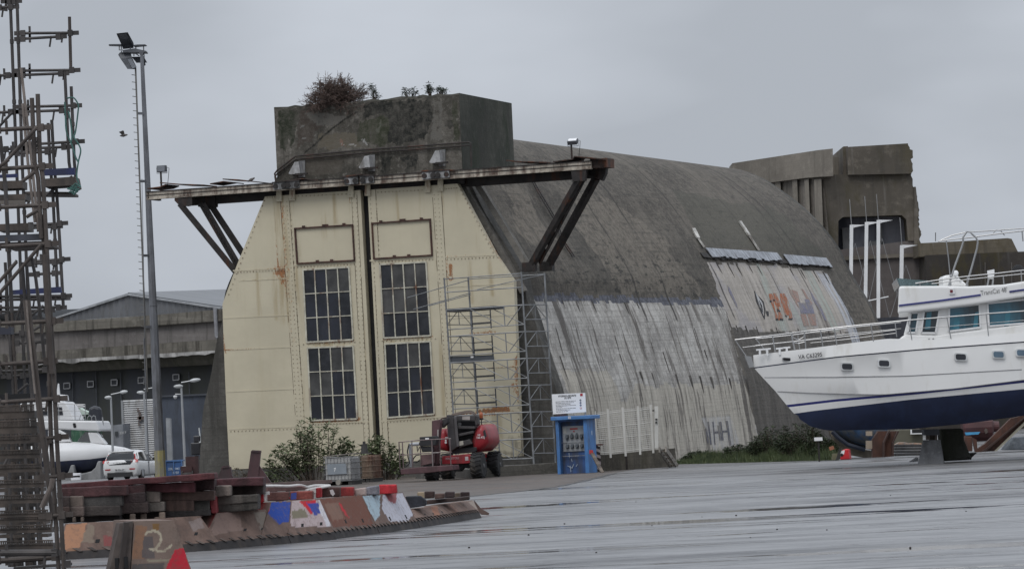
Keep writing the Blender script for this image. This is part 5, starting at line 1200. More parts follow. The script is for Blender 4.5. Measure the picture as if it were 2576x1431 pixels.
# foredeck, bridge deck, and the house
def yp(x, y, d=0.0): return at(x, y, NEAR + d)
m = MB(); m.prism([yp(2090, 873, .55), yp(2250, 856, .3), yp(2800, 822, .3), yp(2800, 850, .3), yp(2090, 880, .55)], dvb(BWID + .6)); m.build('deck', GEL, boat)
m = MB(); m.prism([yp(2120, 930, 1.9), yp(2800, 880, 1.9), yp(2800, 985, 1.9), yp(2260, 1010, 1.9), yp(2160, 985, 1.9)], dvb(BWID - 1.9)); m.build('bridge_deck', GEL, boat)
m = MB(); pts = [yg(620, 1320), (2262, 853), yg(800, 1290), yg(840, 1268), yg(1150, 1280), (2600, 812), (2800, 800), (2800, 850), (2262, 862)]
m.prism([yp(x, y, .35) for x, y in pts], dvb(BWID + 1.2)); o = bevel(m.build('coach_coaming', GEL, boat), .04)
HS = .42
house = MB()
hp = [yg(815, 1285), yg(880, 1040), yg(1000, 1000), yg(1290, 960), yg(1700, 930), yg(2071, 880), (2800, 725), (2800, 840), yg(2071, 1230), yg(1690, 1290)]
house.prism([yp(x, y, HS) for x, y in hp], dvb(BWID + 1.0)); bevel(house.build('wheelhouse', GEL, boat), .05)
for q in ([yg(893, 1045), yg(976, 1040), yg(945, 1248), yg(862, 1250)], [yg(1030, 1025), yg(1192, 1010), yg(1150, 1252), yg(1000, 1252)], [yg(1292, 990), yg(1605, 955), yg(1618, 1195), yg(1285, 1235)], [yg(1690, 945), yg(2090, 905), yg(2095, 1150), yg(1705, 1182)], [(2590, 752), (2690, 742), (2692, 805), (2592, 812)]):
    P = [yp(x, y, HS - .015) for x, y in q]; m = MB(); m.prism(P, V3((0, .03, 0))); w = m.build('window', YGLASS, boat)
    m = MB(); c_ = sum(P, V3()) / 4
    for i in range(4): a_, b_ = P[i], P[(i + 1) % 4]; m.beam(a_ - V3((0, .015, 0)), b_ - V3((0, .015, 0)), .05, .05)
    m.build('frame', WHITEM, w)
# slanted windscreen pillar line and blue curtains behind the glass
m = MB()
for x0, x1 in ((1060, 1110), (1560, 1600), (1350, 1410), (1880, 1930)): m.prism([yp(*yg(x0, 1040), HS - .022), yp(*yg(x1, 1030), HS - .022), yp(*yg(x1 - 15, 1210), HS - .022), yp(*yg(x0 - 20, 1215), HS - .022)], V3((0, .004, 0)))
m.build('curtain', paint('blue_curtain', (.04, .15, .20), .25), boat)
# flybridge
fb = MB(); fp = [yg(755, 1052), yg(760, 970), yg(768, 790), yg(775, 765), yg(1220, 762), yg(1500, 768), yg(1850, 750), yg(2071, 715), (2800, 678), (2800, 728), yg(2071, 880), yg(1500, 965)]
fb.prism([yp(x, y, .12) for x, y in fp], dvb(BWID + 1.5)); flyb = bevel(fb.build('flybridge', GEL, boat), .07, 3)
m = MB(); S_ = [yg(768, 968), yg(1200, 916), yg(1620, 856)]
for a_, b_ in zip(S_, S_[1:]): m.beam(yp(*a_, .105), yp(*b_, .105), .05, .03, 0, up=V3((0, -1, 0)))
m.build('cheat_line', NAVYS, flyb); m = MB(); m.beam(yp(*yg(1918, 824), .105), yp(*yg(2300, 770), .105), .05, .03, 0, up=V3((0, -1, 0))); m.build('cheat_line', NAVYS, flyb)
m = MB(); a_ = yp(*yg(1622, 862), .10); b_ = yp(*yg(1905, 822), .10); d_ = (b_ - a_).normalized(); lettering(m, "TransCat 48'", a_, d_, V3((-d_.z, 0, d_.x)), .14, width=.80, bold=-.004); m.build('lettering', paint('grey_lettering', (.10, .10, .10), .5), flyb)
m = MB(); m.box(yp(*yg(1322, 818), .1), .17, .05, .17); m.build('side_light', paint('light_housing', (.6, .6, .6), .4), flyb)
m = MB(); m.box(yp(*yg(1315, 818), .07), .08, .03, .08); m.build('red_lens', paint('dark_red_lens', (.12, .01, .015), .3), flyb)
WS = NT('tinted_acrylic'); WS.b.inputs['Transmission Weight'].default_value = .75; WS.col((.30, .42, .44)); WS.set(.08); 
m = MB(); Wp = [yg(745, 683), yg(830, 690), yg(940, 700), yg(1060, 708), yg(1160, 735)]; Wb = [yg(775, 766), yg(855, 768), yg(960, 768), yg(1080, 766), yg(1170, 764)]
for k in range(4):
    q = [yp(*Wb[k], .25), yp(*Wb[k + 1], .2), yp(*Wp[k + 1], .2), yp(*Wp[k], .25)]; m.hexa(q + [p + V3((0, .02, 0)) for p in q])
q = [yp(*Wb[0], .25), yp(*Wp[0], .25)]; m.hexa([q[0], q[0] + V3((.36, BWID + 1.2, 0)), q[0] + V3((.38, BWID + 1.2, 0)), q[0] + V3((.02, 0, 0)), q[1], q[1] + V3((.36, BWID + 1.2, 0)), q[1] + V3((.38, BWID + 1.2, 0)), q[1] + V3((.02, 0, 0))])
m.build('windscreen', WS.mat, flyb)
m = MB(); m.prism([yp(x, y, 2.0) for x, y in (yg(1228, 768), yg(1226, 680), yg(1240, 655), yg(1330, 645), yg(1420, 700), yg(1500, 768))], V3((0, 1.2, 0))); bevel(m.build('helm_console', GEL, flyb), .06, 3)
m = MB(); m.lathe(yp(*yg(1362, 630), 1.9), (0, 1, 0), [(0, .05), (.03, .085), (.12, .085), (.15, .05)], 12); m.tube([yp(*yg(1365, 640), 2), yp(*yg(1385, 690), 2), yp(*yg(1410, 720), 2)], .04, 6); m.build('searchlight', WHITEM, flyb, smooth=True)
for x0 in (1690,):
    m = MB(); m.prism([yp(x, y, 1.2) for x, y in (yg(1690, 605), yg(1762, 590), yg(1764, 640), yg(1752, 690), yg(1700, 692))], V3((0, .1, 0))); m.build('seat_back', WHITEM, flyb)
    m = MB()
    for a_, b_ in ((yg(1702, 690), yg(1690, 760)), (yg(1750, 690), yg(1742, 758)), (yg(1700, 685), yg(1755, 680))): m.tube([yp(*a_, 1.22), yp(*b_, 1.22)], .03, 6)
    m.build('seat_frame', STAIN, flyb)
m = MB(); m.lathe(yp(*yg(2010, 590), 3), (0, 0, 1), [(-.1, .18), (0, .2), (.1, .12), (.14, .03)], 12); m.build('black_dome', BLACK, flyb)
m = MB()
for d_ in (.2, BWID + 1.3):
    A_ = [yg(940, 738), yg(1230, 695), yg(1500, 662), yg(1800, 632), yg(2071, 600), (2800, 656)]; m.tube([yp(x, y, d_) for x, y in A_], .022, 6)
    A_ = [yg(1110, 742), yg(1500, 695), yg(2071, 638)]; m.tube([yp(x, y, d_) for x, y in A_], .018, 6)
    for x, y0, y1 in ((985, 735, 770), (1300, 685, 765), (1480, 665, 765), (1855, 668, 745), (2040, 610, 720)): m.tube([yp(*yg(x, y0), d_), yp(*yg(x + 6, y1), d_)], .018, 6)
    m.build('flybridge_rail', STAIN, flyb); m = MB()
# canopy frame
m = MB()
for d_ in (.6, BWID + .9):
    m.tube([yp(*yg(x, y), d_) for x, y in ((1180, 300), (1290, 285), (1500, 262), (1800, 222), (2071, 190), (2400, 150))], .022, 6)
    m.tube([yp(*yg(x, y), d_ + .3) for x, y in ((1205, 290), (1320, 240), (1470, 205), (1650, 195), (2071, 165), (2400, 140))], .02, 6)
    m.tube([yp(*yg(x, y), d_) for x, y in ((1285, 770), (1350, 560), (1420, 370), (1440, 305), (1435, 260), (1475, 200), (1520, 205))], .03, 7)
    m.tube([yp(*yg(x, y), d_) for x, y in ((1470, 765), (1530, 560), (1580, 380), (1590, 310), (1575, 265), (1520, 215))], .03, 7)
    m.tube([yp(*yg(x, y), d_) for x, y in ((1262, 295), (1285, 480), (1312, 760))], .018, 6)
    m.tube([yp(*yg(x, y), d_) for x, y in ((1750, 215), (1780, 185), (1830, 190), (1870, 240))], .016, 5)
    m.tube([yp(*yg(x, y), d_) for x, y in ((2050, 190), (2060, 300))], .02, 5)
for x, y in ((1180, 300), (1470, 205), (1800, 222), (1435, 262)): m.tube([yp(*yg(x, y), .6), yp(*yg(x, y), BWID + .9)], .018, 5)
m.build('canopy_frame', STAIN, flyb)
m = MB(); m.tube([yp(*yg(1150, 300), 3), yp(*yg(1150, 208), 3)], .015, 5); m.build('whip_aerial', paint('aerial_dark', (.1, .1, .1), .5), flyb)
# bow rails
m = MB()
def rail(L, r, d): m.tube([at(x, y, (hs(x) if d == 0 else DB + .9 + BWID * (d == 2) if d != 1 else DB + BWID - .2) + .05) for x, y in L], r, 6)
top = [yc(80, 325), yc(300, 300), yc(700, 250), yc(1100, 205), yc(1500, 165), yc(1820, 138), yc(2140, 112), yc(2445, 90), (2700, 770)]
rail(top, .025, 0)
rail([yc(145, 387), yc(400, 355), yc(700, 325), yc(1000, 295), yc(1400, 243)], .014, 0); rail([yc(700, 350), yc(1000, 320), yc(1400, 270)], .012, 0)
rail([yc(1500, 235), yc(1820, 215), yc(2445, 165)], .010, 0)
for a_, b_ in ((yc(82, 328), yc(215, 520)), (yc(388, 288), yc(410, 425)), (yc(540, 272), yc(572, 405)), (yc(650, 258), yc(660, 395)), (yc(780, 243), yc(800, 380)), (yc(893, 232), yc(915, 370)), (yc(1192, 200), yc(1214, 338)), (yc(1390, 182), yc(1404, 300)), (yc(1500, 168), yc(1530, 335)), (yc(1815, 142), yc(1850, 328)), (yc(2135, 115), yc(2156, 305))):
    m.tube([at(*a_, hs(a_[0]) + .05), at(*b_, hs(b_[0]) + .05)], .018, 6)
br = m.build('bow_rail', STAIN, boat)
m = MB()
L2 = [yc(250, 317), yc(560, 285), yc(1000, 225), yc(1440, 180)]; m.tube([at(x, y, DB + BWID - .3) for x, y in L2], .022, 6); m.tube([at(x, y + 16, DB + BWID - .3) for x, y in L2], .012, 6)
for a_, b_ in ((yc(252, 320), yc(345, 430)), (yc(595, 285), yc(610, 400)), (yc(540, 285), yc(565, 400))): m.tube([at(*a_, DB + BWID - .3), at(*b_, DB + BWID - .3)], .018, 6)
m.tube([at(*yc(x, y), DB + 1.6) for x, y in ((545, 275), (560, 310), (600, 325), (640, 305), (655, 272))], .016, 6); m.tube([at(*yc(x, y), DB + 1.6) for x, y in ((555, 345), (600, 355), (650, 343))], .02, 6)
m.build('bow_rail', STAIN, boat)
m = MB(); m.prism([at(*yc(x, y), DB - .12) for x, y in ((160, 455), (215, 460), (238, 545), (200, 553))], V3((0, .24, 0))); m.build('bow_roller', STAIN, boat)
for x, y in (yc(285, 425), yc(345, 420), yc(447, 415), yc(505, 408)):
    m = MB(); p = at(x, y, DB - .3); m.tube([p + V3((0, 0, -.12)), p + V3((0, 0, .05))], .035, 6); m.beam(p + V3((-.11, 0, .07)), p + V3((.11, 0, .08)), .05, .05); m.build('cleat', WHITEM, boat)
for x, y in (yc(1668, 330), yc(1702, 328)): m = MB(); m.box(at(x, y, NEAR + .32), .05, .08, .12); m.build('cleat', STAIN, boat)
for x, y in ((2131, 921.5), (2224, 913.5), (2417, 897.5), (2512, 891.3), (2571, 887), (2640, 881)):
    d_ = hs(x) - .035 + .07 * (1 - min(1, (x - 1895) / 300)); up_ = V3((0, 0, 1))
    def rr(w, h, k=6):
        out = []
        for sx, sy, a0 in ((1, 1, 0), (-1, 1, 90), (-1, -1, 180), (1, -1, 270)):
            for j in range(4): t = RD(a0 + j * 30); out.append((sx * (w - .05) + .05 * cos(t), sy * (h - .05) + .05 * sin(t)))
        return out
    p = at(x, y, d_); m = MB(); m.prism([p + V3((a, 0, b + a * -.08)) for a, b in rr(.185, .115)], V3((0, .09, 0))); f_ = m.build('porthole_frame', paint('porthole_rim', (.55, .56, .56), .35), boat)
    m = MB(); m.prism([p + V3((a, -.012, b + a * -.08)) for a, b in rr(.15, .083)], V3((0, .05, 0))); m.build('porthole_glass', paint('dark_port', (.018, .02, .026), .1) if x < 2450 else paint('blue_port', (.09, .14, .19), .1), f_)
p = at(*yc(505, 484), hs(1979) - .02); m = MB(); m.prism([p + V3((a, 0, b + a * -.1)) for a, b in rr(.14, .055)], V3((0, .1, 0))); f_ = m.build('hawse_rim', STAIN, boat)
m = MB(); m.prism([p + V3((a * .8, -.01, b * .7 + a * -.1)) for a, b in rr(.14, .055)], V3((0, .05, 0))); m.build('hawse_hole', BLACK, f_)
m = MB(); a_ = at(*yc(600, 482), hs(2009) - .06); b_ = at(*yc(800, 459), hs(2070) - .06); d_ = (b_ - a_).normalized(); lettering(m, 'VA C63295', a_, d_, V3((0, 0, 1)), .125, width=.72, bold=.012); m.build('lettering', paint('black_lettering', (.02, .02, .025), .5), boat)

# ------------------------------------------------------------------ what stands under and behind the yacht
uc_ = crop(3250, 1650, 3.045)
def up_(x, y, D): return at(*uc_(x, y), D)
def flat_thing(pts, D, th, mat, name, label, cat, bev=.03, group=None, parent=None):
    m = MB(); m.prism([up_(x, y, D) for x, y in pts], V3((0, th, 0))); o = m.build(name, mat, parent)
    if bev: bevel(o, bev)
    if parent is None: tag(o, label, cat, group)
    return o
CBL = concrete('cradle_concrete', (.17, .172, .178), (.10, .102, .106), (.25, .25, .255), sk=.3, scale=1.2, lines=False)
q = gnd(*uc_(1440, 625)); DQ = q.y
ck = thing('concrete_prop', 'grey tapered concrete prop block under the yacht keel', 'prop', q)
m = MB(); B_ = [up_(1280, 640, DQ), up_(1600, 622, DQ)]; T_ = [up_(1345, 335, DQ + .25), up_(1555, 330, DQ + .25)]
for p in B_: p.z = 0
dv = V3((.15, 1.2, 0)); m.hexa([B_[0], B_[1], B_[1] + dv, B_[0] + dv, T_[0], T_[1], T_[1] + dv * .5, T_[0] + dv * .5]); m.prism([up_(1200, 600, DQ + .5), up_(1290, 590, DQ + .5), up_(1290, 545, DQ + .5)], V3((0, .8, 0))); m.build('block', CBL, ck)
m = MB(); m.prism([up_(x, y, DQ + .2) for x, y in ((1360, 275), (1360, 205), (1545, 198), (1545, 272))], V3((0, .7, 0))); m.build('timber_pad', paint('blue_grey_pad', (.10, .105, .12), .8), ck)
m = MB()
for x in (1405, 1505): m.prism([up_(x - 14, 330, DQ + .25), up_(x + 14, 328, DQ + .25), up_(x + 14, 270, DQ + .25), up_(x - 14, 272, DQ + .25)], V3((0, .3, 0)))
m.prism([up_(1430, 332, DQ + .5), up_(1485, 330, DQ + .5), up_(1485, 270, DQ + .5), up_(1430, 272, DQ + .5)], V3((0, .3, 0))); m.build('jack', WOODG, ck)
ck2 = thing('concrete_prop', 'dark shaded prop block right of the grey tapered one', 'prop', gnd(*uc_(1800, 560)))
m = MB(); m.prism([up_(x, y, 121) for x, y in ((1560, 200), (1840, 190), (1850, 330), (1905, 470), (1940, 560), (1600, 590), (1570, 380))], V3((0, 1.0, 0))); bevel(m.build('block', concrete('shaded_prop', (.055, .055, .05), (.03, .031, .03), (.085, .083, .075), moss=(.02, .025, .012), sk=.3, scale=1, lines=False), ck2), .08)  # concrete block in shade, the shade put into its dark colour
m = MB(); m.prism([up_(x, y, 121.3) for x, y in ((1870, 500), (2005, 485), (1940, 545), (1935, 570), (1600, 590))], V3((0, 1.3, 0))); m.build('foot_plate', DARKMETAL, ck2)
BR = paint('rust_brown_steel', (.075, .030, .018), .75, 0, .35, 2, (.035, .018, .014), .4)
tr = thing('steel_trestle', 'rust brown steel trestle leg between the old blue hull and the yacht prop', 'trestle', gnd(*uc_(870, 540)))
for pts, y0, th in (([(735, 545), (725, 340), (800, 225), (930, 222), (870, 360), (870, 540)], 136, .5), ([(885, 538), (885, 350), (950, 225), (1055, 222), (990, 350), (990, 530)], 135.6, .5)):
    m = MB(); m.prism([up_(x, y, y0) for x, y in pts], V3((0, th, 0))); m.build('leg', BR, tr)
m = MB(); m.prism([up_(x, y, 135.4) for x, y in ((868, 540), (868, 360), (930, 222), (945, 222), (884, 362), (884, 540))], V3((0, .6, 0))); m.prism([up_(x, y, 135.2) for x, y in ((975, 530), (975, 360), (1040, 222), (1058, 222), (990, 362), (990, 530))], V3((0, .6, 0))); m.build('flange', paint('dark_rust', (.04, .018, .013), .8), tr)
tr2 = thing('steel_trestle', 'rust brown diagonal steel beam with a cream edge at the right edge', 'trestle', gnd(*uc_(2150, 470)))
m = MB(); m.prism([up_(x, y, 134) for x, y in ((1990, 480), (1950, 300), (2000, 330), (2010, 440), (2100, 380), (2420, 70), (2620, 20), (2620, 90), (2220, 465))], V3((0, .4, 0))); m.build('beam', BR, tr2)
m = MB(); m.prism([up_(x, y, 133.9) for x, y in ((2212, 468), (2620, 70), (2620, 115), (2245, 466))], V3((0, .5, 0))); m.build('cream_edge', paint('cream_edge', (.30, .28, .22), .7), tr2)
m = MB(); m.prism([up_(x, y, 133.8) for x, y in ((2040, 480), (2110, 440), (2600, 40), (2620, 40), (2110, 470))], V3((0, .6, 0))); m.build('flange', paint('dark_rust_flange', (.035, .017, .013), .8), tr2)
flat_thing([(1850, 470), (1860, 285), (1945, 290), (1950, 470)], 137, .5, BR, 'steel_block', 'short rusty steel block under the maroon drum', 'steel block')
ohl = thing('old_boat', 'old wooden boat with flaking blue paint, mostly hidden below the yacht bow', 'boat', gnd(*uc_(560, 545)))
m = MB(); S = []
for k in range(9):
    f = k / 8; yy = 144 + 2.6 * (f - .0)
OB = paint('flaking_blue_hull', (.045, .10, .20), .8, 0, .5, 2.5, (.13, .13, .12), .6, 3)
BEI = paint('beige_keel_timber', (.15, .13, .10), .85, 0, .3, 2, (.07, .06, .05), .4)
prof = [(170, 150), (290, 260), (430, 360), (660, 440), (900, 470)]
sec = []
for x, y in catmull([(a, b, 0) for a, b in prof], 5) if False else prof:
    p = up_(x, y, 144); top_ = up_(x, 60, 144); h = max(.02, (top_.z - p.z)); wd_ = 1.6 * min(1, (x - 170) / 500 + .05)
    sec.append([p, V3((p.x, 144 - wd_ * .5, p.z + h * .15)), V3((p.x - .05, 144 - wd_ * .9, p.z + h * .5)), V3((p.x - .1, 144 - wd_, p.z + h)), V3((p.x - .1, 144 + wd_, p.z + h)), V3((p.x, 144 + wd_ * .9, p.z + h * .5)), V3((p.x, 144 + wd_ * .5, p.z + h * .15))])
loft_hull([s_ + [s_[0]] for s_ in sec], 'hull', [OB], [0] * 7, ohl)
m = MB(); K = [(180, 150), (215, 215), (300, 280), (430, 385), (660, 455), (900, 480)]; K2 = [(200, 215), (250, 350), (330, 440), (480, 520), (640, 548), (900, 552)]
P = [up_(x, y, 143.6) for x, y in K] + [up_(x, y, 143.6) for x, y in K2[::-1]]; m.prism(P, V3((0, .5, 0))); m.build('keel', BEI, ohl)
m = MB(); m.tube([up_(x, y, 143.4) for x, y in [(240, 230), (310, 300), (430, 390), (640, 450)]], .09, 6); m.build('rubbing_band', paint('dark_navy_band', (.02, .025, .04), .7), ohl)
for k, (y0, y1) in enumerate(((225, 280), (340, 440))):
    m = MB(); m.prism([up_(x, y, 136) for x, y in ((660, y1), (660, y0), (728, y0), (728, y1))], V3((0, .4, 0)))
    tag(m.build('timber_block', paint('pale_timber_block', (.26, .21, .16), .8, 0, .2)), '%s of the two pale timber blocks beside the brown trestle' % ('upper', 'lower')[k], 'timber block', 'timber blocks by the trestle')
flat_thing([(1010, 390), (1000, 300), (1060, 205), (1345, 200), (1345, 385)], 150, 2, paint('olive_wall', (.085, .08, .058), .8, 0, .2, 1), 'low_wall', 'olive low wall seen through the gap under the yacht', 'wall')
m = MB(); m.prism([up_(x, y, 149.8) for x, y in ((1205, 255), (1205, 205), (1360, 200), (1360, 250))], V3((0, .1, 0))); m.build('wall_opening', BLACK, bpy.data.objects['low_wall'])
m = MB(); m.prism([up_(x, y, 149.7) for x, y in ((1195, 262), (1195, 205), (1210, 205), (1212, 250), (1360, 246), (1360, 258))], V3((0, .1, 0))); m.build('frame', WHITEM, bpy.data.objects['low_wall'])
for k in range(4):
    m = MB(); y0 = 525 - k * 35; m.prism([up_(x, y, 138 + .05 * k) for x, y in ((1000, y0), (1000, y0 - 31), (1330, y0 - 36), (1330, y0 - 6))], V3((0, .5, 0)))
    tag(bevel(m.build('dark_timber', paint('wet_black_timber', (.022, .021, .022), .7, 0, .4, 4, (.05, .048, .045), .4)), .02), '%s of four stacked wet black timbers under the yacht' % ('lowest', 'second lowest', 'second highest', 'highest')[k], 'timber', 'stacked wet timbers')
flat_thing([(1000, 390), (1050, 360), (1120, 358), (1180, 372), (1240, 365), (1330, 372), (1330, 392)], 138.3, .4, paint('orange_scrap', (.28, .16, .10), .8, 0, .4, 4, (.2, .2, .19), .4), 'scrap_heap', 'pale orange scrap lying on the stacked black timbers', 'scrap heap', .02)
dr = thing('drum_float', 'maroon drum with a sky blue strip behind the dark prop block', 'drum', gnd(*uc_(1950, 480)))
m = MB(); m.lathe(up_(1820, 188, 140), (1, 0, 0), [(0, .45), (.06, .5), (1.0, .5), (1.06, .42), (1.1, .2), (1.3, .18)], 16); m.build('drum', paint('maroon_drum', (.07, .025, .025), .6, 0, .2), dr)
m = MB(); m.prism([up_(x, y, 139.2) for x, y in ((1858, 240), (2045, 232), (2020, 262), (1870, 272))], V3((0, .2, 0))); m.build('blue_strip', paint('sky_blue_paint', (.06, .27, .48), .5), dr)
flat_thing([(2330, 455), (2450, 300), (2640, 285), (2640, 450)], 140, 1, concrete('blue_grey_block', (.12, .135, .15), (.05, .055, .065), (.2, .22, .24), sk=.2, scale=2, lines=False), 'concrete_block', 'blue grey concrete block behind the cream edged beam', 'concrete block')
flat_thing([(2060, 190), (2070, 110), (2200, 95), (2210, 190)], 145, .3, paint('pale_panel', (.2, .2, .19), .7), 'hoarding', 'pale hoarding behind the maroon drum', 'hoarding')
m = MB(); m.prism([up_(x, y, 139.5) for x, y in ((2090, 215), (2110, 185), (2130, 200), (2135, 240), (2110, 260))], V3((0, .4, 0)));
tag(m.build('fender', paint('dusty_fender', (.09, .07, .06), .8)), 'dusty brown fender beside the maroon drum', 'fender')
# red and white plastic barrier
rbq = gnd(*uc_(400, 570)); rb_ = thing('plastic_barrier', 'small red and white plastic road barrier under the yacht bow', 'barrier', rbq)
m = MB(); Bq = [up_(x, y, rbq.y) for x, y in ((335, 572), (455, 566), (436, 445), (400, 440), (350, 462))]; m.prism(Bq, V3((.1, .35, 0))); bevel(m.build('barrier_body', paint('barrier_red', (.50, .025, .03), .35, 0, .15), rb_), .03)
m = MB(); m.prism([up_(x, y, rbq.y - .012) for x, y in ((342, 500), (350, 465), (392, 455), (385, 500), (345, 530))], V3((0, .02, 0))); m.build('white_patch', WHITEM, rb_)
m = MB(); m.lathe(up_(356, 512, rbq.y - .02), (0, 1, 0), [(0, .055), (.03, .055)], 10); m.build('hole', BLACK, rb_)
m = MB(); m.prism([up_(x, y, 138.5) for x, y in ((285, 572), (330, 430), (345, 432), (340, 565))], V3((0, .1, 0))); tag(m.build('warning_triangle', paint('dark_board', (.03, .028, .026), .8)), 'dark slanted board leaning behind the red plastic barrier', 'board')
m = MB(); m.prism([up_(x, y, 139.5) for x, y in ((240, 575), (245, 500), (300, 495), (310, 570))], V3((0, .3, 0))); tag(m.build('olive_box', paint('olive_box', (.13, .12, .07), .8)), 'small olive box left of the red plastic barrier', 'box')
bq = up_(70, 320, 138.8); st_ = thing('spotlight_stand', 'small white spotlight on a dark stand in the scrub', 'spotlight', V3((bq.x, 138.8, 0)))
m = MB(); m.tube([V3((bq.x, 138.8, 0)), V3((bq.x, 138.8, bq.z))], .03, 6); m.build('stand', DARKMETAL, st_)
m = MB(); m.box(bq, .28, .2, .12); m.build('lamp', WHITEM, st_)
m = MB(); m.beam(up_(205, 440, 138.4), up_(260, 420, 138.4), .1, .12); tag(m.build('brick', paint('terracotta', (.28, .11, .06), .8)), 'orange brick end in the scrub left of the barrier', 'brick')

# ================================================================== blue power kiosk with its notice board
kc = crop(2100, 1500, 3.18)
kb0 = gnd(*kc(410, 1260)); KN = AA
def kp(x, y, w=0.0): return onp(*kc(x, y), kb0 + AA * w, KN)
kiosk = thing('power_kiosk', 'blue painted power kiosk with a flat roof and a grey socket panel', 'kiosk', kb0)
KBL = paint('kiosk_blue', (.055, .17, .40), .55, 0, .15, 1.5, (.05, .10, .2), .45, 3)
KBL2 = paint('kiosk_blue_inside', (.028, .075, .21), .6, 0, .2, 2, (.04, .05, .08), .5, 4)
rk = Matrix.Rotation(-TH, 3, 'Z')
zr_ = kp(600, 565).z; u_l = (kp(400, 900) - kb0).dot(BB); u_r = (kp(800, 900) - kb0).dot(BB); wk = .95
def kbx(u0, u1, w0, w1, z0, z1, mb, m=0): mb.box(kb0 + BB * (u0 + u1) / 2 + AA * (w0 + w1) / 2 + V3((0, 0, (z0 + z1) / 2)), u1 - u0, w1 - w0, z1 - z0, rk, m)
W_ = u_r - u_l
m = MB(); kbx(u_l, u_l + .11, 0, wk, 0, zr_, m); kbx(u_r - .13, u_r, 0, wk, 0, zr_, m); kbx(u_l + .11, u_r - .13, .32, wk, 0, zr_, m, 1); kbx(u_l + .11, u_r - .13, .02, .32, zr_ - .06, zr_, m, 1); m.build('cabinet', [KBL, KBL2], kiosk)
m = MB(); kbx(u_l - .13, u_r + .16, -.12, wk + .12, zr_, zr_ + .13, m); bevel(m.build('roof', paint('kiosk_roof_blue', (.065, .18, .40), .55, 0, .15, 2), kiosk), .02)
m = MB(); lettering(m, '02', kp(548, 553, -.14), BB, V3((0, 0, 1)), .075, bold=.02); m.build('lettering', WHITEM, kiosk)
zp0, zp1 = kp(600, 968).z, kp(600, 645).z
m = MB(); kbx(u_l + .16, u_r - .15, .27, .315, zp0, zp1, m); pan = m.build('socket_panel', paint('panel_grey', (.27, .28, .29), .5, 0, .1, 3, (.2, .2, .2), .2), kiosk)
pu0, pu1 = u_l + .16, u_r - .15
for r_, zf in ((0, .58), (1, .20)):
    for k in range(4):
        m = MB(); c_ = kb0 + BB * (pu0 + (pu1 - pu0) * (.2 + .21 * k)) + AA * .26 + V3((0, 0, zp0 + (zp1 - zp0) * zf))
        m.box(c_, .11, .05, .15, rk); m.lathe(c_ - AA * .02, -AA, [(0, .055), (.06, .06), (.09, .05)], 10)
        if r_ == 0: m.box(c_ + V3((0, 0, -.11 if k in (0, 3) else .09)), .05, .05, .06, rk)
        m.build('socket', paint('socket_grey', (.075, .085, .095), .5), pan)
m = MB(); kbx(pu0 - .05, pu1 + .04, .24, .28, zp0 + (zp1 - zp0) * .345, zp0 + (zp1 - zp0) * .365, m); m.build('bar', GALV, kiosk); m = MB(); kbx(pu0 - .05, pu1 + .04, .22, .25, zp0 - .17, zp0 - .15, m); m.build('bar', GALV, kiosk)
m = MB(); c_ = kb0 + BB * (pu0 + (pu1 - pu0) * .5) + AA * .262 + V3((0, 0, zp1 - .1)); m.box(c_, .28, .01, .05, rk); m.box(c_ + V3((0, 0, -.09)), .05, .01, .05, rk); m.build('red_label', paint('red_label', (.33, .03, .03), .5), pan)
m = MB(); m.box(kb0 + BB * (pu0 + .09) + AA * .262 + V3((0, 0, zp1 - .15)), .12, .01, .2, rk); m.build('notice', paint('faded_notice', (.36, .36, .34), .6), pan)
m = MB()
for a_, b_ in (((540, 1150), (600, 1180)), ((590, 1060), (600, 1100)), ((560, 985), (565, 1050)), ((650, 1160), (668, 1130)), ((850, 705), (852, 760)), ((575, 1150), (585, 1230)), ((620, 1130), (600, 1180))): m.beam(kp(*a_, .29 if a_[0] < 800 else .0), kp(*b_, .29 if b_[0] < 800 else .0), .012, .02)
m.build('paint_scratch', paint('pale_scratches', (.33, .38, .44), .7), kiosk)
nb = thing('notice_board', 'white site safety notice board with black text above the blue kiosk', 'sign', kb0 + AA * 1.0)
NBP = [kp(x, y, 1.05) for x, y in ((340, 243), (765, 224), (776, 468), (357, 497))]
m = MB(); m.prism(NBP, AA * .03); m.build('board', paint('board_white', (.74, .74, .74), .5, 0, .03), nb)
nbr = (NBP[1] - NBP[0]).normalized(); nbu = (NBP[0] - NBP[3]).normalized()
def nbp(fx, fy): return NBP[0].lerp(NBP[1], fx).lerp(NBP[3].lerp(NBP[2], fx), fy) - AA * .004
BT = paint('board_text_black', (.015, .015, .015), .6)
m = MB(); lettering(m, 'HYGIENE & SECURITE', nbp(.19, .155), nbr, nbu, .062, width=.66, bold=.03); lettering(m, 'DU SITE', nbp(.37, .265), nbr, nbu, .062, width=.25, bold=.03); m.build('title', BT, nb)
m = MB()
for k, n_ in enumerate((37, 34, 27, 38, 12, 37, 26, 22)):          # body text: too small to read, word-long strokes
    fx = .10; end = .10 + n_ * .0165
    while fx < end - .02:
        w_ = min(rnd.uniform(.025, .10), end - fx); a_, b_ = nbp(fx, .385 + k * .073), nbp(fx + w_, .385 + k * .073); m.beam(a_, b_, .016, .003, 0, up=-AA); fx += w_ + .012
m.build('text', paint('board_text_grey', (.12, .12, .12), .6), nb)
m = MB(); P = nbp(.865, .05); m.prism([nbp(.85, .03), nbp(.925, .025), nbp(.925, .155), nbp(.85, .16)], -AA * .003); m.build('red_logo', paint('logo_red', (.40, .02, .03), .5), nb)
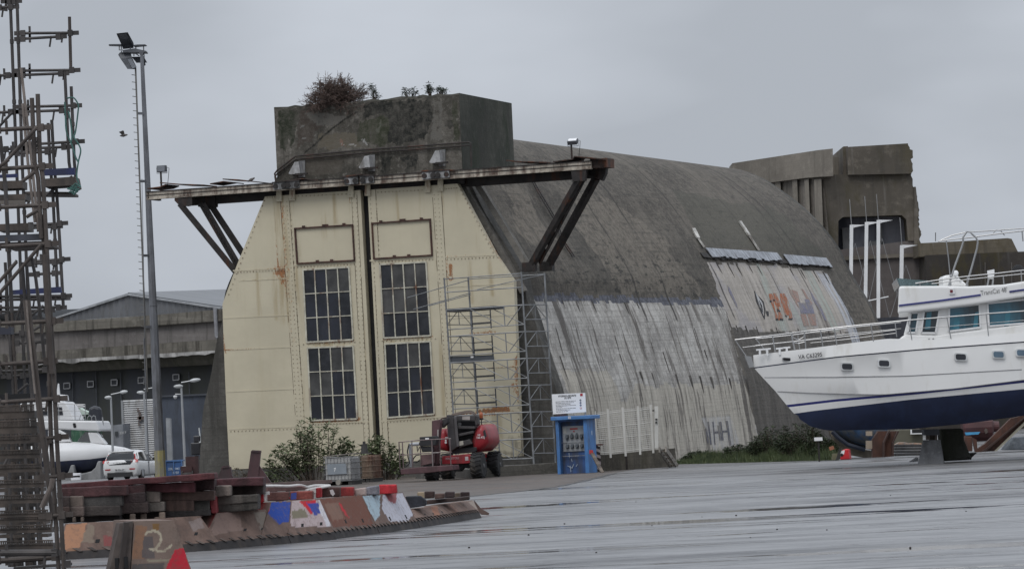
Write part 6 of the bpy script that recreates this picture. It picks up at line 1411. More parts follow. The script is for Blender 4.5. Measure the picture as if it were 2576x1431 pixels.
for k, (fy, c_) in enumerate(((.37, (.03, .05, .09)), (.50, (.03, .05, .12)), (.63, (.03, .05, .12)), (.78, (.35, .05, .05)))):
    m = MB(); m.lathe(nbp(.85, fy), -AA, [(0, .034), (.004, .034)], 14); m.build('pictogram', paint('pictogram', c_, .5), nb)
    m = MB(); m.lathe(nbp(.85, fy - .005) - AA * .004, -AA, [(0, .02 if k == 3 else .01), (.003, .02 if k == 3 else .01)], 10); m.build('pictogram_mark', WHITEM, nb)
m = MB()
for fx in (.22, .97):
    p = nbp(fx, .9) + AA * .05; m.tube([p, V3((p.x, p.y, 0))], .03, 6)
m.build('post', GALV, nb)
m = MB(); m.prism([kp(x, y, 1.02) for x, y in ((395, 500), (520, 492), (520, 520), (395, 525))], AA * .05); m.build('lower_board', paint('brown_board', (.05, .03, .035), .8), nb)
# striped bollard and leaning plank
bo = gnd(*kc(945, 1228)); bl = thing('striped_bollard', 'black and white striped bollard post right of the blue kiosk', 'bollard', bo)
m = MB(); k = 9; H_ = kp(935, 890, .6).z
for i in range(k):
    z0, z1 = H_ * i / k, H_ * (i + 1) / k
    m.add([bo + V3((-.07, 0, z0)), bo + V3((.07, 0, z0 - .06 if i else 0)), bo + V3((.07, 0, z1 - .06)), bo + V3((-.07, 0, z1)), bo + V3((-.07, .12, z0)), bo + V3((.07, .12, z0 - .06 if i else 0)), bo + V3((.07, .12, z1 - .06)), bo + V3((-.07, .12, z1))], [(0, 1, 2, 3), (7, 6, 5, 4), (1, 5, 6, 2), (4, 0, 3, 7), (3, 2, 6, 7), (0, 4, 5, 1)], i % 2)
m.build('post', [paint('stripe_dark', (.03, .022, .022), .7), paint('stripe_pale', (.36, .30, .29), .6)], bl)
m = MB(); m.box(bo + V3((.02, .05, H_ + .01)), .3, .16, .05); m.build('top_plate', paint('rust_plate', (.13, .05, .045), .8), bl)
pk = MB(); pk.beam(kp(868, 985, .0) - AA * .15, gnd(*kc(985, 1240)), .12, .05); o = pk.build('leaning_plank', WOODG); tag(o, 'grey plank with a red tip leaning on the blue kiosk', 'plank')
m = MB(); a_ = kp(860, 975, 0) - AA * .17; m.box(a_, .13, .09, .14); m.build('red_tip', paint('red_cloth', (.36, .03, .03), .7), o)

# ================================================================== retaining wall and mesh fence
RW = concrete('retaining_wall_concrete', (.10, .088, .07), (.05, .045, .037), (.14, .125, .1), sk=.6, scale=1.1, mossamt=.4, moss=(.045, .04, .025))
w0, w1 = gnd(*kc(950, 1228)), gnd(*kc(1880, 1165))
w0 = w0 + V3((0, .5, 0)); w1 = w1 + V3((0, .5, 0))
rw = thing('retaining_wall', 'low stained concrete retaining wall below the white mesh fence', 'wall', w0)
n_ = 12; m = MB(); hz0, hz1 = onp(*kc(950, 1013), w0, AA).z, onp(*kc(1870, 930), w1, AA).z
sd_ = AA * .5
for i in range(n_):
    a_, b_ = w0.lerp(w1, i / n_), w0.lerp(w1, (i + 1) / n_); h0, h1 = hz0 + (hz1 - hz0) * i / n_, hz0 + (hz1 - hz0) * (i + 1) / n_
    m.hexa([a_, b_, b_ + sd_, a_ + sd_, a_ + V3((0, 0, h0)), b_ + V3((0, 0, h1)), b_ + sd_ + V3((0, 0, h1)), a_ + sd_ + V3((0, 0, h0))])
m.build('wall_body', RW, rw)
m = MB(); a_ = w0.lerp(w1, .37); m.box(a_ + V3((0, -.02, hz0 * .5)), .08, .06, hz0 * .98); m.build('joint', paint('wet_joint', (.028, .022, .02), .8), rw)
fe = thing('mesh_fence', 'white wire mesh fence panels on the retaining wall beside the kiosk', 'fence', w0 + V3((0, 0, hz0)))
FW = paint('fence_white', (.50, .49, .455), .6, 0, .08)
fd0 = w0 + sd_ * .4; 
def fp_(x, y): return onp(*kc(x, y), fd0, V3((AA.x * .2, 1, 0)).normalized())
posts = [((895, 455), (940, 1010)), ((1050, 430), (1110, 1005)), ((1240, 408), (1300, 985)), ((1435, 393), (1465, 965)), ((1597, 372), (1640, 945))]
PT = []
for i, ((x0, y0), (x1, y1)) in enumerate(posts):
    a_, b_ = fp_(x0, y0), fp_(x1, y1); b_.x = a_.x + (b_.x - a_.x) * .35; PT.append((a_, b_)); m = MB(); m.beam(a_, b_ - V3((0, 0, .12)), .075 if i else .03, .05, 0, up=V3((0, 1, 0))); m.build('post', FW, fe)
for (a0, b0), (a1, b1) in zip(PT, PT[1:]):
    m = MB(); ny, nx = 22, int((a1 - a0).length / .055)
    for i in range(nx + 1): m.tube([a0.lerp(a1, i / nx) - V3((0, 0, .08)), b0.lerp(b1, i / nx)], .006, 3, cap=False)
    for j in range(ny + 1): m.tube([a0.lerp(b0, j / ny) - V3((0, 0, .08 * (1 - j / ny))), a1.lerp(b1, j / ny) - V3((0, 0, .08 * (1 - j / ny)))], .007 if j not in (1, 8, 14, 21) else .016, 3, cap=False)
    m.build('mesh_panel', FW, fe)
m = MB(); m.beam(fp_(1668, 395) + V3((0, -.15, 0)), fp_(1700, 925) + V3((-.08, -.15, 0)), .13, .06, 0, up=V3((0, 1, 0))); m.build('gate_post', FW, fe)
m = MB()
for x, y in ((1668, 560), (1668, 600), (1630, 450)): m.box(fp_(x, y) + V3((0, -.2, 0)), .07, .08, .05)
m.build('latch', DARKMETAL, fe)
lad = thing('step_ladder', 'grey wooden step ramp leaning on the end of the retaining wall', 'steps', gnd(*kc(1900, 1165)))
g1, g2 = gnd(*kc(1860, 1167)), gnd(*kc(1940, 1162)); t1, t2 = fp_(1705, 945) - V3((0, .3, 0)), fp_(1785, 938) - V3((0, .3, 0))
for a_, b_ in ((g1, t1), (g2, t2)): m = MB(); m.beam(a_, b_, .05, .2); m.build('stringer', paint('pale_plank', (.2, .18, .155), .8, 0, .3, 4), lad)
for i in range(5): f = (i + .5) / 5; m = MB(); m.beam(g1.lerp(t1, f), g2.lerp(t2, f), .2, .03); m.build('tread', WOODG, lad)
bb = gnd(*crop(2000, 1100, 1.683)(1362, 1192)); db = thing('drum_bollard', 'dark blue drum bollard standing in the grass at the bunker side', 'bollard', bb + V3((0, .5, 0)))
m = MB(); p = bb + V3((0, .5, 0)); m.lathe(p, (0, 0, 1), [(0, .1), (1.0, .11), (1.05, .1), (1.06, .16), (1.12, .16), (1.14, .06), (1.22, .05)], 12); m.build('drum', paint('dark_blue_drum', (.045, .05, .075), .6, 0, .3, 3), db)
# ================================================================== plants
def leaf_mat(name, a, b, c=None):
    t = NT(name); n = t.noise(2.2, 4, .6); m_ = t.noise(9, 3, .6, loc=(3, 3, 3)); col_ = t.mix(t.ramp(n, .35, .65), a, b)
    if c: col_ = t.mix(t.ramp(m_, .55, .72), col_, c)
    t.col(col_); t.set(.6, 0, .3); return t.mat
LEAF = leaf_mat('shrub_leaf', (.06, .08, .038), (.15, .18, .092), (.28, .30, .18))
TWIG = paint('twig_bark', (.085, .065, .05), .9)
def leaf(mb, p, d, l, w, m=0):
    d = d.normalized(); s_ = d.cross(V3((rnd.uniform(-.3, .3), rnd.uniform(-.3, .3), 1)))
    if s_.length < .1: s_ = V3((1, 0, 0))
    s_.normalize(); droop = V3((0, 0, -l * .25)); q = p + d * l * .5
    mb.add([p, q + s_ * w, p + d * l + droop, q - s_ * w], [(0, 1, 2, 3)], m)
def shrub(name, label, cat, base, prof, nst, per, ll, lw, depth, mat=LEAF, group=None, stems=True):
    """prof: (x offset, height) outline points; stems rise to points under that outline"""
    r = thing(name, label, cat, base, group); st_ = MB(); fo = MB()
    for i in range(nst):
        k = rnd.uniform(0, len(prof) - 1.001); j = int(k); f = k - j
        x = prof[j][0] + (prof[j + 1][0] - prof[j][0]) * f; h = (prof[j][1] + (prof[j + 1][1] - prof[j][1]) * f) * rnd.uniform(.5, 1.03)
        y = rnd.uniform(-depth, depth) * (.4 + .6 * h / max(p[1] for p in prof)); b0 = base + V3((x * rnd.uniform(.3, .7), y * .4, 0)); tp_ = base + V3((x, y, h))
        mid = b0.lerp(tp_, .55) + V3((rnd.uniform(-.1, .1), rnd.uniform(-.1, .1), .08 * h))
        pts = [V3(q) for q in catmull([tuple(b0), tuple(mid), tuple(tp_)], 4)]
        if stems: st_.tube(pts, .016, 4, r2=.005, cap=False)
        for q in range(per):
            f2 = rnd.uniform(.18, 1) ** .75 * (len(pts) - 1.01); a = int(f2); p = pts[a].lerp(pts[a + 1], f2 - a); ang = rnd.uniform(0, 2 * pi)
            p = p + V3((rnd.gauss(0, .06), rnd.gauss(0, .08), rnd.gauss(0, .05)))
            d = V3((cos(ang), sin(ang) * .8, rnd.uniform(-.2, .9))); leaf(fo, p, d, ll * rnd.uniform(.6, 1.3), lw * rnd.uniform(.7, 1.3))
        for q in range(5): ang = rnd.uniform(0, 2 * pi); leaf(fo, tp_, V3((cos(ang), sin(ang), rnd.uniform(.1, 1.2))), ll * 1.1, lw)
    if stems: st_.build('stem', TWIG, r, recalc=False)
    fo.build('foliage', mat, r, recalc=False); return r
shrub('buddleia_bush', 'large leafy bush before the left cream door behind the pallet tank', 'bush', at(795, 1214, 143) * 1 - V3((0, 0, at(795, 1214, 143).z)), [(-1.9, .35), (-1.6, 1.15), (-1.1, 1.5), (-.75, 1.4), (-.45, 2.2), (-.1, 2.35), (.3, 2.05), (.6, 2.3), (.9, 1.6), (1.3, 1.45), (1.75, 1.3), (1.9, .5)], 95, 30, .27, .030, .7)
b2 = at(962, 1196, 146); shrub('buddleia_bush', 'smaller leafy bush between the pallet tanks and the red lift', 'bush', V3((b2.x, 146, 0)), [(-.6, .6), (-.45, 1.5), (-.2, 1.65), (.1, 1.45), (.5, 1.3), (.75, .8), (.8, .3)], 44, 28, .22, .03, .5)
b3 = at(604, 1200, 142); shrub('weed', 'thin reddish weed beside the upright maroon trestle', 'weed', V3((b3.x, 142, 0)), [(-.35, .4), (-.15, .75), (.1, .8), (.35, .45)], 14, 10, .11, .022, .25, leaf_mat('reddish_leaf', (.05, .03, .022), (.10, .08, .045)))
# scrub along the bunker side
SCR = leaf_mat('scrub_leaf', (.022, .032, .014), (.05, .068, .03), (.085, .095, .05))
GRS = leaf_mat('grass_blade', (.025, .038, .015), (.06, .08, .03), (.12, .125, .06))
def line_pt(f): x = 1706 + (2108 - 1706) * f; return gnd(x, 1167 - 10.5 * f)
gm = MB()
for i in range(9000):
    f = rnd.random(); p = line_pt(f) + V3((0, rnd.uniform(-.5, 4.0), 0)); h = rnd.uniform(.08, .36) * (1.0 if f > .12 else .5) * (1.25 if f > .5 else 1) * (.35 + 1.5 * max(0, .45 + fbm(V3((p.x * .9, p.y * .5, 2)))))
    d = V3((rnd.gauss(0, .25), rnd.gauss(0, .25), 1)).normalized(); s_ = V3((rnd.uniform(.006, .016), 0, 0)); t_ = p + d * h
    gm.add([p - s_, p + s_, t_ + V3((rnd.gauss(0, .05), 0, 0))], [(0, 1, 2)])
tag(gm.build('grass', GRS, recalc=False), 'dark rough grass along the foot of the domed bunker', 'grass', kind='stuff')
for k, (x, hh, ww) in enumerate(((1960, 1.3, 1.1), (2030, 1.4, .9), (1868, .6, .9), (2085, .75, .5), (1770, .42, .8), (1995, 1.0, .8), (1925, .95, .7), (2060, 1.0, .6))):
    q = gnd(x, 1160 - (x - 1900) * .02) + V3((0, 1.4, 0))
    shrub('scrub_bush', ('tall dense scrub bush just left of the yacht stem', 'dense scrub bush right below the curve of the yacht bow', 'low scrub clump below the whitewashed wall end', 'dry scrub clump beside the red plastic barrier', 'small weedy clump right of the dark blue drum bollard', 'scrub bush filling the gap between the two tallest scrub bushes', 'scrub bush at the left side of the tall scrub', 'scrub bush at the right side of the tall scrub, before the dry clump')[k], 'bush', q, [(-ww, hh * .35), (-ww * .6, hh * .8), (-ww * .2, hh), (ww * .3, hh * .95), (ww * .7, hh * .7), (ww, hh * .3)], 90, 34, .11, .018, .7, SCR, 'scrub along the bunker foot')
# dry bush on the tower top
def dry_bush(base, rx, rz, n, label):
    r = thing('dry_bush', label, 'bush', base); m = MB()
    def grow(p, d, L, r_, lev):
        k = 3; pts = [p]
        for i in range(k):
            d = (d + V3((rnd.gauss(0, .22), rnd.gauss(0, .22), rnd.gauss(0, .15)))).normalized(); pts.append(pts[-1] + d * L / k)
        m.tube(pts, max(r_, .007), 3, r2=max(r_ * .6, .006), cap=False)
        if lev > 0:
            for i in range(rnd.choice((3, 4))):
                q = pts[rnd.choice((1, 2, 3))]; e = (d + V3((rnd.gauss(0, .6), rnd.gauss(0, .6), rnd.gauss(.05, .45)))).normalized(); grow(q, e, L * rnd.uniform(.5, .75), r_ * .6, lev - 1)
    for i in range(n):
        a = rnd.uniform(0, pi); e = V3((cos(a) * rx, rnd.uniform(-.6, .3), abs(sin(a)) * rz * 1.05)); 
        if rnd.random() < .2: e.z = -rnd.uniform(.0, .35); e.y = -.7
        b_ = base + V3((rnd.uniform(-.35, .35), rnd.uniform(-.1, .3), 0)); L = e.length * .55 * rnd.uniform(.7, 1.05); grow(b_, e.normalized(), L, .02, 3)
    m.build('twigs', paint('dry_twig', (.10, .07, .058), .9, 0, .35, 3), r, recalc=False); return r
tb0 = onw(843, 263, W_T + .2); tb0.z = ztop
dry_bush(tb0, 1.25, 1.0, 120, 'round leafless brown bush growing on the tower block top')
GREYL = leaf_mat('grey_green_leaf', (.06, .075, .062), (.12, .14, .115))
for x, y, pr, lab in ((945, 248, [(-.2, .55), (-.12, .6), (0, .25), (.3, .12)], 'tallest grey green weed right of the leafless bush on the tower'), (1035, 242, [(-.3, .35), (-.1, .3), (.15, .4), (.3, .2)], 'wide grey green weed tuft midway along the tower top'), (1083, 239, [(-.15, .45), (-.05, .5), (.1, .2)], 'upright grey green weed near the tower corner'), (1110, 238, [(-.15, .25), (.05, .3), (.2, .2)], 'short dark weed nearest the tower corner')):
    q = onw(x, y, W_T + .3); q.z = ztop; shrub('weed', lab, 'weed', q, pr, 12, 14, .13, .018, .15, GREYL, 'weeds on the tower top')

# ================================================================== floodlights on the track, birds
def flood(x, y, w, lamp_xy, label, tilt):
    b_ = onw(x, y, w); r = thing('floodlight', label, 'floodlight', b_); c_ = onw(*lamp_xy, w)
    m = MB(); m.beam(b_, V3((b_.x, b_.y, c_.z - .1)), .07, .07); m.build('post', DARKMETAL, r)
    R_ = Matrix.Rotation(-TH, 3, 'Z') @ Matrix.Rotation(tilt, 3, 'X')
    m = MB(); m.box(c_, .38, .16, .26, R_); bevel(m.build('lamp_body', paint('lamp_dark_grey', (.07, .075, .085), .5), r), .02)
    m = MB(); m.box(c_ - R_ @ V3((0, .085, 0)), .32, .02, .2, R_); m.build('lamp_glass', paint('lamp_glass', (.16, .17, .19) if tilt == 0 else (.7, .7, .7), .2), r)
    m = MB(); m.tube([c_ + V3((-.2, 0, .05)), c_ + V3((-.2, 0, -.17)), c_ + V3((.2, 0, -.17)), c_ + V3((.2, 0, .05))], .015, 5); m.build('bracket', GALV, r)
    m = MB(); m.tube([c_ + V3((.19, .05, .06)), c_ + V3((.28, .05, .02)), c_ + V3((.25, .05, -.25)), V3((b_.x + .24, b_.y, b_.z))], .01, 4); m.build('cable', BLACK, r)
flood(406, 468, -.1, (407, 425), 'square dark floodlight on the left end of the track beam', 0)
flood(1439, 405, .1, (1441, 357), 'tilted bright floodlight on the right end of the track beam', RD(-62))
def bird(p, s, label, spread):
    r = MB(); r.lathe(p, (1, 0, .5) if not spread else (1, 0, .1), [(-.12 * s, .005), (-.06 * s, .035 * s), (0, .055 * s), (.06 * s, .04 * s), (.09 * s, .03 * s), (.12 * s, .028 * s), (.15 * s, .004)], 8)
    if spread:
        for k in (-1, 1): r.add([p + V3((-.04 * s, 0, .02)), p + V3((.05 * s, 0, .02)), p + V3((.02 * s, k * .1, .16 * s)), p + V3((-.12 * s, k * .22, .1 * s))], [(0, 1, 2, 3)])
    return tag(r.build('bird', paint('bird_grey', (.10, .09, .085), .8), smooth=True), label, 'bird')
bird(onw(631, 453, -.2), 1.2, 'small grey bird perched on the left part of the track beam', False)
bird(at(310, 341, 130), 1.0, 'small bird flying in the sky right of the light mast ladder', True)

# ================================================================== silver tower scaffold at the right door
s0 = gnd(1342.8, 1168, .30)
def fs(x, y, w=0.0): return onp(x, y, s0 + AA * w, AA)
sct = thing('scaffold_tower', 'silver mobile scaffold tower standing against the right cream door', 'scaffold', s0)
AL = paint('aluminium_tube', (.19, .195, .20), .5, .35, .3, 2); DKD = paint('dark_scaffold_deck', (.05, .052, .058), .7, 0, .3, 3)
WB = 2.55
def ptube(name, pts, r, mat, parent, n=6): m = MB(); m.tube(pts, r, n); return m.build(name, mat, parent)
def P1(y): return (1117.4 + (y - 701) * .0672, y)
def P2(y): return (1311 + (y - 686) * .0664, y)
def P3(y): return (1369.6 + (y - 689) * .0585, y)
def P4(y): return (1177.7 + (y - 701) * .0690, y)
for f_, y0, y1, w in ((P1, 699, 1189, 0), (P2, 684, 1167, 0), (P3, 687, 1158, WB), (P4, 699, 1175, WB)):
    a_, b_ = fs(*f_(y0), w), fs(*f_(y1), w); b_.z = .30; ptube('standard', [a_, b_], .032, AL, sct, 8)
def lerp2(a, b, f): return (a[0] + (b[0] - a[0]) * f, a[1] + (b[1] - a[1]) * f)
def chord(y1, y2, r=.022, w=0.0, fa=0, fb=1, name='ledger', mat=AL):
    A_, B_ = (P1(y1), P2(y2)) if w == 0 else (P4(y1), P3(y2)); ptube(name, [fs(*lerp2(A_, B_, fa), w), fs(*lerp2(A_, B_, fb), w)], r, mat, sct)
chord(702, 688); chord(735.5, 722.6); chord(702, 690, .02, WB); 
for i in range(6):
    t1, t2 = 780 + i * 66.4, 767 + i * 67.2; h = 49
    if i < 6: chord(t1, t2, .026); chord(t1 + h, t2 + h, .022)
    A1, A2 = P1(t1), P2(t2); B1, B2 = P1(t1 + h), P2(t2 + h)
    for fa, fb, w in ((.29, .73, 0), (.56, 1.0, .6)): ptube('brace', [fs(*lerp2(A1, A2, fa), w), fs(*lerp2(B1, B2, fb), w)], .016, AL, sct)
    ptube('brace', [fs(*lerp2(A1, A2, .985), 0), fs(*lerp2(B1, B2, .77), 0)], .016, AL, sct)
    ptube('brace', [fs(*lerp2(A1, A2, .745), 0), fs(*lerp2(B1, B2, .745), 0)], .02, AL, sct)
    # end frames
    for f0, f1 in ((P1, P4), (P2, P3)):
        ta = t1 if f0 is P1 else t2; dy = 0 if f0 is P1 else -1
        a0, a1 = fs(*f0(ta), 0), fs(*f1(ta + dy), WB); b0, b1 = fs(*f0(ta + h * .75), 0), fs(*f1(ta + h * .75 + dy), WB)
        for p, q in ((a0, a1), (b0, b1)): ptube('transom', [p, q], .02, AL, sct)
        if f0 is P1: ptube('transom', [a0.lerp(b0, .42), a1.lerp(b1, .42)], .014, AL, sct)
        c_, d_ = a0.lerp(a1, .5), b0.lerp(b1, .5)
        ptube('brace', [c_, b0], .015, AL, sct); ptube('brace', [c_, d_], .015, AL, sct); ptube('brace', [c_, b1], .013, AL, sct)
    # inner ladder frame
    x0, x1 = lerp2(P4(t1), P3(t2), .0), lerp2(P4(t1), P3(t2), .26); l0 = [fs(x0[0] + 3, x0[1], WB * .8), fs(x0[0] + 6, x0[1] + h, WB * .8)]; l1 = [fs(x1[0], x1[1], WB * .8), fs(x1[0] + 3, x1[1] + h, WB * .8)]
    m = MB(); m.tube(l0, .022, 6); m.tube(l1, .024, 6)
    for f in (.32, .68, .73): m.tube([l0[0].lerp(l0[1], f), l1[0].lerp(l1[1], f)], .018, 5)
    m.build('ladder_frame', DKD if i < 4 else AL, sct)
for (a_, wa), (b_, wb) in ((((1024.6, 748.7), -.3), ((1180, 704), WB)), (((1040, 778), -.3), ((1184, 736.6), WB)), (((1080, 769), -.3), ((1184, 741), WB)), (((1200.7, 728), 0.4), ((1369.8, 690), WB))): ptube('guard_rail', [fs(*a_, wa), fs(*b_, wb)], .017, AL, sct)
m = MB(); m.prism([fs(*P1(777), 0), fs(*lerp2(P1(777), P2(764), .62), 0), fs(*lerp2(P1(784), P2(771), .62), 0), fs(*P1(785), 0)], AA * 1.2); m.build('deck', DKD, sct)
m = MB(); m.prism([fs(1132, 897, .05), fs(1241, 892, .05), fs(1243, 905, .05), fs(1133, 912, .05)], AA * .05); m.build('toe_board', paint('slate_toe_board', (.06, .066, .075), .6), sct)
m = MB(); m.prism([fs(1184, 896, .03), fs(1191, 895.5, .03), fs(1191, 899.5, .03), fs(1184, 900, .03)], AA * .01); m.build('sticker', WHITEM, sct)

# ================================================================== pallet tanks
ic = crop(1250, 1700, 5.7226)
def tank(fx0, fx1, fz, x0, x1, ytop, label, mats, sd):
    b0 = gnd(*ic(x0, fz)); pl = lambda x, y, w=0: onp(*ic(x, y), b0 + AA * w, AA)
    r = thing('pallet_tank', label, 'tank', b0, 'caged pallet tanks'); ua = 0; ub = (pl(x1, fz) - b0).dot(BB); H_ = pl((x0 + x1) / 2, ytop).z
    def bx_(u0, u1, w0, w1, z0, z1, mb, m=0): mb.box(b0 + BB * (u0 + u1) / 2 + AA * (w0 + w1) / 2 + V3((0, 0, (z0 + z1) / 2)), u1 - u0, w1 - w0, z1 - z0, rk, m)
    m = MB(); bx_(.03, ub - .03, .03, sd - .03, .16, H_ - .02, m); bevel(m.build('bottle', mats[0], r), .05, 3)
    m = MB(); 
    for u in (.0, ub * .5 - .06, ub - .13): bx_(u, u + .13, .02, sd, 0, .13, m, 0)
    bx_(0, ub, 0, sd, .13, .155, m); m.build('pallet', mats[1], r)
    m = MB(); ru = .009
    for k in range(9):
        u = ub * k / 8; m.tube([b0 + BB * u + V3((0, 0, .15)), b0 + BB * u + V3((0, 0, H_))], ru, 5); m.tube([b0 + BB * u + AA * sd + V3((0, 0, .15)), b0 + BB * u + AA * sd + V3((0, 0, H_))], ru, 5)
        w = sd * k / 8
        for u2 in (0, ub): m.tube([b0 + BB * u2 + AA * w + V3((0, 0, .15)), b0 + BB * u2 + AA * w + V3((0, 0, H_))], ru, 5)
    for z in (.15, .38, .58, .78, H_):
        q = [b0, b0 + BB * ub, b0 + BB * ub + AA * sd, b0 + AA * sd, b0]; m.tube([p - (BB if i in (0, 3, 4) else -BB) * .012 - (AA if i in (0, 1, 4) else -AA) * .012 + V3((0, 0, z)) for i, p in enumerate(q)], .011, 5)
    m.build('cage', mats[2], r)
    return r, b0, ub, H_
PLW = paint('cloudy_tank_plastic', (.38, .38, .37), .45, 0, .1, 1.5, (.25, .24, .22), .25); CAG = paint('cage_grey', (.19, .19, .195), .5, .4, .2, 6)
r1, tb1, tub, tH = tank(0, 0, 1388, 285, 900, 728, 'pale plastic pallet tank with a grey sheet on its caged front', [PLW, paint('dark_pallet', (.04, .038, .036), .8), CAG], 1.0)
m = MB(); pl = lambda x, y: onp(*ic(x, y), tb1 - AA * .03, AA); m.prism([pl(335, 890), pl(760, 870), pl(785, 1110), pl(345, 1130)], AA * .01); sh_ = m.build('sheet', paint('blue_grey_sheet', (.22, .245, .27), .5, 0, .12, 2), r1)
m = MB(); m.prism([onp(*ic(x, y), tb1 - AA * .035, AA) for x, y in ((485, 985), (535, 968), (510, 1055), (495, 1055), (515, 995), (488, 1000))], AA * .004); m.build('white_mark', WHITEM, sh_)
m = MB(); m.lathe(onp(*ic(585, 1310), tb1 - AA * .04, AA), AA, [(0, .09), (.05, .1), (.15, .1)], 12); m.build('valve', paint('valve_cream', (.25, .23, .2), .6), r1)
r2_, b2_, ub2, H2 = tank(0, 0, 1310, 1120, 1385, 690, 'rust stained brown pallet tank partly hidden behind the pale one', [paint('brown_stained_tank', (.22, .16, .115), .6, 0, .2, 1.5, (.10, .045, .03), .6, 3), paint('dark_pallet_b', (.03, .028, .027), .8), paint('rusty_cage', (.20, .15, .11), .6, .2, .3, 5, RUST, .4)], 1.0)
m = MB(); q0 = tb1 + AA * 0 + V3((0, 0, tH + .02)); m.prism([q0 + BB * .0, q0 + BB * tub * .5 - AA * .02 + V3((0, 0, .03)), q0 + BB * 1.0 * tub + V3((0, 0, .06)), b2_ + BB * ub2 + V3((0, 0, H2 + .06)), q0 + AA * 1.0 + BB * .6 + V3((0, 0, .05))], V3((0, 0, .035)))
tag(m.build('cover_board', paint('grey_board', (.15, .135, .125), .8, 0, .3, 3)), 'thin grey brown board lying across the two pallet tanks', 'board')
q = at(918, 1128, 139.5); ck3 = thing('bucket', 'upturned dark bucket on the board over the brown pallet tank', 'bucket', V3((q.x, 139.5, H2 + .08)))
m = MB(); m.lathe(V3((q.x, 139.0, H2 + .09)), (0, 0, 1), [(0, .13), (.3, .1), (.32, .11), (.33, .05), (.42, .05)], 12); m.build('bucket_body', paint('dark_bucket', (.04, .038, .036), .7), ck3)

# ================================================================== the red boom lift
lc_ = crop(1580, 1640, 4.77)
LX = V3((.97, -.243, 0)).normalized(); LY = V3((-LX.y, LX.x, 0))
l0 = gnd(*lc_(1600, 1300))
def lp_(x, y, w=0.0): return onp(*lc_(x, y), l0 + LY * w, LY)
lift = thing('boom_lift', 'red articulated boom lift with a folded grey boom and a maroon basket', 'boom lift', l0)
RED = paint('lift_red', (.29, .018, .026), .4, 0, .15, 2, (.16, .03, .03), .35, 3); BGR = paint('boom_grey', (.055, .05, .052), .6, 0, .25, 3, (.03, .026, .025), .4); MRN = paint('basket_maroon', (.085, .04, .045), .6, 0, .25, 3, (.05, .025, .025), .4); BLK = paint('lift_black', (.016, .016, .018), .6)
def lpoly(pts, w0, w1, mat, name, par=None, bv=.02):
    m = MB(); m.prism([lp_(x, y, w0) for x, y in pts], LY * (w1 - w0)); o = m.build(name, mat, par or lift)
    if bv: bevel(o, bv)
    return o
def wheel(c, R_, wd, name='wheel'):
    m = MB(); m.lathe(c - LX * wd / 2, LX, [(0, R_ * .55), (0, R_ * .85), (.06, R_), (wd - .06, R_), (wd, R_ * .85), (wd, R_ * .55)], 26); 
    for k in range(18):
        a = 2 * pi * k / 18; u = LY * cos(a) + V3((0, 0, 1)) * sin(a); t_ = u.cross(LX)
        for sg in (-1, 1): m.beam(c + u * (R_ + .005) + LX * sg * wd * .02 + t_ * .02 * sg, c + u * (R_ - .01) + LX * sg * wd * .48 + t_ * .07, .05, .05, 0, up=u)
    w = m.build(name, RUBBER, lift)
    m = MB(); m.lathe(c + LX * (wd / 2 - .08), LX, [(0, R_ * .6), (.05, R_ * .58), (.055, R_ * .5), (.0, R_ * .45), (.02, R_ * .2), (.1, R_ * .15)], 20); m.build('rim', paint('rim_grey', (.10, .10, .10), .6), w)
wr = .44
wheel(l0 + V3((0, 0, wr)), wr, .40); wheel(l0 + LY * 2.1 + V3((0, 0, wr)) + LX * .05, wr, .40)
wl = l0 - LX * 1.66; wheel(wl + V3((0, 0, wr)), wr, .38); wheel(wl + LY * 2.1 + V3((0, 0, wr)), wr, .38)
lpoly([(890, 880), (1330, 835), (1480, 850), (1490, 1000), (1300, 1020), (900, 1030)], -.12, 2.3, RED, 'chassis')
lpoly([(1100, 1020), (1480, 1000), (1460, 1080), (1400, 1110), (1300, 1090), (1230, 1170), (1120, 1160)], .1, .5, BLK, 'axle')
m = MB(); d_ = (lp_(1240, 885, -.14) - lp_(960, 900, -.14)).normalized(); lettering(m, 'MANITOU', lp_(965, 940, -.135), LX, V3((0, 0, 1)), .075, width=.48, bold=.03); m.build('lettering', paint('faded_pink_lettering', (.42, .25, .26), .6), lift)
lpoly([(1335, 885), (1395, 880), (1400, 955), (1340, 960)], -.135, -.12, paint('pale_sticker', (.4, .36, .36), .6), 'sticker', None, 0)
lpoly([(1060, 840), (1520, 800), (1560, 770), (1560, 700), (1060, 720)], .2, 1.9, BLK, 'turntable')
# counterweight covers
def cover(x0, y0, x1, y1, w0, w1, label, rnd_pts):
    m = MB(); P = [lp_(x, y, w0) for x, y in rnd_pts]; n_ = len(P); c_ = sum(P, V3()) / n_
    rings = [[c_ + (p - c_) * s_ + LY * d for p in P] for s_, d in ((.55, -.16), (.86, -.10), (1, .06), (1, (w1 - w0)), (.9, (w1 - w0) + .1))]
    for r_ in rings: m.v += r_
    for i in range(len(rings) - 1):
        for j in range(n_): q = i * n_ + j; q2 = i * n_ + (j + 1) % n_; m.f.append([q, q2, q2 + n_, q + n_]); m.m.append(0)
    m.f.append(list(range(n_))); m.m.append(0); m.f.append([(len(rings) - 1) * n_ + j for j in range(n_)]); m.m.append(0)
    return m.build('engine_cover', RED, lift, smooth=True, label=label)
cv = cover(0, 0, 0, 0, .35, 1.9, 'red engine cover with white model lettering', [(1500, 770), (1470, 600), (1490, 430), (1560, 310), (1640, 270), (1700, 285), (1740, 360), (1770, 480), (1785, 610), (1740, 690), (1640, 785), (1560, 800)])
lpoly([(1680, 400), (1715, 370), (1745, 500), (1700, 520)], .16, .2, BLK, 'air_vent', cv, 0)
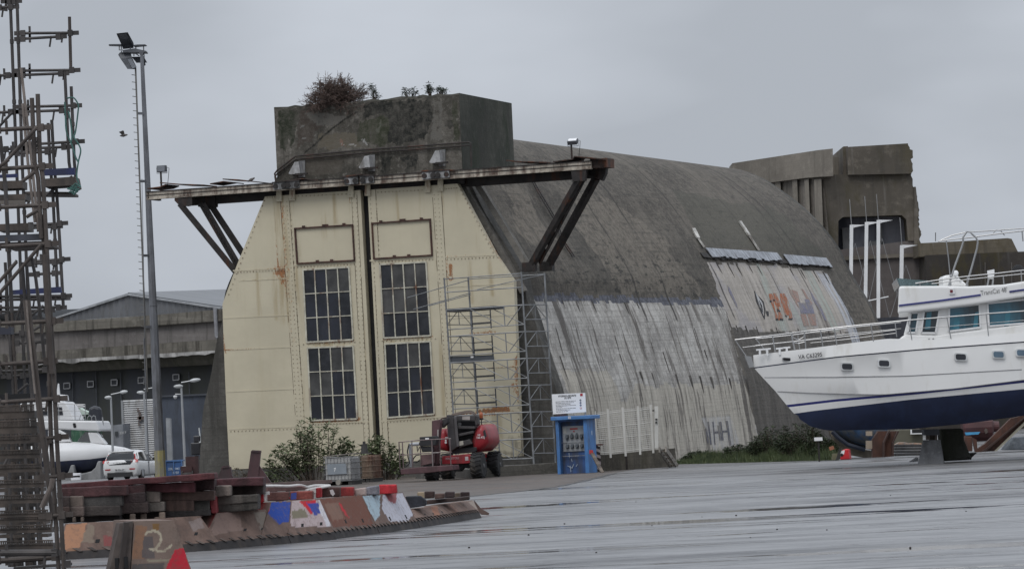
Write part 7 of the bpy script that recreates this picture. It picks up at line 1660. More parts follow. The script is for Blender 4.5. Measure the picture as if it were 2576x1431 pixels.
m = MB(); lettering(m, '160', lp_(1570, 488, .16), LX, V3((0, 0, 1)), .06, width=.11, bold=.03); lettering(m, '160 ATJ', lp_(1550, 540, .16), LX, V3((0, 0, 1)), .07, width=.30, bold=.03); m.build('lettering', paint('white_model_mark', (.6, .55, .55), .5), cv)
cv2 = cover(0, 0, 0, 0, .5, 1.8, 'red tank cover behind the basket', [(850, 760), (840, 560), (865, 360), (985, 345), (1010, 500), (1050, 640), (1050, 790)])
m = MB(); m.lathe(lp_(970, 575, .28), -LY, [(0, .035), (.01, .035)], 10); m.lathe(lp_(970, 615, .28), -LY, [(0, .04), (.01, .04)], 10); m.box(lp_(985, 520, .3), .1, .02, .03); m.build('sticker', WHITEM, cv2)
# boom stack
lpoly([(985, 90), (1080, 85), (1110, 160), (1130, 330), (1190, 700), (1060, 790), (1020, 640), (985, 200)], .0, .4, BGR, 'lower_boom')
lpoly([(1120, 110), (1170, 120), (1220, 690), (1175, 700), (1130, 330)], -.06, .0, paint('boom_edge', (.09, .083, .085), .55), 'boom_edge')
for pts, nm in (([(1170, 105), (1550, 95), (1560, 200), (1175, 190)], 'upper_boom'), ([(1185, 300), (1530, 310), (1520, 360), (1190, 355)], 'link'), ([(1205, 450), (1490, 390), (1500, 440), (1210, 500)], 'link'), ([(1210, 610), (1420, 550), (1470, 640), (1215, 720)], 'link')): lpoly(pts, .05, .32, BGR, nm)
lpoly([(1510, 95), (1570, 110), (1585, 270), (1540, 300), (1515, 200)], .05, .35, BGR, 'boom_knuckle')
lpoly([(1170, 190), (1540, 200), (1530, 700), (1190, 720)], .45, 1.0, BLK, 'boom_core')
lpoly([(1282, 115), (1430, 112), (1428, 185), (1284, 182)], .035, .05, paint('faded_label', (.30, .27, .25), .7), 'label_plate', None, 0); lpoly([(1222, 595), (1300, 580), (1305, 660), (1225, 678)], .03, .05, paint('pale_label', (.33, .31, .27), .7), 'label_plate', None, 0)
m = MB(); m.lathe(lp_(1240, 265, .3), -LY, [(0, .06), (.05, .06)], 10); m.build('pin', paint('pin_steel', (.3, .3, .3), .4, .5), lift)
m = MB()
for k in range(4): m.tube([lp_(x, y - 12 * k * (.5 if i in (0, 5) else 1), .1 + .12 * k) for i, (x, y) in enumerate(((1080, 100), (1200, 85), (1350, 55), (1440, 48), (1500, 70), (1545, 110)))], .025, 6)
for k in range(3): m.tube([lp_(x, y + 5 * k, .1 + .1 * k) for x, y in ((850, 190), (900, 150), (960, 140), (1000, 130))], .022, 6)
m.build('hose', paint('dusty_hose', (.10, .075, .062), .8), lift)
bc_ = lp_(1645, 130, .6); m = MB(); m.lathe(bc_, (0, 0, 1), [(-.09, .06), (-.05, .075), (-.02, .06), (.0, .07), (.12, .065), (.17, .03)], 12); bcn = m.build('beacon', paint('orange_beacon', (.34, .09, .03), .3), lift, smooth=True)
m = MB(); m.tube([bc_ + V3((0, 0, -.08)), bc_ + V3((0, 0, -.3))], .018, 6); m.lathe(bc_, (0, 0, 1), [(-.1, .03), (-.09, .07), (-.04, .078), (-.03, .05)], 12); m.build('beacon_stem', BLK, lift)
# jib and basket
lpoly([(700, 200), (850, 175), (860, 230), (830, 520), (800, 1030), (745, 1060), (700, 900)], -.9, -.55, MRN, 'jib'); lpoly([(808, 370), (830, 365), (828, 530), (806, 540)], -.92, -.9, paint('pale_jib_edge', (.3, .27, .26), .6), 'jib_edge', None, 0)
lpoly([(850, 200), (1000, 140), (1000, 240), (900, 340)], -.5, -.2, paint('shadow_grey', (.03, .028, .03), .7), 'jib_link')
lpoly([(465, 510), (780, 490), (800, 540), (775, 670), (470, 690)], -1.5, -1.2, BLK, 'control_box')
lpoly([(575, 530), (645, 528), (645, 556), (578, 560)], -1.52, -1.5, WHITEM, 'sticker', None, 0)
lpoly([(480, 690), (700, 680), (705, 790), (520, 800)], -1.45, -1.2, BLK, 'control_panel'); lpoly([(490, 850), (720, 830), (720, 1010), (500, 1060)], -1.4, -1.1, paint('basket_box', (.12, .07, .07), .7, 0, .3, 3), 'tool_box')
lpoly([(100, 1120), (500, 1080), (1090, 1045), (1105, 1140), (520, 1205), (110, 1225)], -1.9, -1.0, MRN, 'basket_floor')
m = MB()
bp = lambda x, y, w=-1.88: lp_(x, y, w)
for pts in ([(70, 610), (470, 570), (1065, 540)], [(90, 860), (470, 825), (1075, 795)]):
    m.tube([bp(*p) for p in pts], .02, 6); m.tube([bp(*p, -1.05) for p in pts], .02, 6)
for x in (75, 140, 320, 700, 1045): m.tube([bp(x, 612 - (x - 70) * .07), bp(x + 22, 1110 - (x - 70) * .06)], .02, 6)
for x in (140, 480, 850): m.tube([bp(x, 600 - (x - 70) * .06, -1.05), bp(x + 20, 1110 - (x - 70) * .06, -1.05)], .018, 6)
for x, y in ((70, 610), (1065, 540), (90, 860), (1075, 795)): m.tube([bp(x, y), bp(x, y, -1.05)], .018, 6)
m.build('basket_rail', paint('worn_rail', (.14, .10, .10), .5, .2, .3, 5, (.3, .28, .27), .3), lift)
m = MB(); m.tube([lp_(x, y, -1.3) for x, y in ((330, 640), (280, 650), (290, 800), (300, 1000), (300, 1080))], .05, 8); m.tube([lp_(x, y, -1.3) for x, y in ((330, 650), (465, 640))], .06, 8); m.build('grey_pipe', paint('pale_pipe', (.33, .34, .36), .5), lift)
m = MB()
for pts in ([(270, 640), (235, 780), (250, 900), (280, 1010), (200, 1080)], [(470, 850), (400, 860), (350, 920), (340, 980), (400, 1000), (480, 940)], [(420, 680), (430, 790), (470, 700)]): m.tube([lp_(x, y, -1.4) for x, y in pts], .022, 6)
m.build('cable_loop', BLK, lift)

# ================================================================== light mast
DM = 160.0
mastp = thing('light_mast', 'tall grey octagonal floodlight mast with a ladder and a yellow painted foot', 'light mast', V3((at(405, 1224, DM).x, DM, 0)))
ta, tb2 = at(357, 142, DM), at(404, 1190, DM); dirn = (tb2 - ta).normalized(); base_ = ta + dirn * (ta.z / -dirn.z)
m = MB(); m.tube([base_, base_.lerp(ta, .5), ta], .215, 8, r2=.075); m.lathe(base_.lerp(ta, .42), (0, 0, 1), [(-.02, .175), (.02, .175)], 8); m.build('pole', GALVP, mastp)
fa_, fb_ = .016, .072
def mring(z): f = z / (ta.z - base_.z); return base_.lerp(ta, f), .215 + (.075 - .215) * f
for z0, z1, off, c_ in ((.35, 1.45, .006, (.36, .30, .03)), ):
    m = MB(); p0, r0 = mring(z0); p1, r1 = mring(z1); m.tube([p0, p1], r0 + .01, 8, r2=r1 + .01, cap=False); m.build('yellow_band', paint('worn_yellow_paint', c_, .6, 0, .2, 3, (.20, .19, .18), .5, 2), mastp)
# ladder
m = MB(); la = [at(341, 172, DM - .3), at(371, 985, DM - .3)]; lb_ = [p + V3((-.12, 0, 0)) for p in la]
m.tube(la, .035, 6)
for i in range(46):
    f = i / 45; p = la[0].lerp(la[1], f); m.tube([p, p + V3((-.17, 0, .03))], .014, 4)
for yy, xx in ((323, 351), (660, 368)): pass
m.build('ladder', paint('ladder_grey', (.13, .125, .115), .6), mastp)
m = MB()
for f in (.14, .35, .58, .80): a_ = la[0].lerp(la[1], f); m.beam(a_, V3((base_.x + (ta.x - base_.x) * (a_.z / ta.z), DM, a_.z)), .07, .1)
m.tube([at(362, 850, DM - .35), at(375, 1190, DM - .35)], .025, 5); m.tube([at(357, 450, DM - .35), at(362, 700, DM - .35), at(366, 985, DM - .35)], .010, 4)
m.build('ladder_bracket', GALVP, mastp)
mcx = crop(400, 100, 5.723)
def mp_(x, y, d=0.0): return at(*mcx(x, y), DM + d)
m = MB(); m.prism([mp_(520, 580), (mp_(800, 540)), mp_(1060, 600), mp_(1065, 630), mp_(520, 635)], V3((0, .7, 0))); m.prism([mp_(890, 630), mp_(1000, 635), mp_(965, 720), mp_(925, 720)], V3((0, .2, 0))); m.build('head_frame', paint('head_frame_grey', (.11, .115, .125), .5, .2, .2, 3), mastp)
m = MB()
LSM = paint('stem_grey', (.14, .145, .15), .5)
for pts in ([(440, 480), (440, 580), (520, 580)], [(485, 480), (490, 560)], [(820, 480), (820, 545)], [(995, 480), (1000, 600)], [(1005, 630), (1010, 760)], [(490, 600), (490, 635)], [(775, 650), (775, 720)], [(690, 520), (690, 560)], [(800, 650), (860, 690), (900, 720)]): m = MB(); m.tube([mp_(x, y, .1) for x, y in pts], .025, 5); m.build('lamp_stem', LSM, mastp)
LAMPG = paint('floodlight_housing', (.075, .08, .09), .5, .2, .2, 3)
def lamp_head(pts, dep, glass, lbl):
    m = MB(); m.prism([mp_(x, y, d) for x, y, d in pts], dep); o = m.build('lamp_head', LAMPG, mastp, label=lbl)
    if glass: m = MB(); m.prism([mp_(x, y, d) for x, y, d in glass], V3((0, .02, 0))); m.build('lens', paint('lens_grey', (.15, .16, .175), .25), o)
lamp_head([(378, 200, -.6), (635, 172, -.6), (765, 410, .2), (760, 500, .3), (520, 525, .3), (485, 430, .2)], V3((0, .12, -.05)), [(430, 225, -.62), (605, 195, -.62), (715, 395, .16), (505, 420, .16)], 'raised upper floodlight facing outwards')
lamp_head([(190, 465, 0), (215, 445, 0), (480, 442, 0), (480, 475, 0)], V3((0, .5, 0)), None, 'flat floodlight seen edge on'); lamp_head([(765, 462, 0), (860, 452, 0), (1030, 448, 0), (1055, 462, 0), (1030, 470, 0), (770, 492, 0)], V3((0, .5, 0)), None, None)
lamp_head([(415, 690, .2), (450, 645, .2), (690, 635, .2), (720, 750, .1), (830, 985, -.5), (790, 1018, -.5), (630, 1015, -.5), (470, 780, .1)], V3((0, .14, .04)), [(630, 790, .02), (715, 770, .02), (825, 975, -.53), (738, 1000, -.53)], 'lower floodlight hanging down with a pale lens')
lamp_head([(720, 735, .5), (1000, 730, .5), (1075, 862, .4), (830, 868, .4)], V3((0, .12, 0)), None, None)
m = MB(); m.beam(mp_(960, 720, .1), mp_(1010, 940, .1), .07, .06); m.beam(mp_(1000, 760, .1), mp_(1030, 930, .1), .05, .05); m.build('cable_box', BLACK, mastp)
# ================================================================== foreground: painted concrete barriers and timber stack
def Dbar(x):
    pts = [(100, 62.0), (162, 62.5), (579, 64.0), (955, 69.7), (1060, 72.5), (1210, 77.0), (1300, 80)]
    for (x0, d0), (x1, d1) in zip(pts, pts[1:]):
        if x <= x1: return d0 + (d1 - d0) * (x - x0) / (x1 - x0)
    return pts[-1][1]
r6 = lambda x, y: (566 + x * .26855, 1163.5 + y * .26855)
r5 = lambda x, y: (125.8 + x * .2441, 1163.5 + y * .2441)
def barrier_mat():
    t = NT('painted_barrier_concrete'); a = t.attr('coat'); n = t.noise(2.2, 6, .65); f = t.noise(14, 6, .75); v = t.noise(5, 5, .65, sc=(1, 1, .3), loc=(3, 1, 1))
    base = t.mix(t.ramp(n, .3, .7), (.112, .074, .060), (.195, .132, .107)); base = t.mix(t.ramp(f, .55, .75, 0, .5), base, (.27, .21, .18)); base = t.mix(t.ramp(v, .5, .7, 0, .6), base, (.065, .05, .044))
    k = t.math('MULTIPLY', a.outputs['Alpha'], t.ramp(t.math('ADD', f, t.math('MULTIPLY', v, .35)), .92, .62, .35, 1)); c = t.mix(k, base, a.outputs['Color'])
    c = t.mix(t.ramp(f, .35, .2, 0, .5), c, (.05, .04, .036)); t.col(c); t.set(.8, 0, .3); t.bump(f, .3, .02); return t.mat
BARM = barrier_mat()
FLANGE = paint('dirty_barrier_foot', (.024, .021, .021), .8, 0, .4, 3, (.05, .04, .034), .3)
RIBM = paint('barrier_rib', (.10, .076, .065), .85, 0, .4, 4, (.03, .025, .023), .4)
PATCH = {
 'blue': [(r6, [(440, 368), (622, 358), (612, 545), (505, 578), (400, 475)], (.02, .06, .30, 1)), (r6, [(300, 290), (430, 366), (402, 472), (310, 410)], (.42, .02, .025, 1))],
 'mix': [(r6, [(622, 358), (885, 340), (1020, 600), (610, 600)], (.42, .34, .34, 1)), (r6, [(690, 355), (850, 343), (862, 445), (800, 478), (755, 420)], (.48, .02, .03, 1)), (r6, [(762, 372), (890, 372), (922, 465), (840, 492)], (.035, .06, .28, 1)), (r6, [(872, 342), (900, 348), (1015, 582), (960, 600), (880, 440)], (.55, .53, .56, 1)), (r6, [(620, 450), (745, 430), (770, 500), (640, 530)], (.19, .17, .12, 1))],
 'brown': [(r6, [(885, 340), (1285, 300), (1400, 590), (1010, 600)], (.15, .055, .035, .9)), (r6, [(1055, 368), (1082, 378), (1165, 515), (1128, 492)], (.46, .02, .03, 1)), (r6, [(930, 380), (1060, 370), (1110, 520), (1010, 540)], (.22, .12, .085, .8))],
 'pale': [(r6, [(1278, 305), (1455, 298), (1452, 500), (1400, 545)], (.34, .43, .48, 1)), (r6, [(1480, 300), (1665, 285), (1765, 485), (1700, 560), (1540, 550), (1470, 430)], (.46, .46, .51, 1)), (r6, [(1500, 290), (1610, 288), (1600, 385), (1540, 360)], (.3, .08, .09, .9))],
 'stripe': [(r5, [(1770, 520), (1880, 515), (1740, 740), (1680, 720)], (.12, .045, .05, .9)), (r5, [(1715, 512), (1950, 500), (1990, 690), (1640, 760)], (.235, .165, .14, .8)), (r5, [(2100, 500), (2210, 495), (2330, 690), (2180, 700)], (.2, .17, .14, .9)), (r5, [(1640, 345), (1715, 345), (1715, 515), (1670, 510)], (.4, .03, .035, 1))],
 'orange': [(r5, [(130, 680), (170, 630), (380, 615), (330, 800), (300, 880), (150, 890)], (.33, .17, .10, 1)), (r5, [(150, 890), (300, 875), (260, 980), (160, 990)], (.22, .12, .075, .9)), (r5, [(540, 740), (690, 770), (690, 850), (560, 860)], (.2, .05, .05, .9)), (r5, [(390, 620), (450, 640), (450, 820), (320, 820)], (.19, .15, .115, .9))],
 'plain': [(r5, [(1430, 600), (1550, 560), (1600, 660), (1480, 720)], (.24, .20, .19, .7))],
 'rusty': [(r6, [(1920, 405), (1985, 405), (2020, 500), (1960, 500)], (.27, .12, .07, .8)), (r6, [(2060, 390), (2120, 385), (2200, 460), (2140, 470)], (.25, .14, .10, .8)), (r6, [(2280, 370), (2330, 345), (2400, 430), (2360, 440)], (.24, .20, .17, .9))],
}
def barrier(b0, b1, t0, t1, key, label, holes, dep=.78):
    """b0,b1: front foot ends in the photo; t0,t1: front top ends"""
    g0, g1 = gnd(*b0), gnd(*b1); d = (g1 - g0).normalized(); n = V3((-d.y, d.x, 0)); 
    r = thing('concrete_barrier', label, 'barrier', g0, 'painted concrete barriers in a row')
    pb = g0 + n * .30
    T0, T1 = onp(*t0, pb, n), onp(*t1, pb, n); H_ = (T0.z + T1.z) / 2; T0.z = T1.z = H_
    zf = .13; F0, F1 = g0 + V3((0, 0, zf)) + n * .05, g1 + V3((0, 0, zf)) + n * .05
    B0, B1 = g0 + n * dep + V3((0, 0, zf)), g1 + n * dep + V3((0, 0, zf)); U0, U1 = T0 + n * .22, T1 + n * .22
    m = MB(); m.grid(lambda a, b: F0.lerp(F1, a).lerp(T0.lerp(T1, a), b), 40, 22); ng = len(m.v)
    m.add([T0, T1, U1, U0], [(0, 1, 2, 3)]); m.add([U0, U1, B1, B0], [(0, 1, 2, 3)]); m.add([F0, T0, U0, B0], [(0, 1, 2, 3)]); m.add([F1, T1, U1, B1], [(3, 2, 1, 0)]); m.add([F0, F1, B1, B0], [(3, 2, 1, 0)])
    o = m.build('body', BARM, r, recalc=False)
    polys = [([f(*p) for p in pts], c) for f, pts, c in PATCH.get(key, [])]
    def coat(i, co):
        x, y = proj(co); w = 2.2 * fbm(co * 6); out = [.1, .07, .06, 0]
        for pl_, c in polys:
            if pip(x + w, y + w, pl_): out = list(c)
        return out
    colour_attr(o, 'coat', coat)
    m = MB(); m.hexa([g0, g1, g1 + n * dep, g0 + n * dep, F0, F1, B1, B0]); L = (g1 - g0).length
    k = max(2, int(L / .22))
    for i in range(k):
        p = g0 + d * (L * (i + .35) / k) + V3((0, 0, zf - .01)); q = p + n * .02
        m.hexa([q, q + d * .06, q + d * .06 + n * .05, q + n * .05, q + n * .05 - d * .10 + V3((0, 0, .055)), q + n * .05 - d * .02 + V3((0, 0, .055)), q + n * .09 - d * .02 + V3((0, 0, .055)), q + n * .09 - d * .10 + V3((0, 0, .055))], 1)
    m.build('foot', [FLANGE, RIBM], r)
    for x, y in holes:
        nn = (F1 - F0).cross(T0 - F0).normalized(); p = onp(x, y, F0, nn); e = (T0 - F0).normalized(); ee = (nn if nn.y < 0 else -nn) * .004
        h = MB(); s_ = 5.2 * px(p.y); h.prism([p - d * s_ - e * s_ + ee, p + d * s_ - e * s_ + ee, p + d * s_ + e * s_ + ee, p - d * s_ + e * s_ + ee], -ee * 3); h.build('fork_slot', BLACK, r)
    return r
barrier((150, 1408), (335, 1398), (167, 1317), (312, 1309), 'orange', 'orange and brown barrier at the left end of the row behind the numbered one', [r5(490, 805)])
barrier((338, 1398), (556, 1382), (355, 1307), (503, 1297), 'plain', 'plain dirty brown barrier right behind the numbered one', [r5(1505, 730)])
barrier((516, 1384), (722, 1367), (544, 1289), (668, 1281), 'stripe', 'beige barrier with a dark red diagonal smear, half under the timber stack', [r5(2010, 690), r5(2190, 680)])
barrier((662, 1372), (732, 1366), (682, 1263), (731, 1259), 'blue', 'narrow barrier end painted bright blue with a red edge', [])
barrier((733, 1366), (847, 1356), (733, 1259), (803, 1254), 'mix', 'barrier daubed pink, red, blue and white next to the bright blue one', [r6(725, 583), r6(900, 570)])
barrier((846, 1355), (955, 1341), (804, 1254), (910, 1245), 'brown', 'red brown barrier with one red slash of paint', [r6(1130, 548), r6(1290, 540)])
barrier((956, 1341), (1056, 1327), (910, 1244), (1013, 1240), 'pale', 'barrier painted pale blue and lilac white under the red block', [r6(1545, 522), r6(1695, 505)])
barrier((1057, 1326), (1128, 1316), (1036, 1281), (1098, 1272), 'rusty', 'low rusty brown barrier beside the pale blue one', [r6(1872, 482), r6(1950, 476)])
barrier((1128, 1316), (1212, 1302), (1098, 1272), (1190, 1256), 'rusty', 'low dark brown barrier at the right end of the row', [r6(2035, 462)])
m = MB(); m.prism([at(x, y, 78) for x, y in (r6(2330, 345), r6(2400, 430), r6(2475, 470), r6(2470, 490), r6(2400, 485), r6(2350, 430))], V3((0, .1, 0))); tag(m.build('steel_shoe', paint('brown_shoe', (.10, .065, .055), .7, 0, .3, 4)), 'brown steel shoe sticking out at the right end of the barrier row', 'steel shoe')

# numbered barrier in front
nbq = [(277, 1431), (480, 1431)]
DN = 47.5
def np_(x, y, d=0.0): return at(x, y, DN + d)
nbar = thing('concrete_barrier', 'near concrete barrier end with a painted numeral 2 and a red corner', 'barrier', V3((np_(380, 1431).x, DN, 0)), 'painted concrete barriers in a row')
q_ = [np_(330, 1431), np_(481, 1431), np_(437, 1307.5, .05), np_(338, 1310, .05)]
def ext0(a, b): t = a.z / (b.z - a.z); return a - (b - a) * t * 1.0
A_ = ext0(q_[0], q_[3]); B_ = ext0(q_[1], q_[2]); A_.z = B_.z = 0
dl = V3((-.42, 1.5, 0))
m = MB(); m.grid(lambda a, b: A_.lerp(B_, a).lerp(q_[3].lerp(q_[2], a), b), 46, 60)
m.add([A_, A_ + dl, q_[3] + dl * .92, q_[3]], [(0, 1, 2, 3)]); m.add([q_[3], q_[2], q_[2] + dl * .92, q_[3] + dl * .92], [(0, 1, 2, 3)]); m.add([B_, q_[2], q_[2] + dl * .92, B_ + dl], [(0, 1, 2, 3)]); m.add([A_ + dl, B_ + dl, q_[2] + dl * .92, q_[3] + dl * .92], [(0, 1, 2, 3)])
o = m.build('body', BARM, nbar, recalc=False)
NUM = [(985, 740), (1000, 715), (1060, 700), (1110, 705), (1140, 740), (1145, 800), (1120, 850), (1080, 885), (1060, 900)]
NUM2 = [(1095, 690), (1060, 860), (1040, 890), (1120, 910), (1180, 910), (1220, 880), (1255, 850)]
NUM2 = [(1030, 885), (1080, 890), (1120, 912), (1180, 908), (1220, 875), (1250, 850)]
REDC = [r5(*p) for p in ((1290, 888), (1382, 878), (1452, 1110), (1180, 1110))]
BL5 = [([r5(*p) for p in L], c) for L, c in (([(880, 640), (1000, 640), (960, 800), (990, 980), (850, 1000)], (.26, .145, .09, .9)), ([(960, 760), (1060, 750), (1080, 980), (950, 980)], (.10, .095, .10, .7)), ([(990, 985), (1240, 985), (1240, 1015), (990, 1010)], (.30, .27, .20, .8)), ([(850, 1040), (1180, 1030), (1180, 1110), (850, 1110)], (.075, .08, .085, .7)), ([(1050, 630), (1130, 620), (1110, 700), (1060, 690)], (.20, .11, .04, .9)))]
N1_ = [r5(*p) for p in NUM]; N2_ = [r5(*p) for p in NUM2]
def ncoat(i, co):
    x, y = proj(co); w = 3 * fbm(co * 5); out = [.24, .185, .155, .55]
    for pl_, c in BL5:
        if pip(x + w, y + w, pl_): out = list(c)
    if pip(x, y, REDC): out = [.46, .022, .04, 1]
    for L, wd_ in ((N1_, 3.2), (N2_, 3.0)):
        for p, q in zip(L, L[1:]):
            if sd((x, y), p, q) < wd_: out = [.42, .37, .28, 1]
    return out
colour_attr(o, 'coat', ncoat)
m = MB(); m.prism([np_(302, 1315, .06), np_(334, 1310.5, .06), np_(326, 1450, -.02), np_(270, 1460, -.02)], V3((-.06, .12, 0)))
m.build('side_board', paint('grey_brown_board', (.085, .068, .06), .85, 0, .35, 4, (.04, .033, .03), .4), nbar)
m = MB(); m.beam(np_(318, 1313, -.02), np_(300, 1455, -.06), .05, .06); m.build('side_batten', paint('dark_batten', (.05, .04, .036), .85), nbar)
for x, y in (r5(690, 1040), r5(785, 1025)): m = MB(); m.box(np_(x, y, -.06), .045, .05, .14); m.build('fork_slot', BLACK, nbar)

# timber stack and loose blocks
TIMB = {}
def timb_mat(c, i):
    k = (round(c[0], 3), round(c[1], 3), round(c[2], 3))
    if k not in TIMB: TIMB[k] = paint('timber_%s' % ('tone' + 'abcdefghijklmnopqrstuvwxyz'[len(TIMB) % 26]), c, .85, 0, .45, 2.2, mul(c, .4), .5, 2.5, bump=.7)
    return TIMB[k]
def timber(f, pts, c, label, name='timber', back=.33, th=.55, group='timbers on the barriers', cat='timber'):
    P = [f(*p) for p in pts]; xm = sum(p[0] for p in P) / len(P); ym = sum(p[1] for p in P) / len(P); D_ = Dbar(xm) + back
    if group.startswith('timbers'): P = [(x + (.9 if x > xm else -.9), ym + (y - ym) * 1.05 + (1.1 if y > ym else -.4)) for x, y in P]
    # subdivide edges for a worn outline
    Q = []
    for i in range(len(P)):
        a_, b_ = P[i], P[(i + 1) % len(P)]; L = math.hypot(a_[0] - b_[0], a_[1] - b_[1]); k = max(1, int(L / 22))
        for j in range(k): fq = j / k; Q.append((a_[0] + (b_[0] - a_[0]) * fq + (rnd.uniform(-.5, .5) if j else 0), a_[1] + (b_[1] - a_[1]) * fq + (rnd.uniform(-.9, .9) if j else 0)))
    off = rnd.uniform(-.05, .05); m = MB(); m.prism([at(x, y, D_ + off) for x, y in Q], V3((0, th, 0))); o = m.build(name, timb_mat(c, 0))
    bevel(o, .018, 2); return tag(o, label, cat, group)
MA, MB_, GB, DK, BRN, GR = (.105, .030, .033), (.125, .042, .048), (.13, .10, .084), (.066, .046, .042), (.10, .062, .051), (.145, .118, .102)
TL_ = [
 ([(105, 215), (800, 172), (1690, 110), (1695, 172), (800, 228), (105, 262)], MA, 'longest maroon beam along the top of the timber stack'),
 ([(105, 264), (440, 250), (785, 238), (790, 330), (440, 345), (105, 350)], (.072, .030, .031), 'dark maroon beam below the left half of the longest maroon beam'),
 ([(792, 240), (975, 222), (975, 300), (792, 322)], (.066, .027, .029), 'short dark maroon block in the second row of the stack'),
 ([(976, 222), (1485, 204), (1488, 298), (1100, 300), (976, 292)], MB_, 'brightest maroon beam in the second row of the stack'),
 ([(1490, 180), (1690, 172), (1690, 270), (1490, 290)], (.05, .026, .026), 'dark block between the brightest maroon beam and the dark gap'),
 ([(1705, 172), (2195, 152), (2195, 232), (1860, 236), (1705, 238)], (.075, .026, .03), 'maroon beam at the right end of the stack, topmost'),
 ([(1708, 240), (1856, 237), (1856, 332), (1708, 345)], GR, 'pale grey block below the right end maroon beam'),
 ([(1858, 238), (2196, 234), (2196, 318), (1858, 330)], DK, 'dark beam beside the pale grey block, right end of the stack'),
 ([(108, 352), (198, 350), (198, 452), (108, 455)], DK, 'dark block at the left end of the third row'),
 ([(200, 348), (334, 346), (334, 446), (200, 450)], GB, 'grey brown block second from left in the third row'),
 ([(336, 346), (738, 335), (742, 438), (336, 448)], (.075, .07, .066), 'long grey beam in the left of the third row'),
 ([(742, 326), (978, 304), (980, 408), (742, 416)], (.05, .032, .032), 'dark maroon brown block in the middle of the third row'),
 ([(980, 296), (1130, 302), (1132, 400), (980, 406)], GR, 'pale grey block in the middle of the third row'),
 ([(1134, 304), (1690, 292), (1690, 380), (1134, 392)], BRN, 'long dark brown beam in the right of the third row'),
 ([(118, 456), (198, 455), (198, 548), (118, 552)], BRN, 'brown block at the left end of the fourth row'),
 ([(200, 454), (344, 452), (344, 546), (200, 549)], (.12, .09, .078), 'tan brown block second from left in the fourth row'),
 ([(346, 450), (720, 442), (720, 538), (346, 546)], (.08, .066, .06), 'long brown grey beam in the left of the fourth row'),
 ([(722, 418), (1008, 410), (1008, 510), (722, 516)], DK, 'dark beam in the middle of the fourth row'),
 ([(1010, 408), (1178, 402), (1178, 492), (1010, 502)], (.105, .092, .082), 'grey block in the middle of the fourth row'),
 ([(1180, 394), (1478, 386), (1478, 490), (1180, 494)], BRN, 'brown beam with a pale smear in the fourth row'),
 ([(1480, 384), (1638, 376), (1638, 482), (1480, 492)], (.07, .064, .056), 'grey green block beside the red daubed one'),
 ([(1640, 348), (1706, 345), (1712, 512), (1668, 512)], (.30, .05, .055), 'block daubed red and pink in the stack'),
 ([(1715, 346), (2140, 324), (2140, 400), (1715, 428)], (.092, .080, .07), 'long grey brown beam right of the red daubed block, upper'),
 ([(1715, 430), (2140, 404), (2140, 476), (1715, 512)], (.062, .055, .048), 'long grey brown beam right of the red daubed block, lower'),
 ([(120, 552), (345, 548), (720, 540), (720, 590), (120, 620)], (.035, .03, .028), 'dark bearer standing in for shade under the left of the stack'),  # near-black pieces fill the gap above the barriers with painted shade
 ([(722, 516), (1180, 496), (1640, 486), (1640, 540), (722, 600)], (.033, .028, .027), 'dark bearer standing in for shade under the middle of the stack')]
for i, (pts, c, lab) in enumerate(TL_): timber(r5, pts, c, lab, 'timber', .33 + (.2 if 'bearer' in lab else 0), .7)
for x0, x1, y0, y1, k in ((230, 262, 560, 615, 'first'), (315, 345, 556, 612, 'second'), (820, 878, 527, 602, 'third'), (932, 992, 520, 600, 'fourth'), (1072, 1122, 560, 600, 'fifth'), (1122, 1185, 508, 596, 'sixth')):
    timber(r5, [(x0, y0), (x1, y0 - 3), (x1, y1), (x0, y1)], (.20, .155, .125), 'small pale wedge peg under the timber stack, %s from the left' % k, 'wedge_peg', .28, .12, 'pale pegs under the timber stack', 'wedge')
m = MB(); m.prism([at(*r5(x, y), Dbar(330) + .30) for x, y in ((1285, 400), (1330, 425), (1400, 395), (1440, 390), (1430, 450), (1385, 455), (1350, 440), (1300, 425))], V3((0, .02, 0))); tag(m.build('paint_smear', paint('pale_smear', (.22, .19, .16), .8)), 'pale paint smear', 'paint smear'); _sm = COL.objects[-1]
RDB, PGR, LIL = (.42, .022, .03), (.30, .24, .22), (.26, .25, .28)
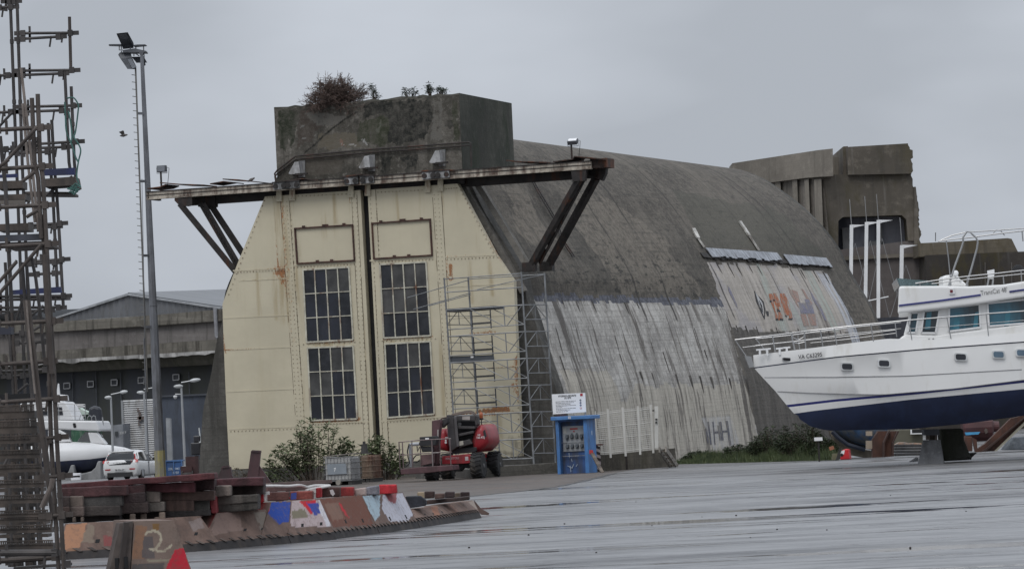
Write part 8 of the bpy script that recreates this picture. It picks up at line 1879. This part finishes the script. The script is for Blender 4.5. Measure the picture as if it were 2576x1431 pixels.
for pts, c, lab, bk in (([(300, 290), (360, 290), (362, 360), (312, 400)], RDB, 'narrow red block at the right end of the timber stack', .4), ([(395, 276), (600, 270), (600, 350), (395, 358)], (.085, .035, .03), 'dark red brown block behind the bright blue barrier', .45), ([(602, 270), (820, 264), (820, 348), (602, 352)], (.20, .05, .04), 'rusty red block behind the pink and blue barrier', .45),
        ([(850, 236), (900, 232), (900, 326), (850, 330)], RDB, 'red end block left of the dark brown row', .45), ([(902, 234), (1075, 230), (1075, 318), (902, 326)], (.075, .035, .03), 'dark brown block with a pale splash behind the red brown barrier', .45), ([(1077, 230), (1204, 228), (1204, 312), (1077, 318)], (.30, .03, .03), 'deep red block behind the red brown barrier', .45),
        ([(1214, 246), (1318, 232), (1320, 302), (1214, 312)], PGR, 'pinkish grey block on the pale blue barrier', .38), ([(1320, 230), (1438, 212), (1442, 296), (1320, 302)], LIL, 'lilac grey block left of the bright red block', .38), ([(1440, 205), (1604, 204), (1612, 284), (1446, 294)], RDB, 'bright red block on top of the pale blue and lilac barrier', .38),
        ([(1686, 316), (1832, 310), (1885, 352), (1885, 400), (1722, 424)], (.022, .024, .032), 'navy black beam end on the low rusty barrier', .5), ([(1886, 350), (2290, 312), (2292, 346), (1886, 392)], (.055, .036, .032), 'long dark brown beam on the low rusty barriers', .5), ([(1800, 276), (1864, 274), (1866, 336), (1830, 338), (1800, 300)], (.34, .26, .17), 'pale tan block lying on the low rusty barrier', .6), ([(1866, 270), (1962, 268), (1962, 328), (1866, 334)], (.045, .025, .022), 'dark brown block right of the pale tan block', .6),
        ([(1964, 290), (2058, 286), (2058, 330), (1964, 340)], (.10, .06, .05), 'middle brown block on the low rusty barriers', .6), ([(2060, 273), (2150, 271), (2150, 322), (2060, 328)], (.035, .022, .022), 'black brown block on the low rusty barriers', .6), ([(2150, 284), (2202, 280), (2202, 330), (2150, 336)], (.20, .15, .11), 'tan block end on the low rusty barriers', .6), ([(2204, 275), (2290, 274), (2290, 346), (2204, 346)], (.04, .02, .02), 'dark maroon block at the right end of the low barriers', .6)):
    timber(r6, pts, c, lab, 'timber_block', bk, .45, 'loose blocks on the barriers', 'timber block')
# splashes on the blocks: blue and red daubs
for pts, c, nm in (([(510, 295), (560, 285), (560, 345), (520, 345)], (.03, .05, .22), 'blue'), ([(535, 300), (575, 285), (612, 330), (570, 348), (540, 340)], (.45, .02, .03), 'red'), ([(620, 285), (670, 275), (668, 340), (615, 345)], (.03, .05, .22), 'blue')):
    m = MB(); P = [r6(*p) for p in pts]; m.prism([at(x, y, Dbar(710) + .385) for x, y in P], V3((0, .02, 0))); m.build('paint_daub', paint('daub_' + nm, c, .7), bpy.data.objects['timber_block.001'])
m = MB(); m.prism([at(*r6(x, y), Dbar(835) + .385) for x, y in ((980, 255), (1010, 248), (1030, 290), (1010, 312), (990, 290))], V3((0, .02, 0))); m.build('paint_daub', paint('daub_white', (.4, .38, .38), .7), bpy.data.objects['timber_block.004'])
bpy.data.objects.remove(_sm)
# white hose, long plank, clamp
def hp_(x, y): return at(*r6(x, y), Dbar(r6(x, y)[0]) + .7)
m = MB(); m.tube([V3(q) for q in catmull([tuple(hp_(x, y)) for x, y in ((330, 217), (480, 216), (600, 218), (700, 210), (760, 224), (785, 226), (850, 213), (980, 213))], 4)], .024, 7); tag(m.build('hose', paint('white_hose', (.60, .58, .56), .5)), 'long white hose lying across the barrier blocks', 'hose')
m = MB(); m.tube([V3(q) for q in catmull([tuple(hp_(x, y) - V3((0, .1, 0))) for x, y in ((760, 260), (830, 242), (900, 230), (985, 216))], 4)], .024, 7); tag(m.build('hose', paint('white_hose_end', (.58, .56, .54), .5)), 'short white hose end below the long white hose', 'hose')
m = MB(); m.beam(at(*r6(360, 208), 70), at(*r6(935, 176), 72), .3, .06); tag(m.build('plank', paint('brown_plank', (.13, .09, .08), .8, 0, .3, 3)), 'long brown plank behind the white hose', 'plank')
m = MB(); m.beam(at(*r6(360, 250), 69), at(*r6(760, 232), 69.6), .25, .08); m.prism([at(*r6(x, y), 69.4) for x, y in ((560, 250), (690, 236), (680, 262), (570, 268))], V3((0, .1, 0))); tag(m.build('plank', paint('grey_red_plank', (.11, .06, .055), .8, 0, .4, 3)), 'short grey red plank under the white hose', 'plank')
m = MB(); m.tube([hp_(372, 285) - V3((0, .35, 0)), hp_(375, 350) - V3((0, .35, 0))], .035, 6); m.box(hp_(372, 282) - V3((0, .35, 0)), .2, .12, .05); tag(m.build('clamp', paint('white_clamp', (.5, .48, .46), .5)), 'small white clamp standing left of the blue barrier', 'clamp')
m = MB(); m.tube([hp_(832, 262) - V3((0, .3, 0)), hp_(832, 335) - V3((0, .3, 0))], .03, 6); m.box(hp_(832, 262) - V3((0, .3, 0)), .1, .1, .06); tag(m.build('clamp', paint('white_clamp_b', (.5, .48, .46), .5)), 'small white clamp between two red blocks behind the barriers', 'clamp')
# maroon trestles behind the stack
r4 = crop(700, 1600, 1.9815)
MRS = paint('maroon_trestle', (.055, .024, .026), .6, 0, .3, 2, (.03, .02, .02), .4)
def trestle(D_, post, diag, cap_, label):
    a_, b_ = at(*r4(*post[0]), D_), at(*r4(*post[1]), D_); d_ = (b_ - a_).normalized(); foot = a_ + d_ * (a_.z / -d_.z)
    r = thing('steel_trestle', label, 'trestle', foot, 'maroon trestles behind the timber stack')
    m = MB(); m.beam(a_, foot, .20, .2, 0, up=V3((0, 1, 0)), w2=.27); m.build('post', MRS, r)
    for (p, q) in diag:
        p_, q2 = at(*r4(*p), D_), at(*r4(*q), D_); dd = (q2 - p_).normalized(); q2 = p_ + dd * (p_.z / -dd.z); m = MB(); m.beam(p_, q2, .14, .14, 0, up=V3((0, 1, 0))); m.build('brace', MRS, r)
    m = MB(); p, q = at(*r4(*cap_[0]), D_), at(*r4(*cap_[1]), D_); m.beam(p, q, .25, .04); m.build('cap_plate', MRS, r)
trestle(82, ((643, 405), (618, 610)), [((640, 520), (740, 665))], ((612, 402), (682, 406)), 'upright maroon trestle with one raking brace before the cream door')
trestle(80, ((405, 530), (412, 600)), [((395, 560), (355, 630)), ((410, 560), (440, 630))], ((375, 530), (430, 522)), 'short maroon trestle head left of the upright one')

# ================================================================== left scaffold in the foreground
scf = thing('stair_scaffold', 'tall brown steel tube scaffold with stacked decks at the left edge', 'scaffold', V3((at(60, 1425, 50).x, 50, 0)))
TUB = paint('brown_scaffold_tube', (.082, .068, .060), .65, .3, .35, 3, (.05, .04, .035), .45); TUB2 = paint('dark_scaffold_tube', (.058, .052, .05), .6, .3, .35, 3, (.03, .028, .027), .4)
TUB3 = paint('pale_brown_tube', (.19, .16, .14), .6, .2, .3, 4, (.09, .07, .06), .4); BLU = paint('blue_toe_board', (.015, .022, .085), .5, 0, .2, 3, (.02, .022, .04), .4); DCK = paint('steel_deck', (.078, .062, .052), .7, .2, .35, 5, (.03, .027, .025), .45)
NR, FR = 45.0, 57.0
c5 = crop(0, 0, 2.203); c1 = crop(0, 650, 2.385); c2 = crop(0, 1200, 2.602); c3 = crop(0, 1700, 2.488)
def std(pts, D_, r, mat=TUB, name='standard', toground=False, ex=False):
    P = [at(x, y, D_) for x, y in pts]
    if toground:
        d_ = (P[-1] - P[-2]).normalized(); P.append(P[-1] + d_ * (P[-1].z / -d_.z))
    if ex:
        d_ = (P[0] - P[1]).normalized(); P[0] = P[0] + d_ * 2
    m = MB(); m.tube(P, r, 9); 
    # joint pins and collars along the tube
    L = 0
    for a_, b_ in zip(P, P[1:]):
        d_ = b_ - a_; k = int(d_.length / 1.0)
        for i in range(1, k + 1): c_ = a_.lerp(b_, i / (k + 1)); m.lathe(c_, d_, [(-.03, r * 1.25), (.03, r * 1.25)], 8)
    return m.build(name, mat, scf)
RF, RN_ = .0235, .026
std([(25.7, 0), (41.4, 408), (66, 1069)], FR, RF, TUB2, ex=True); std([(42.8, 0), (55.7, 408), (72, 786), (80, 1069)], FR, RF, TUB2, ex=True)
std([(174.7, 43), (178.3, 182)], FR, RF, TUB); std([(163, 181), (173.5, 408), (176, 424)], FR, RF, TUB2); std([(179, 218), (187, 408), (193.5, 480)], FR, RF, TUB2)
std([(121, 310), (125.6, 408), (133, 490), (144, 722)], FR, RF, TUB2); std([(130, 302), (135.6, 408), (143, 490), (151, 620), (159.5, 775)], FR, RF, TUB2)
std([(80, 247), (87, 408), (96, 450), (104, 600)], NR, RN_, TUB); std([(94.8, 237), (101, 408), (108, 450), (117, 614), (125, 760), (135, 924), (141, 1069), (160, 1420)], NR, RN_, TUB, toground=True)
std([(106, 540), (114, 680), (121, 830), (128, 1100), (147, 1420)], NR + .05, RN_, TUB, toground=True)
std([(112, 640), (120, 780), (131, 940)], NR - .06, .034, TUB)
std([(13, 660), (20, 786), (34, 990), (42, 1120)], FR, RF, TUB2); std([(23, 650), (30, 786), (41, 990), (50, 1120)], FR, RF, TUB); std([(56, 660), (65, 786), (75, 920), (82, 1010)], FR - 4, RF, TUB2); std([(67, 667), (75, 786), (80, 860)], FR - 4, RF, TUB2)
std([(0, 343), (7, 408), (14, 470), (30, 786)], NR + 4, RN_, TUB2); std([(96, 1060), (106, 1235), (112, 1330)], FR, RF, TUB); std([(60, 1060), (74, 1400)], FR, RF, TUB2); std([(88, 1060), (100, 1400)], FR, RF, TUB2); std([(20, 1060), (30, 1420)], FR, RF, TUB2)
std([(52.8, 171), (80, 408), (97, 580)], FR - 3, .02, TUB3, 'loose_tube'); std([(57, 261), (70, 408), (88, 560)], FR - 3, .02, TUB3, 'loose_tube')
std([(61.6, 755), (84, 930), (106, 1100), (131, 1290)], NR - .4, .024, TUB, 'loose_tube'); std([(72, 755), (92, 930), (111, 1100)], NR - .4, .02, TUB, 'loose_tube'); std([(91, 925), (104, 1040), (124, 1190)], NR - .3, .022, TUB, 'loose_tube'); std([(66, 755), (79, 905), (88, 990)], NR - .5, .012, TUB3, 'loose_tube')
std([(79, 646), (90, 700), (101, 786), (113, 920)], NR + .5, .02, TUB2, 'loose_tube')
def ledg(a_, b_, D_, r, mat=TUB2, tab=True, D2=None):
    p, q = at(*a_, D_), at(*b_, D2 or D_); m = MB(); m.tube([p, q], r, 9)
    d_ = (q - p).normalized()
    if tab:
        for e, s_ in ((q, 1), (p, -1)):
            m.box(e - d_ * s_ * .02, .07, .07, .085); m.box(e + d_ * s_ * .06, .09, .03, .06)
        m.beam(q - d_ * .12 + V3((0, 0, .02)), q - d_ * .15 - V3((0, 0, .14)), .02, .025); m.beam(p + d_ * .12 + V3((0, 0, .1)), p + d_ * .12 - V3((0, 0, .06)), .03, .03)
    m.build('ledger', mat, scf)
for a_, b_ in (((54, 84.5), (180, 83.5)), ((54, 98.5), (150, 93)), ((54, 178.5), (184, 177)), ((54, 189.5), (156, 185.5)), ((-10, 191), (24, 190)), ((-10, 284), (30, 282)), ((50, 269.5), (188, 266)), ((50, 282), (158, 278)), ((70, 364), (195, 356.5)), ((70, 374), (164, 370)), ((12, 376), (36, 374)), ((40, 386), (122, 382)), ((74, 567), (153, 562)), ((74, 574), (140, 570)), ((82, 658), (159, 652.5)), ((70, 664), (140, 660)), ((-5, 746), (163, 744)), ((-5, 754), (108, 752)), ((-5, 774), (150, 773)), ((-5, 784), (120, 781)), ((-5, 840), (58, 838)), ((40, 863), (113, 859)), ((-5, 934), (116, 929)), ((20, 946), (60, 944)), ((90, 690), (140, 687)), ((-5, 20), (30, 18)), ((20, 4), (37, 3.5))): ledg(a_, b_, FR, .021)
for a_, b_ in (((-10, 327.5), (107, 321)), ((-10, 426), (110, 418.5)), ((-10, 522), (118, 515.5)), ((-10, 621), (125, 613)), ((-10, 814.5), (137, 807)), ((-10, 917), (122, 908)), ((-10, 1012), (147, 1002))): ledg(a_, b_, NR, .025, TUB)
for a_, b_ in (((100, 1103), (150, 1099)), ((110, 1200), (160, 1196)), ((120, 1297), (160, 1294))): ledg(a_, b_, NR, .022, TUB)
ledg((-10, 1402 - 12), (142, 1392 - 3), NR, .04, TUB2); ledg((-10, 1410), (142, 1400), NR + .4, .035, TUB)
def brace(a_, b_, D_, r=.021, mat=TUB): m = MB(); p, q = at(*a_, D_), at(*b_, D_ - .03); m.tube([p, q], r, 8); m.build('brace', mat, scf)
for a_, b_ in (((13, 408), (91, 323)), ((57, 456), (88, 432.5)), ((67, 546), (95, 529)), ((-5, 742), (106, 613)), ((-5, 712), (42, 658)), ((-10, 425), (22, 402))): brace(a_, b_, NR - .08)
for a_, b_ in (((-5, 322), (31, 283)), ((113, 493), (182, 444)), ((40, 807), (56, 755)), ((80, 793), (109, 769)), ((80, 832), (111, 815)), ((45, 985), (70, 965)), ((70, 515), (80, 486)), ((2, 1090), (28, 1062)), ((5, 1180), (26, 1140)), ((20, 690), (42, 655)), ((45, 1050), (60, 1010)), ((-4, 1030), (24, 1000))): brace(a_, b_, FR - .1, .02, TUB2)
def plank(pts, D_, th, mat, name='deck', bk=0): m = MB(); m.prism([at(x, y, D_) for x, y in pts], V3((0, th, 0))); m.build(name, mat, scf)
plank([(109, 426), (188.5, 422), (188.5, 440), (109, 442)], FR - .2, .05, BLU, 'toe_board'); plank([(-5, 440), (44, 437), (44, 446), (-5, 448)], FR - .2, .05, BLU, 'toe_board')
plank([(112, 450), (189, 444), (194, 470), (186, 474), (180, 466), (112, 470)], FR - .3, .6, DCK); plank([(63, 482), (182, 483), (182, 489), (63, 488)], FR, .8, DCK)
plank([(29, 730), (153, 721), (156, 736), (29, 741)], FR - .2, .05, BLU, 'toe_board'); plank([(60, 745), (160, 742), (160, 750), (60, 752)], FR, .9, DCK)
plank([(-5, 456), (57, 454), (57, 473), (-5, 476)], FR - 5, .5, DCK); plank([(-5, 490), (63, 488), (63, 502), (-5, 504)], FR - 5, .6, DCK); plank([(-5, 505), (62, 503), (62, 513), (-5, 515)], FR - 5.2, .05, paint('pale_deck_edge', (.12, .105, .092), .7)); plank([(-5, 564), (71, 561), (71, 579), (-5, 581)], FR - 5, .6, DCK)
plank([(-5, 592), (112, 587.5), (112, 603.5), (-5, 608)], NR + .1, .05, paint('blue_grey_toe_board', (.05, .053, .066), .6, 0, .3, 4), 'toe_board')
plank([(-5, 611), (110, 606), (110, 612), (-5, 617)], NR + .15, 1.6, DCK)
plank([(-5, 841), (-5, 824), (28, 822), (28, 840)], FR - 1, .3, paint('navy_panel', (.025, .027, .04), .6), 'toe_board'); plank([(-5, 992), (76, 989), (76, 1004), (-5, 1008)], FR - 2, .05, BLACK, 'toe_board')
# stair treads: stacked perforated steel decks
for i, (xr, y0, h) in enumerate(((86, 1018, 22), (92, 1056, 22), (97, 1094, 13), (100, 1130, 14), (105, 1166, 13), (111, 1205, 13), (116, 1243, 14), (121, 1282, 12), (126, 1297, 9), (129, 1319, 13), (133, 1358, 15))):
    p, q = at(-8, y0 + 3, FR - 8), at(xr, y0, FR - 8); d_ = q - p; m = MB(); n_ = 30; H_ = h * 1.5 * px(FR - 8)
    m.hexa([p + V3((0, 0, -H_)), q + V3((0, 0, -H_)), q + V3((0, .8, -H_)), p + V3((0, .8, -H_)), p + V3((0, 0, -H_ * .45)), q + V3((0, 0, -H_ * .45)), q + V3((0, .8, -H_ * .45)), p + V3((0, .8, -H_ * .45))])
    for k in range(n_): f = (k + .5) / n_; c_ = p + d_ * f + V3((0, 0, -H_ * .22)); m.box(c_, d_.length / n_ * .62, .03, H_ * .5)
    m.beam(p, q, .04, .015); m.build('tread', DCK, scf)
for i, (xr, y0, h) in enumerate(((80, 1040, 10), (86, 1076, 9), (92, 1113, 8), (96, 1150, 9), (100, 1186, 9), (106, 1226, 9), (110, 1264, 9), (116, 1310, 7), (120, 1342, 8))):
    p, q = at(-8, y0 + 3, FR + .2), at(xr, y0, FR + .2); m = MB(); H_ = h * px(FR); m.hexa([p + V3((0, 0, -H_)), q + V3((0, 0, -H_)), q + V3((0, .5, -H_)), p + V3((0, .5, -H_)), p, q, q + V3((0, .5, 0)), p + V3((0, .5, 0))]); m.build('tread', DCK, scf)
m = MB(); p, q = at(38, 1428, NR + .5), at(178, 1418, NR + .5); m.beam(p, q, .3, .03); m.build('base_plate', TUB2, scf)
m = MB(); m.box(at(170, 1418, NR), .07, .07, .08); m.build('coupler', TUB2, scf)
# short angled tube
m = MB(); m.tube([at(*c3(525, 530), NR - .5), at(*c3(510, 610), NR - .5), at(*c3(415, 820), NR - .5)], .03, 8); m.build('loose_tube', TUB3, scf)
# pipes and posts seen between the treads (stored standards behind the scaffold)
for k, x in enumerate((6, 14, 26, 36, 52, 58, 68, 84)): std([(x, 1030 + 8 * (k % 3)), (x + 10, 1240), (x + 19, 1425)], FR + 1.2, .03 + .012 * (k % 3), (TUB2, TUB, DCK)[k % 3])
rope = MB()
for L in ([(168, 248), (178, 246), (187, 248), (196, 262), (197, 275), (190, 331), (186, 345), (197, 362), (203, 380), (197, 408), (193, 440), (197, 458), (203, 471)], [(163, 257), (165, 300), (167, 330), (176, 355), (183, 371), (190, 395), (197, 408)], [(172, 280), (178, 310), (181, 345), (178, 360)]):
    rope.tube([V3(q) for q in catmull([tuple(at(x, y, FR - .35)) for x, y in L], 4)], .012, 6)
for k in range(14): p = at(182 + rnd.uniform(-8, 10), 475 + rnd.uniform(-8, 8), FR - .4); rope.tube([p, p + V3((rnd.uniform(-.06, .06), 0, rnd.uniform(-.05, .05))), p + V3((rnd.uniform(-.06, .06), 0, rnd.uniform(-.06, .02)))], .013, 5)
rope.tube([at(182, 470, FR - .4), at(190, 462, FR - .4), at(203, 471, FR - .4)], .016, 6)
tag(rope.build('rope', paint('teal_rope', (.05, .12, .105), .8, 0, .3, 8)), 'teal green rope tied to the top of the tube scaffold', 'rope')
